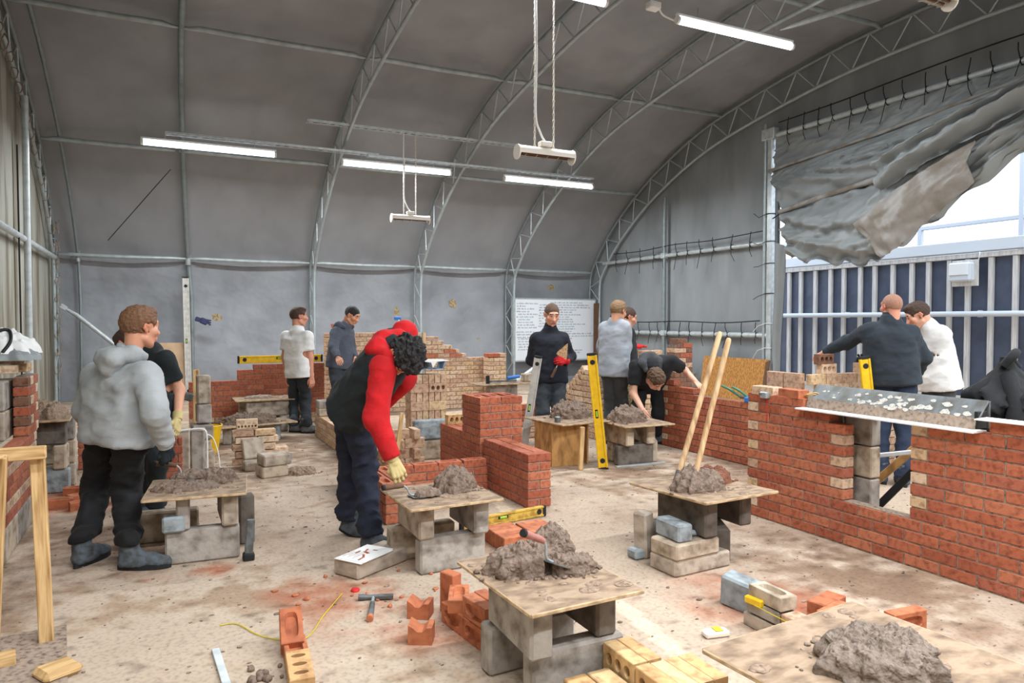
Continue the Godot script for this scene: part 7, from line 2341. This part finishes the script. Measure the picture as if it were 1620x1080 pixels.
func people() -> void:
	M.skin = StandardMaterial3D.new()
	M.skin.vertex_color_use_as_albedo = true
	M.skin.vertex_color_is_srgb = true
	M.skin.roughness = 0.55
	M.skin.subsurf_scatter_enabled = true
	M.skin.subsurf_scatter_strength = 0.08
	M.boot = mat(Color(0.33, 0.365, 0.395), 0.85, T.dirty, Vector3.ONE * 5.0, T.fine, 0.15)
	M.boot_grey = mat(Color(0.40, 0.41, 0.42), 0.85, T.dirty, Vector3.ONE * 5.0, T.fine, 0.15)
	M.grey_marl = cloth_mat(Color(0.67, 0.685, 0.69))
	M.white_cotton = cloth_mat(Color(0.93, 0.93, 0.92))
	M.dark_jog = cloth_mat(Color(0.065, 0.065, 0.075))
	M.charcoal = cloth_mat(Color(0.17, 0.19, 0.21))
	M.slate = cloth_mat(Color(0.30, 0.32, 0.37))
	M.navy_cloth = cloth_mat(Color(0.085, 0.10, 0.145))
	M.denim = cloth_mat(Color(0.13, 0.18, 0.27))
	M.work_navy = mat(Color(0.11, 0.13, 0.20), 0.9, T.dust, Vector3.ONE * 1.6, T.fine, 0.25)
	M.red_fleece = cloth_mat(Color(0.78, 0.045, 0.08), 0.35)
	M.green_black = cloth_mat(Color(0.09, 0.12, 0.13))
	M.bottle = cloth_mat(Color(0.165, 0.20, 0.235))
	M.pale_knit = cloth_mat(Color(0.66, 0.68, 0.71))
	M.camo = mat(Color(0.62, 0.56, 0.47), 0.9, noise_tex(33, 0.03, [[0.0, Color(0.35, 0.32, 0.27)], [0.45, Color(0.7, 0.62, 0.5)], [0.55, Color(1, 0.95, 0.85)], [1.0, Color(0.8, 0.72, 0.6)]], 3), Vector3.ONE * 3.0)
	M.grey_cloth = cloth_mat(Color(0.27, 0.28, 0.29))
	M.cream_glove = cloth_mat(Color(0.84, 0.76, 0.53))
	M.red_glove = cloth_mat(Color(0.78, 0.10, 0.12))
	M.dark_glove = cloth_mat(Color(0.13, 0.17, 0.19))
	var hr := func(c: Color) -> StandardMaterial3D: return mat(c, 0.6, T.speck, Vector3.ONE * 7.0, T.fine, 0.5)
	var h_ginger: Material = hr.call(Color(0.52, 0.36, 0.24))
	var h_brown: Material = hr.call(Color(0.30, 0.20, 0.14))
	var h_dark: Material = hr.call(Color(0.10, 0.085, 0.08))
	var h_fair: Material = hr.call(Color(0.62, 0.48, 0.33))
	var h_mid: Material = hr.call(Color(0.42, 0.31, 0.22))
	# directions seen from the camera's place: R to the picture's right, A away from it
	var R := Vector3(0.897, 0, 0.4415)
	var A := Vector3(0.4415, 0, -0.897)
	var U := Vector3.UP
	var J_hoodie := {"hd":Vector3(-0.118,1.495,-5.264),"nk":Vector3(-0.201,1.314,-5.276),"sl":Vector3(-0.391,1.185,-5.510),"sr":Vector3(-0.083,1.201,-5.114),"el":Vector3(-0.466,0.930,-5.626),"wl":Vector3(-0.375,0.686,-5.622),"er":Vector3(-0.034,0.976,-4.939),"wr":Vector3(0.020,0.746,-5.047),"hl":Vector3(-0.335,0.797,-5.348),"hr":Vector3(-0.182,0.812,-5.162),"kl":Vector3(-0.403,0.415,-5.534),"al":Vector3(-0.460,0.146,-5.204),"kr":Vector3(-0.216,0.423,-5.342),"ar":Vector3(-0.189,0.166,-4.999)}
	var J_blacktee := {"hd":Vector3(-0.229,1.349,-6.629),"nk":Vector3(-0.075,1.311,-6.441),"sl":Vector3(-0.154,1.256,-6.701),"sr":Vector3(0.033,1.251,-6.252),"el":Vector3(-0.193,0.995,-6.820),"wl":Vector3(-0.151,0.765,-6.934),"er":Vector3(0.131,0.987,-6.319),"wr":Vector3(0.112,0.777,-6.166),"hl":Vector3(-0.091,0.834,-6.523),"hr":Vector3(-0.017,0.836,-6.330),"kl":Vector3(-0.116,0.410,-6.589),"al":Vector3(-0.085,-0.009,-6.681),"kr":Vector3(-0.029,0.492,-6.072),"ar":Vector3(-0.044,0.077,-6.185)}
	var J_whitetee := {"hd":Vector3(1.733,1.602,-10.243),"nk":Vector3(1.707,1.426,-10.250),"sl":Vector3(1.591,1.335,-10.438),"sr":Vector3(1.826,1.340,-10.100),"el":Vector3(1.561,1.042,-10.429),"wl":Vector3(1.581,0.776,-10.406),"er":Vector3(1.854,1.034,-10.079),"wr":Vector3(1.865,0.772,-10.057),"hl":Vector3(1.676,0.815,-10.302),"hr":Vector3(1.777,0.822,-10.141),"kl":Vector3(1.702,0.424,-10.478),"al":Vector3(1.647,0.092,-10.211),"kr":Vector3(1.823,0.434,-10.319),"ar":Vector3(1.780,0.105,-10.045)}
	var J_greyhood := {"hd":Vector3(2.529,1.624,-10.465),"nk":Vector3(2.436,1.466,-10.506),"sl":Vector3(2.296,1.393,-10.461),"sr":Vector3(2.520,1.390,-10.629),"el":Vector3(2.221,1.170,-10.292),"wl":Vector3(2.225,1.035,-10.070),"er":Vector3(2.591,1.148,-10.773),"wr":Vector3(2.595,1.004,-10.557),"hl":Vector3(2.282,0.903,-10.497),"hr":Vector3(2.426,0.896,-10.560),"kl":Vector3(2.255,0.545,-10.260),"al":Vector3(2.236,0.176,-10.479),"kr":Vector3(2.398,0.533,-10.331),"ar":Vector3(2.404,0.151,-10.528)}
	var J_red := {"hd":Vector3(1.368,1.315,-4.382),"nk":Vector3(1.349,1.377,-4.482),"sl":Vector3(1.465,1.456,-4.606),"sr":Vector3(1.259,1.254,-4.389),"el":Vector3(1.456,1.152,-4.583),"wl":Vector3(1.353,0.972,-4.740),"er":Vector3(1.197,0.941,-4.363),"wr":Vector3(1.286,0.681,-4.284),"hl":Vector3(1.168,0.959,-4.959),"hr":Vector3(1.162,0.963,-4.717),"kl":Vector3(1.194,0.530,-4.987),"al":Vector3(1.190,0.119,-5.112),"kr":Vector3(1.247,0.555,-4.824),"ar":Vector3(1.248,0.122,-4.692)}
	var J_navy := {"hd":Vector3(4.303,1.618,-7.641),"nk":Vector3(4.310,1.431,-7.699),"sl":Vector3(4.425,1.339,-7.572),"sr":Vector3(4.126,1.339,-7.719),"el":Vector3(4.575,1.100,-7.641),"wl":Vector3(4.394,1.059,-7.458),"er":Vector3(4.099,1.058,-7.783),"wr":Vector3(4.259,0.986,-7.591),"hl":Vector3(4.356,0.805,-7.589),"hr":Vector3(4.203,0.805,-7.665),"kl":Vector3(4.267,0.428,-7.403),"al":Vector3(4.321,0.008,-7.480),"kr":Vector3(4.091,0.428,-7.491),"ar":Vector3(4.129,0.008,-7.576)}
	var J_greyjumper := {"hd":Vector3(5.120,1.658,-7.408),"nk":Vector3(5.083,1.540,-7.422),"sl":Vector3(5.025,1.469,-7.560),"sr":Vector3(5.148,1.478,-7.299),"el":Vector3(5.060,1.209,-7.684),"wl":Vector3(5.121,0.956,-7.687),"er":Vector3(5.233,1.216,-7.389),"wr":Vector3(5.212,0.955,-7.384),"hl":Vector3(5.032,0.891,-7.482),"hr":Vector3(5.103,0.898,-7.336),"kl":Vector3(5.122,0.480,-7.570),"al":Vector3(5.058,0.055,-7.530),"kr":Vector3(5.200,0.491,-7.432),"ar":Vector3(5.135,0.062,-7.391)}
	var J_blackjumper := {"hd":Vector3(5.761,1.592,-8.093),"nk":Vector3(5.712,1.445,-8.113),"sl":Vector3(5.752,1.391,-8.259),"sr":Vector3(5.684,1.387,-7.969),"el":Vector3(5.816,1.114,-8.318),"wl":Vector3(5.959,0.897,-8.305),"er":Vector3(5.637,1.136,-7.830),"wr":Vector3(5.579,0.945,-7.664),"hl":Vector3(5.695,0.826,-8.158),"hr":Vector3(5.716,0.834,-8.025),"kl":Vector3(5.648,0.424,-8.013),"al":Vector3(5.697,0.021,-8.155),"kr":Vector3(5.657,0.438,-7.867),"ar":Vector3(5.739,0.027,-7.963)}
	var J_bent := {"hd":Vector3(5.197,0.859,-6.753),"nk":Vector3(5.208,1.024,-6.854),"sl":Vector3(5.520,1.060,-6.869),"sr":Vector3(5.058,1.000,-6.960),"el":Vector3(5.776,0.935,-6.920),"wl":Vector3(5.750,0.813,-6.692),"er":Vector3(5.023,0.686,-6.947),"wr":Vector3(5.004,0.521,-6.747),"hl":Vector3(5.615,0.767,-7.258),"hr":Vector3(5.417,0.761,-7.333),"kl":Vector3(5.492,0.395,-7.082),"al":Vector3(5.619,0.029,-7.268),"kr":Vector3(5.248,0.398,-7.178),"ar":Vector3(5.348,0.078,-7.447)}
	var J_bald := {"hd":Vector3(6.337,1.675,-4.579),"nk":Vector3(6.329,1.540,-4.579),"sl":Vector3(6.181,1.454,-4.705),"sr":Vector3(6.451,1.437,-4.460),"el":Vector3(6.214,1.330,-4.965),"wl":Vector3(6.167,1.226,-5.198),"er":Vector3(6.602,1.193,-4.418),"wr":Vector3(6.733,1.026,-4.568),"hl":Vector3(6.302,0.975,-4.630),"hr":Vector3(6.407,0.983,-4.467),"kl":Vector3(6.250,0.537,-4.605),"al":Vector3(6.130,0.134,-4.516),"kr":Vector3(6.356,0.551,-4.444),"ar":Vector3(6.215,0.159,-4.338)}
	var J_whiteright := {"hd":Vector3(6.994,1.599,-4.755),"nk":Vector3(7.078,1.488,-4.688),"sl":Vector3(7.189,1.427,-4.843),"sr":Vector3(7.086,1.419,-4.559),"el":Vector3(7.286,1.174,-4.947),"wl":Vector3(7.399,1.005,-5.109),"er":Vector3(7.115,1.151,-4.666),"wr":Vector3(7.185,1.038,-4.890),"hl":Vector3(7.191,0.890,-4.725),"hr":Vector3(7.193,0.901,-4.580),"kl":Vector3(7.135,0.447,-4.708),"al":Vector3(7.151,0.020,-4.657),"kr":Vector3(7.138,0.466,-4.563),"ar":Vector3(7.180,0.038,-4.544)}
	person("man in a pale grey hoodie and black joggers beside the mud-smeared board", J_hoodie, {"face": R * 0.55 + A * 0.83 - U * 0.05, "cell": 0.0145, "cuff_up": 0.07, "hair": "quiff", "hair_mat": h_ginger, "top": "hoodie", "top_mat": M.grey_marl, "hood_mat": M.grey_marl, "loose": 0.022, "fold": 0.02, "hem": -0.06, "leg_mat": M.dark_jog, "leg": 1.12, "leg_fold": 0.026, "gloves": M.dark_glove, "boot_mat": M.boot, "toe_l": A * 0.7 - U * 0 + R * 0.1, "toe_r": R * 1.0 + A * 0.15, "curl_r": 0.8, "skin": Color(0.80, 0.57, 0.46)})
	person("man in a black t-shirt with cream gloves bending behind the hoodie man", J_blacktee, {"face": A * 0.2 - R * 0.5 - U * 0.5, "up": U, "hair": "short", "hair_mat": h_brown, "short_sleeves": true, "top": "t_shirt", "top_mat": M.green_black, "leg_mat": M.green_black, "gloves": M.cream_glove, "fat": 1.1, "curl_r": 0.7, "skin": Color(0.82, 0.60, 0.49)})
	person("man in a white t-shirt standing with his back half turned by the stepped wall", J_whitetee, {"face": R * 0.85 + A * 0.5, "hair": "short", "hair_mat": h_brown, "short_sleeves": true, "top": "t_shirt", "top_mat": M.white_cotton, "loose": 0.006, "hem": -0.06, "leg_mat": M.charcoal, "leg_fold": 0.024, "boot_mat": M.boot_grey, "toe_l": R, "toe_r": R + A * 0.1, "head": 0.98, "skin": Color(0.80, 0.56, 0.46)})
	person("man in a dark grey hoodie looking down at the tall buff wall", J_greyhood, {"face": R * 0.9 - A * 0.2 - U * 0.5, "hair": "crop", "hair_mat": h_dark, "top": "hoodie", "top_mat": M.slate, "hood_mat": M.slate, "loose": 0.014, "hem": -0.05, "leg_mat": M.charcoal, "toe_l": R, "toe_r": R})
	person("man in a red and black hooded jacket bending over to load his trowel", J_red, {"face": R * -0.1 - A * 0.25 - U * 0.9, "up": R * 0.8 - A * 0.55 - U * 0.05, "cuff_up": 0.02, "cell": 0.0145, "hair": "curly", "hair_mat": h_dark, "hood_shift": 0.42, "top": "bodywarmer", "top_mat": M.green_black, "sleeve_mat": M.red_fleece, "hood_mat": M.red_fleece, "loose": 0.026, "fold": 0.02, "hem": -0.03, "leg_mat": M.work_navy, "leg": 1.08, "leg_fold": 0.03, "boot_mat": M.boot, "toe_l": R * 0.9 - A * 0.2, "toe_r": R * 0.95 - A * 0.25, "gloves": M.cream_glove, "curl_r": 0.8, "heel_up": 0, "fat": 1.05, "skin": Color(0.80, 0.57, 0.46)})
	var nv := person("man in a navy zip top facing us, holding a trowel in red gloves", J_navy, {"face": -A * 0.9 + R * 0.22 - U * 0.36, "cell": 0.016, "hair": "crop", "hair_mat": h_mid, "top": "zip_top", "top_mat": M.navy_cloth, "collar": true, "loose": 0.008, "fold": 0.015, "leg_mat": M.charcoal, "leg": 1.1, "gloves": M.red_glove, "curl_l": 0.75, "curl_r": 0.95, "hand_l": -R * 0.5 - A * 0.4 + U * 0.1, "hand_r": R * 0.5 - A * 0.5 + U * 0.2, "palm_l": -R - A * 0.2, "palm_r": R + A * 0.3, "toe_l": -A + R * 0.2, "toe_r": -A - R * 0.1, "skin": Color(0.86, 0.66, 0.56)})
	var ce: Vector3 = (J_navy.sl as Vector3).lerp(J_navy.sr, 0.68) - U * 0.12 - A * 0.128
	for s in [-1.0, 1.0]:   # small embroidered emblem of two facing arcs
		var arc := []
		for k in 9:
			var a := lerpf(-2.2, 2.2, k / 8.0)
			arc.append(ce - A * 0.004 + R * (0.012 * s - 0.016 * s * cos(a) * 0.8) + U * (0.02 * sin(a) * 0.8))
		part(nv, "emblem", tube(arc, 0.0035, 5), M.paper)
	person("fair-haired man in a pale grey jumper with his back to the whiteboard side", J_greyjumper, {"face": A * 0.75 + R * 0.7 - U * 0.2, "hair": "short", "hair_mat": h_fair, "top": "jumper", "top_mat": M.pale_knit, "collar": true, "collar_mat": M.black_cloth, "loose": 0.01, "hem": -0.04, "leg_mat": M.grey_cloth, "toe_l": A + R * 0.4, "toe_r": R + A * 0.5})
	person("dark-haired man in a black jumper and camouflage trousers", J_blackjumper, {"face": R * 0.9 - U * 0.28 + A * 0.1, "hair": "crop", "hair_mat": h_brown, "top": "jumper", "top_mat": M.black_cloth, "collar": true, "loose": 0.01, "hem": -0.04, "leg_mat": M.camo, "leg": 1.1, "boot_mat": M.brown, "toe_l": R, "toe_r": R})
	person("man in black with a grey hood bent double at the far red wall", J_bent, {"face": R * 0.35 - A * 0.35 - U * 0.85, "up": -A * 0.8 + R * 0.25 + U * 0.1, "cell": 0.016, "hair": "full", "hair_mat": h_mid, "short_sleeves": true, "top": "t_shirt", "top_mat": M.black_cloth, "hood_mat": M.grey_cloth, "loose": 0.012, "hem": -0.03, "leg_mat": M.dark_jog, "toe_l": -A + R * 0.8, "toe_r": -A + R * 0.3, "curl_l": 0.3, "palm_l": -U + R * 0.1, "skin": Color(0.86, 0.66, 0.56)})
	person("bald man in a dark bottle-grey jumper reaching out to the buff bricks", J_bald, {"face": A * 0.97 - R * 0.12, "cell": 0.0145, "hair": "stubble", "hair_mat": hr.call(Color(0.74, 0.54, 0.44)), "top": "jumper", "top_mat": M.bottle, "collar": true, "loose": 0.012, "fold": 0.016, "hem": -0.05, "fat": 1.13, "head": 0.95, "leg_mat": M.denim, "leg": 1.05, "toe_l": A - R * 0.3, "toe_r": A + R * 0.3, "curl_l": 0.5, "palm_l": -U + A * 0.2, "skin": Color(0.80, 0.56, 0.46)})
	person("man in a white t-shirt looking down beside the bald man", J_whiteright, {"face": -R * 0.75 + A * 0.25 - U * 0.42, "cell": 0.016, "hair": "short", "hair_mat": h_brown, "short_sleeves": true, "top": "t_shirt", "top_mat": M.white_cotton, "loose": 0.014, "belly": 0.02, "hem": -0.05, "leg_mat": M.grey_cloth, "toe_l": -R + A * 0.4, "toe_r": -R + A * 0.3, "skin": Color(0.82, 0.60, 0.50)})
	# things in their hands
	trowel("dry tan-bladed trowel held upright in the red gloves of the man in navy", Vector3.ZERO, Vector3.ZERO, M.brown)
	var nt: Node3D = get_child(get_child_count() - 1)
	var bxx := (U * 0.87 + R * 0.42 - A * 0.12).normalized()
	var byy := (-A - bxx * (-A).dot(bxx)).normalized()
	nt.transform = Transform3D(Basis(bxx, byy, bxx.cross(byy)), (J_navy.wr as Vector3) + R * 0.085 + U * 0.05 - A * 0.075)
	(nt.get_child(0) as MeshInstance3D).material_override = M.pale_wood
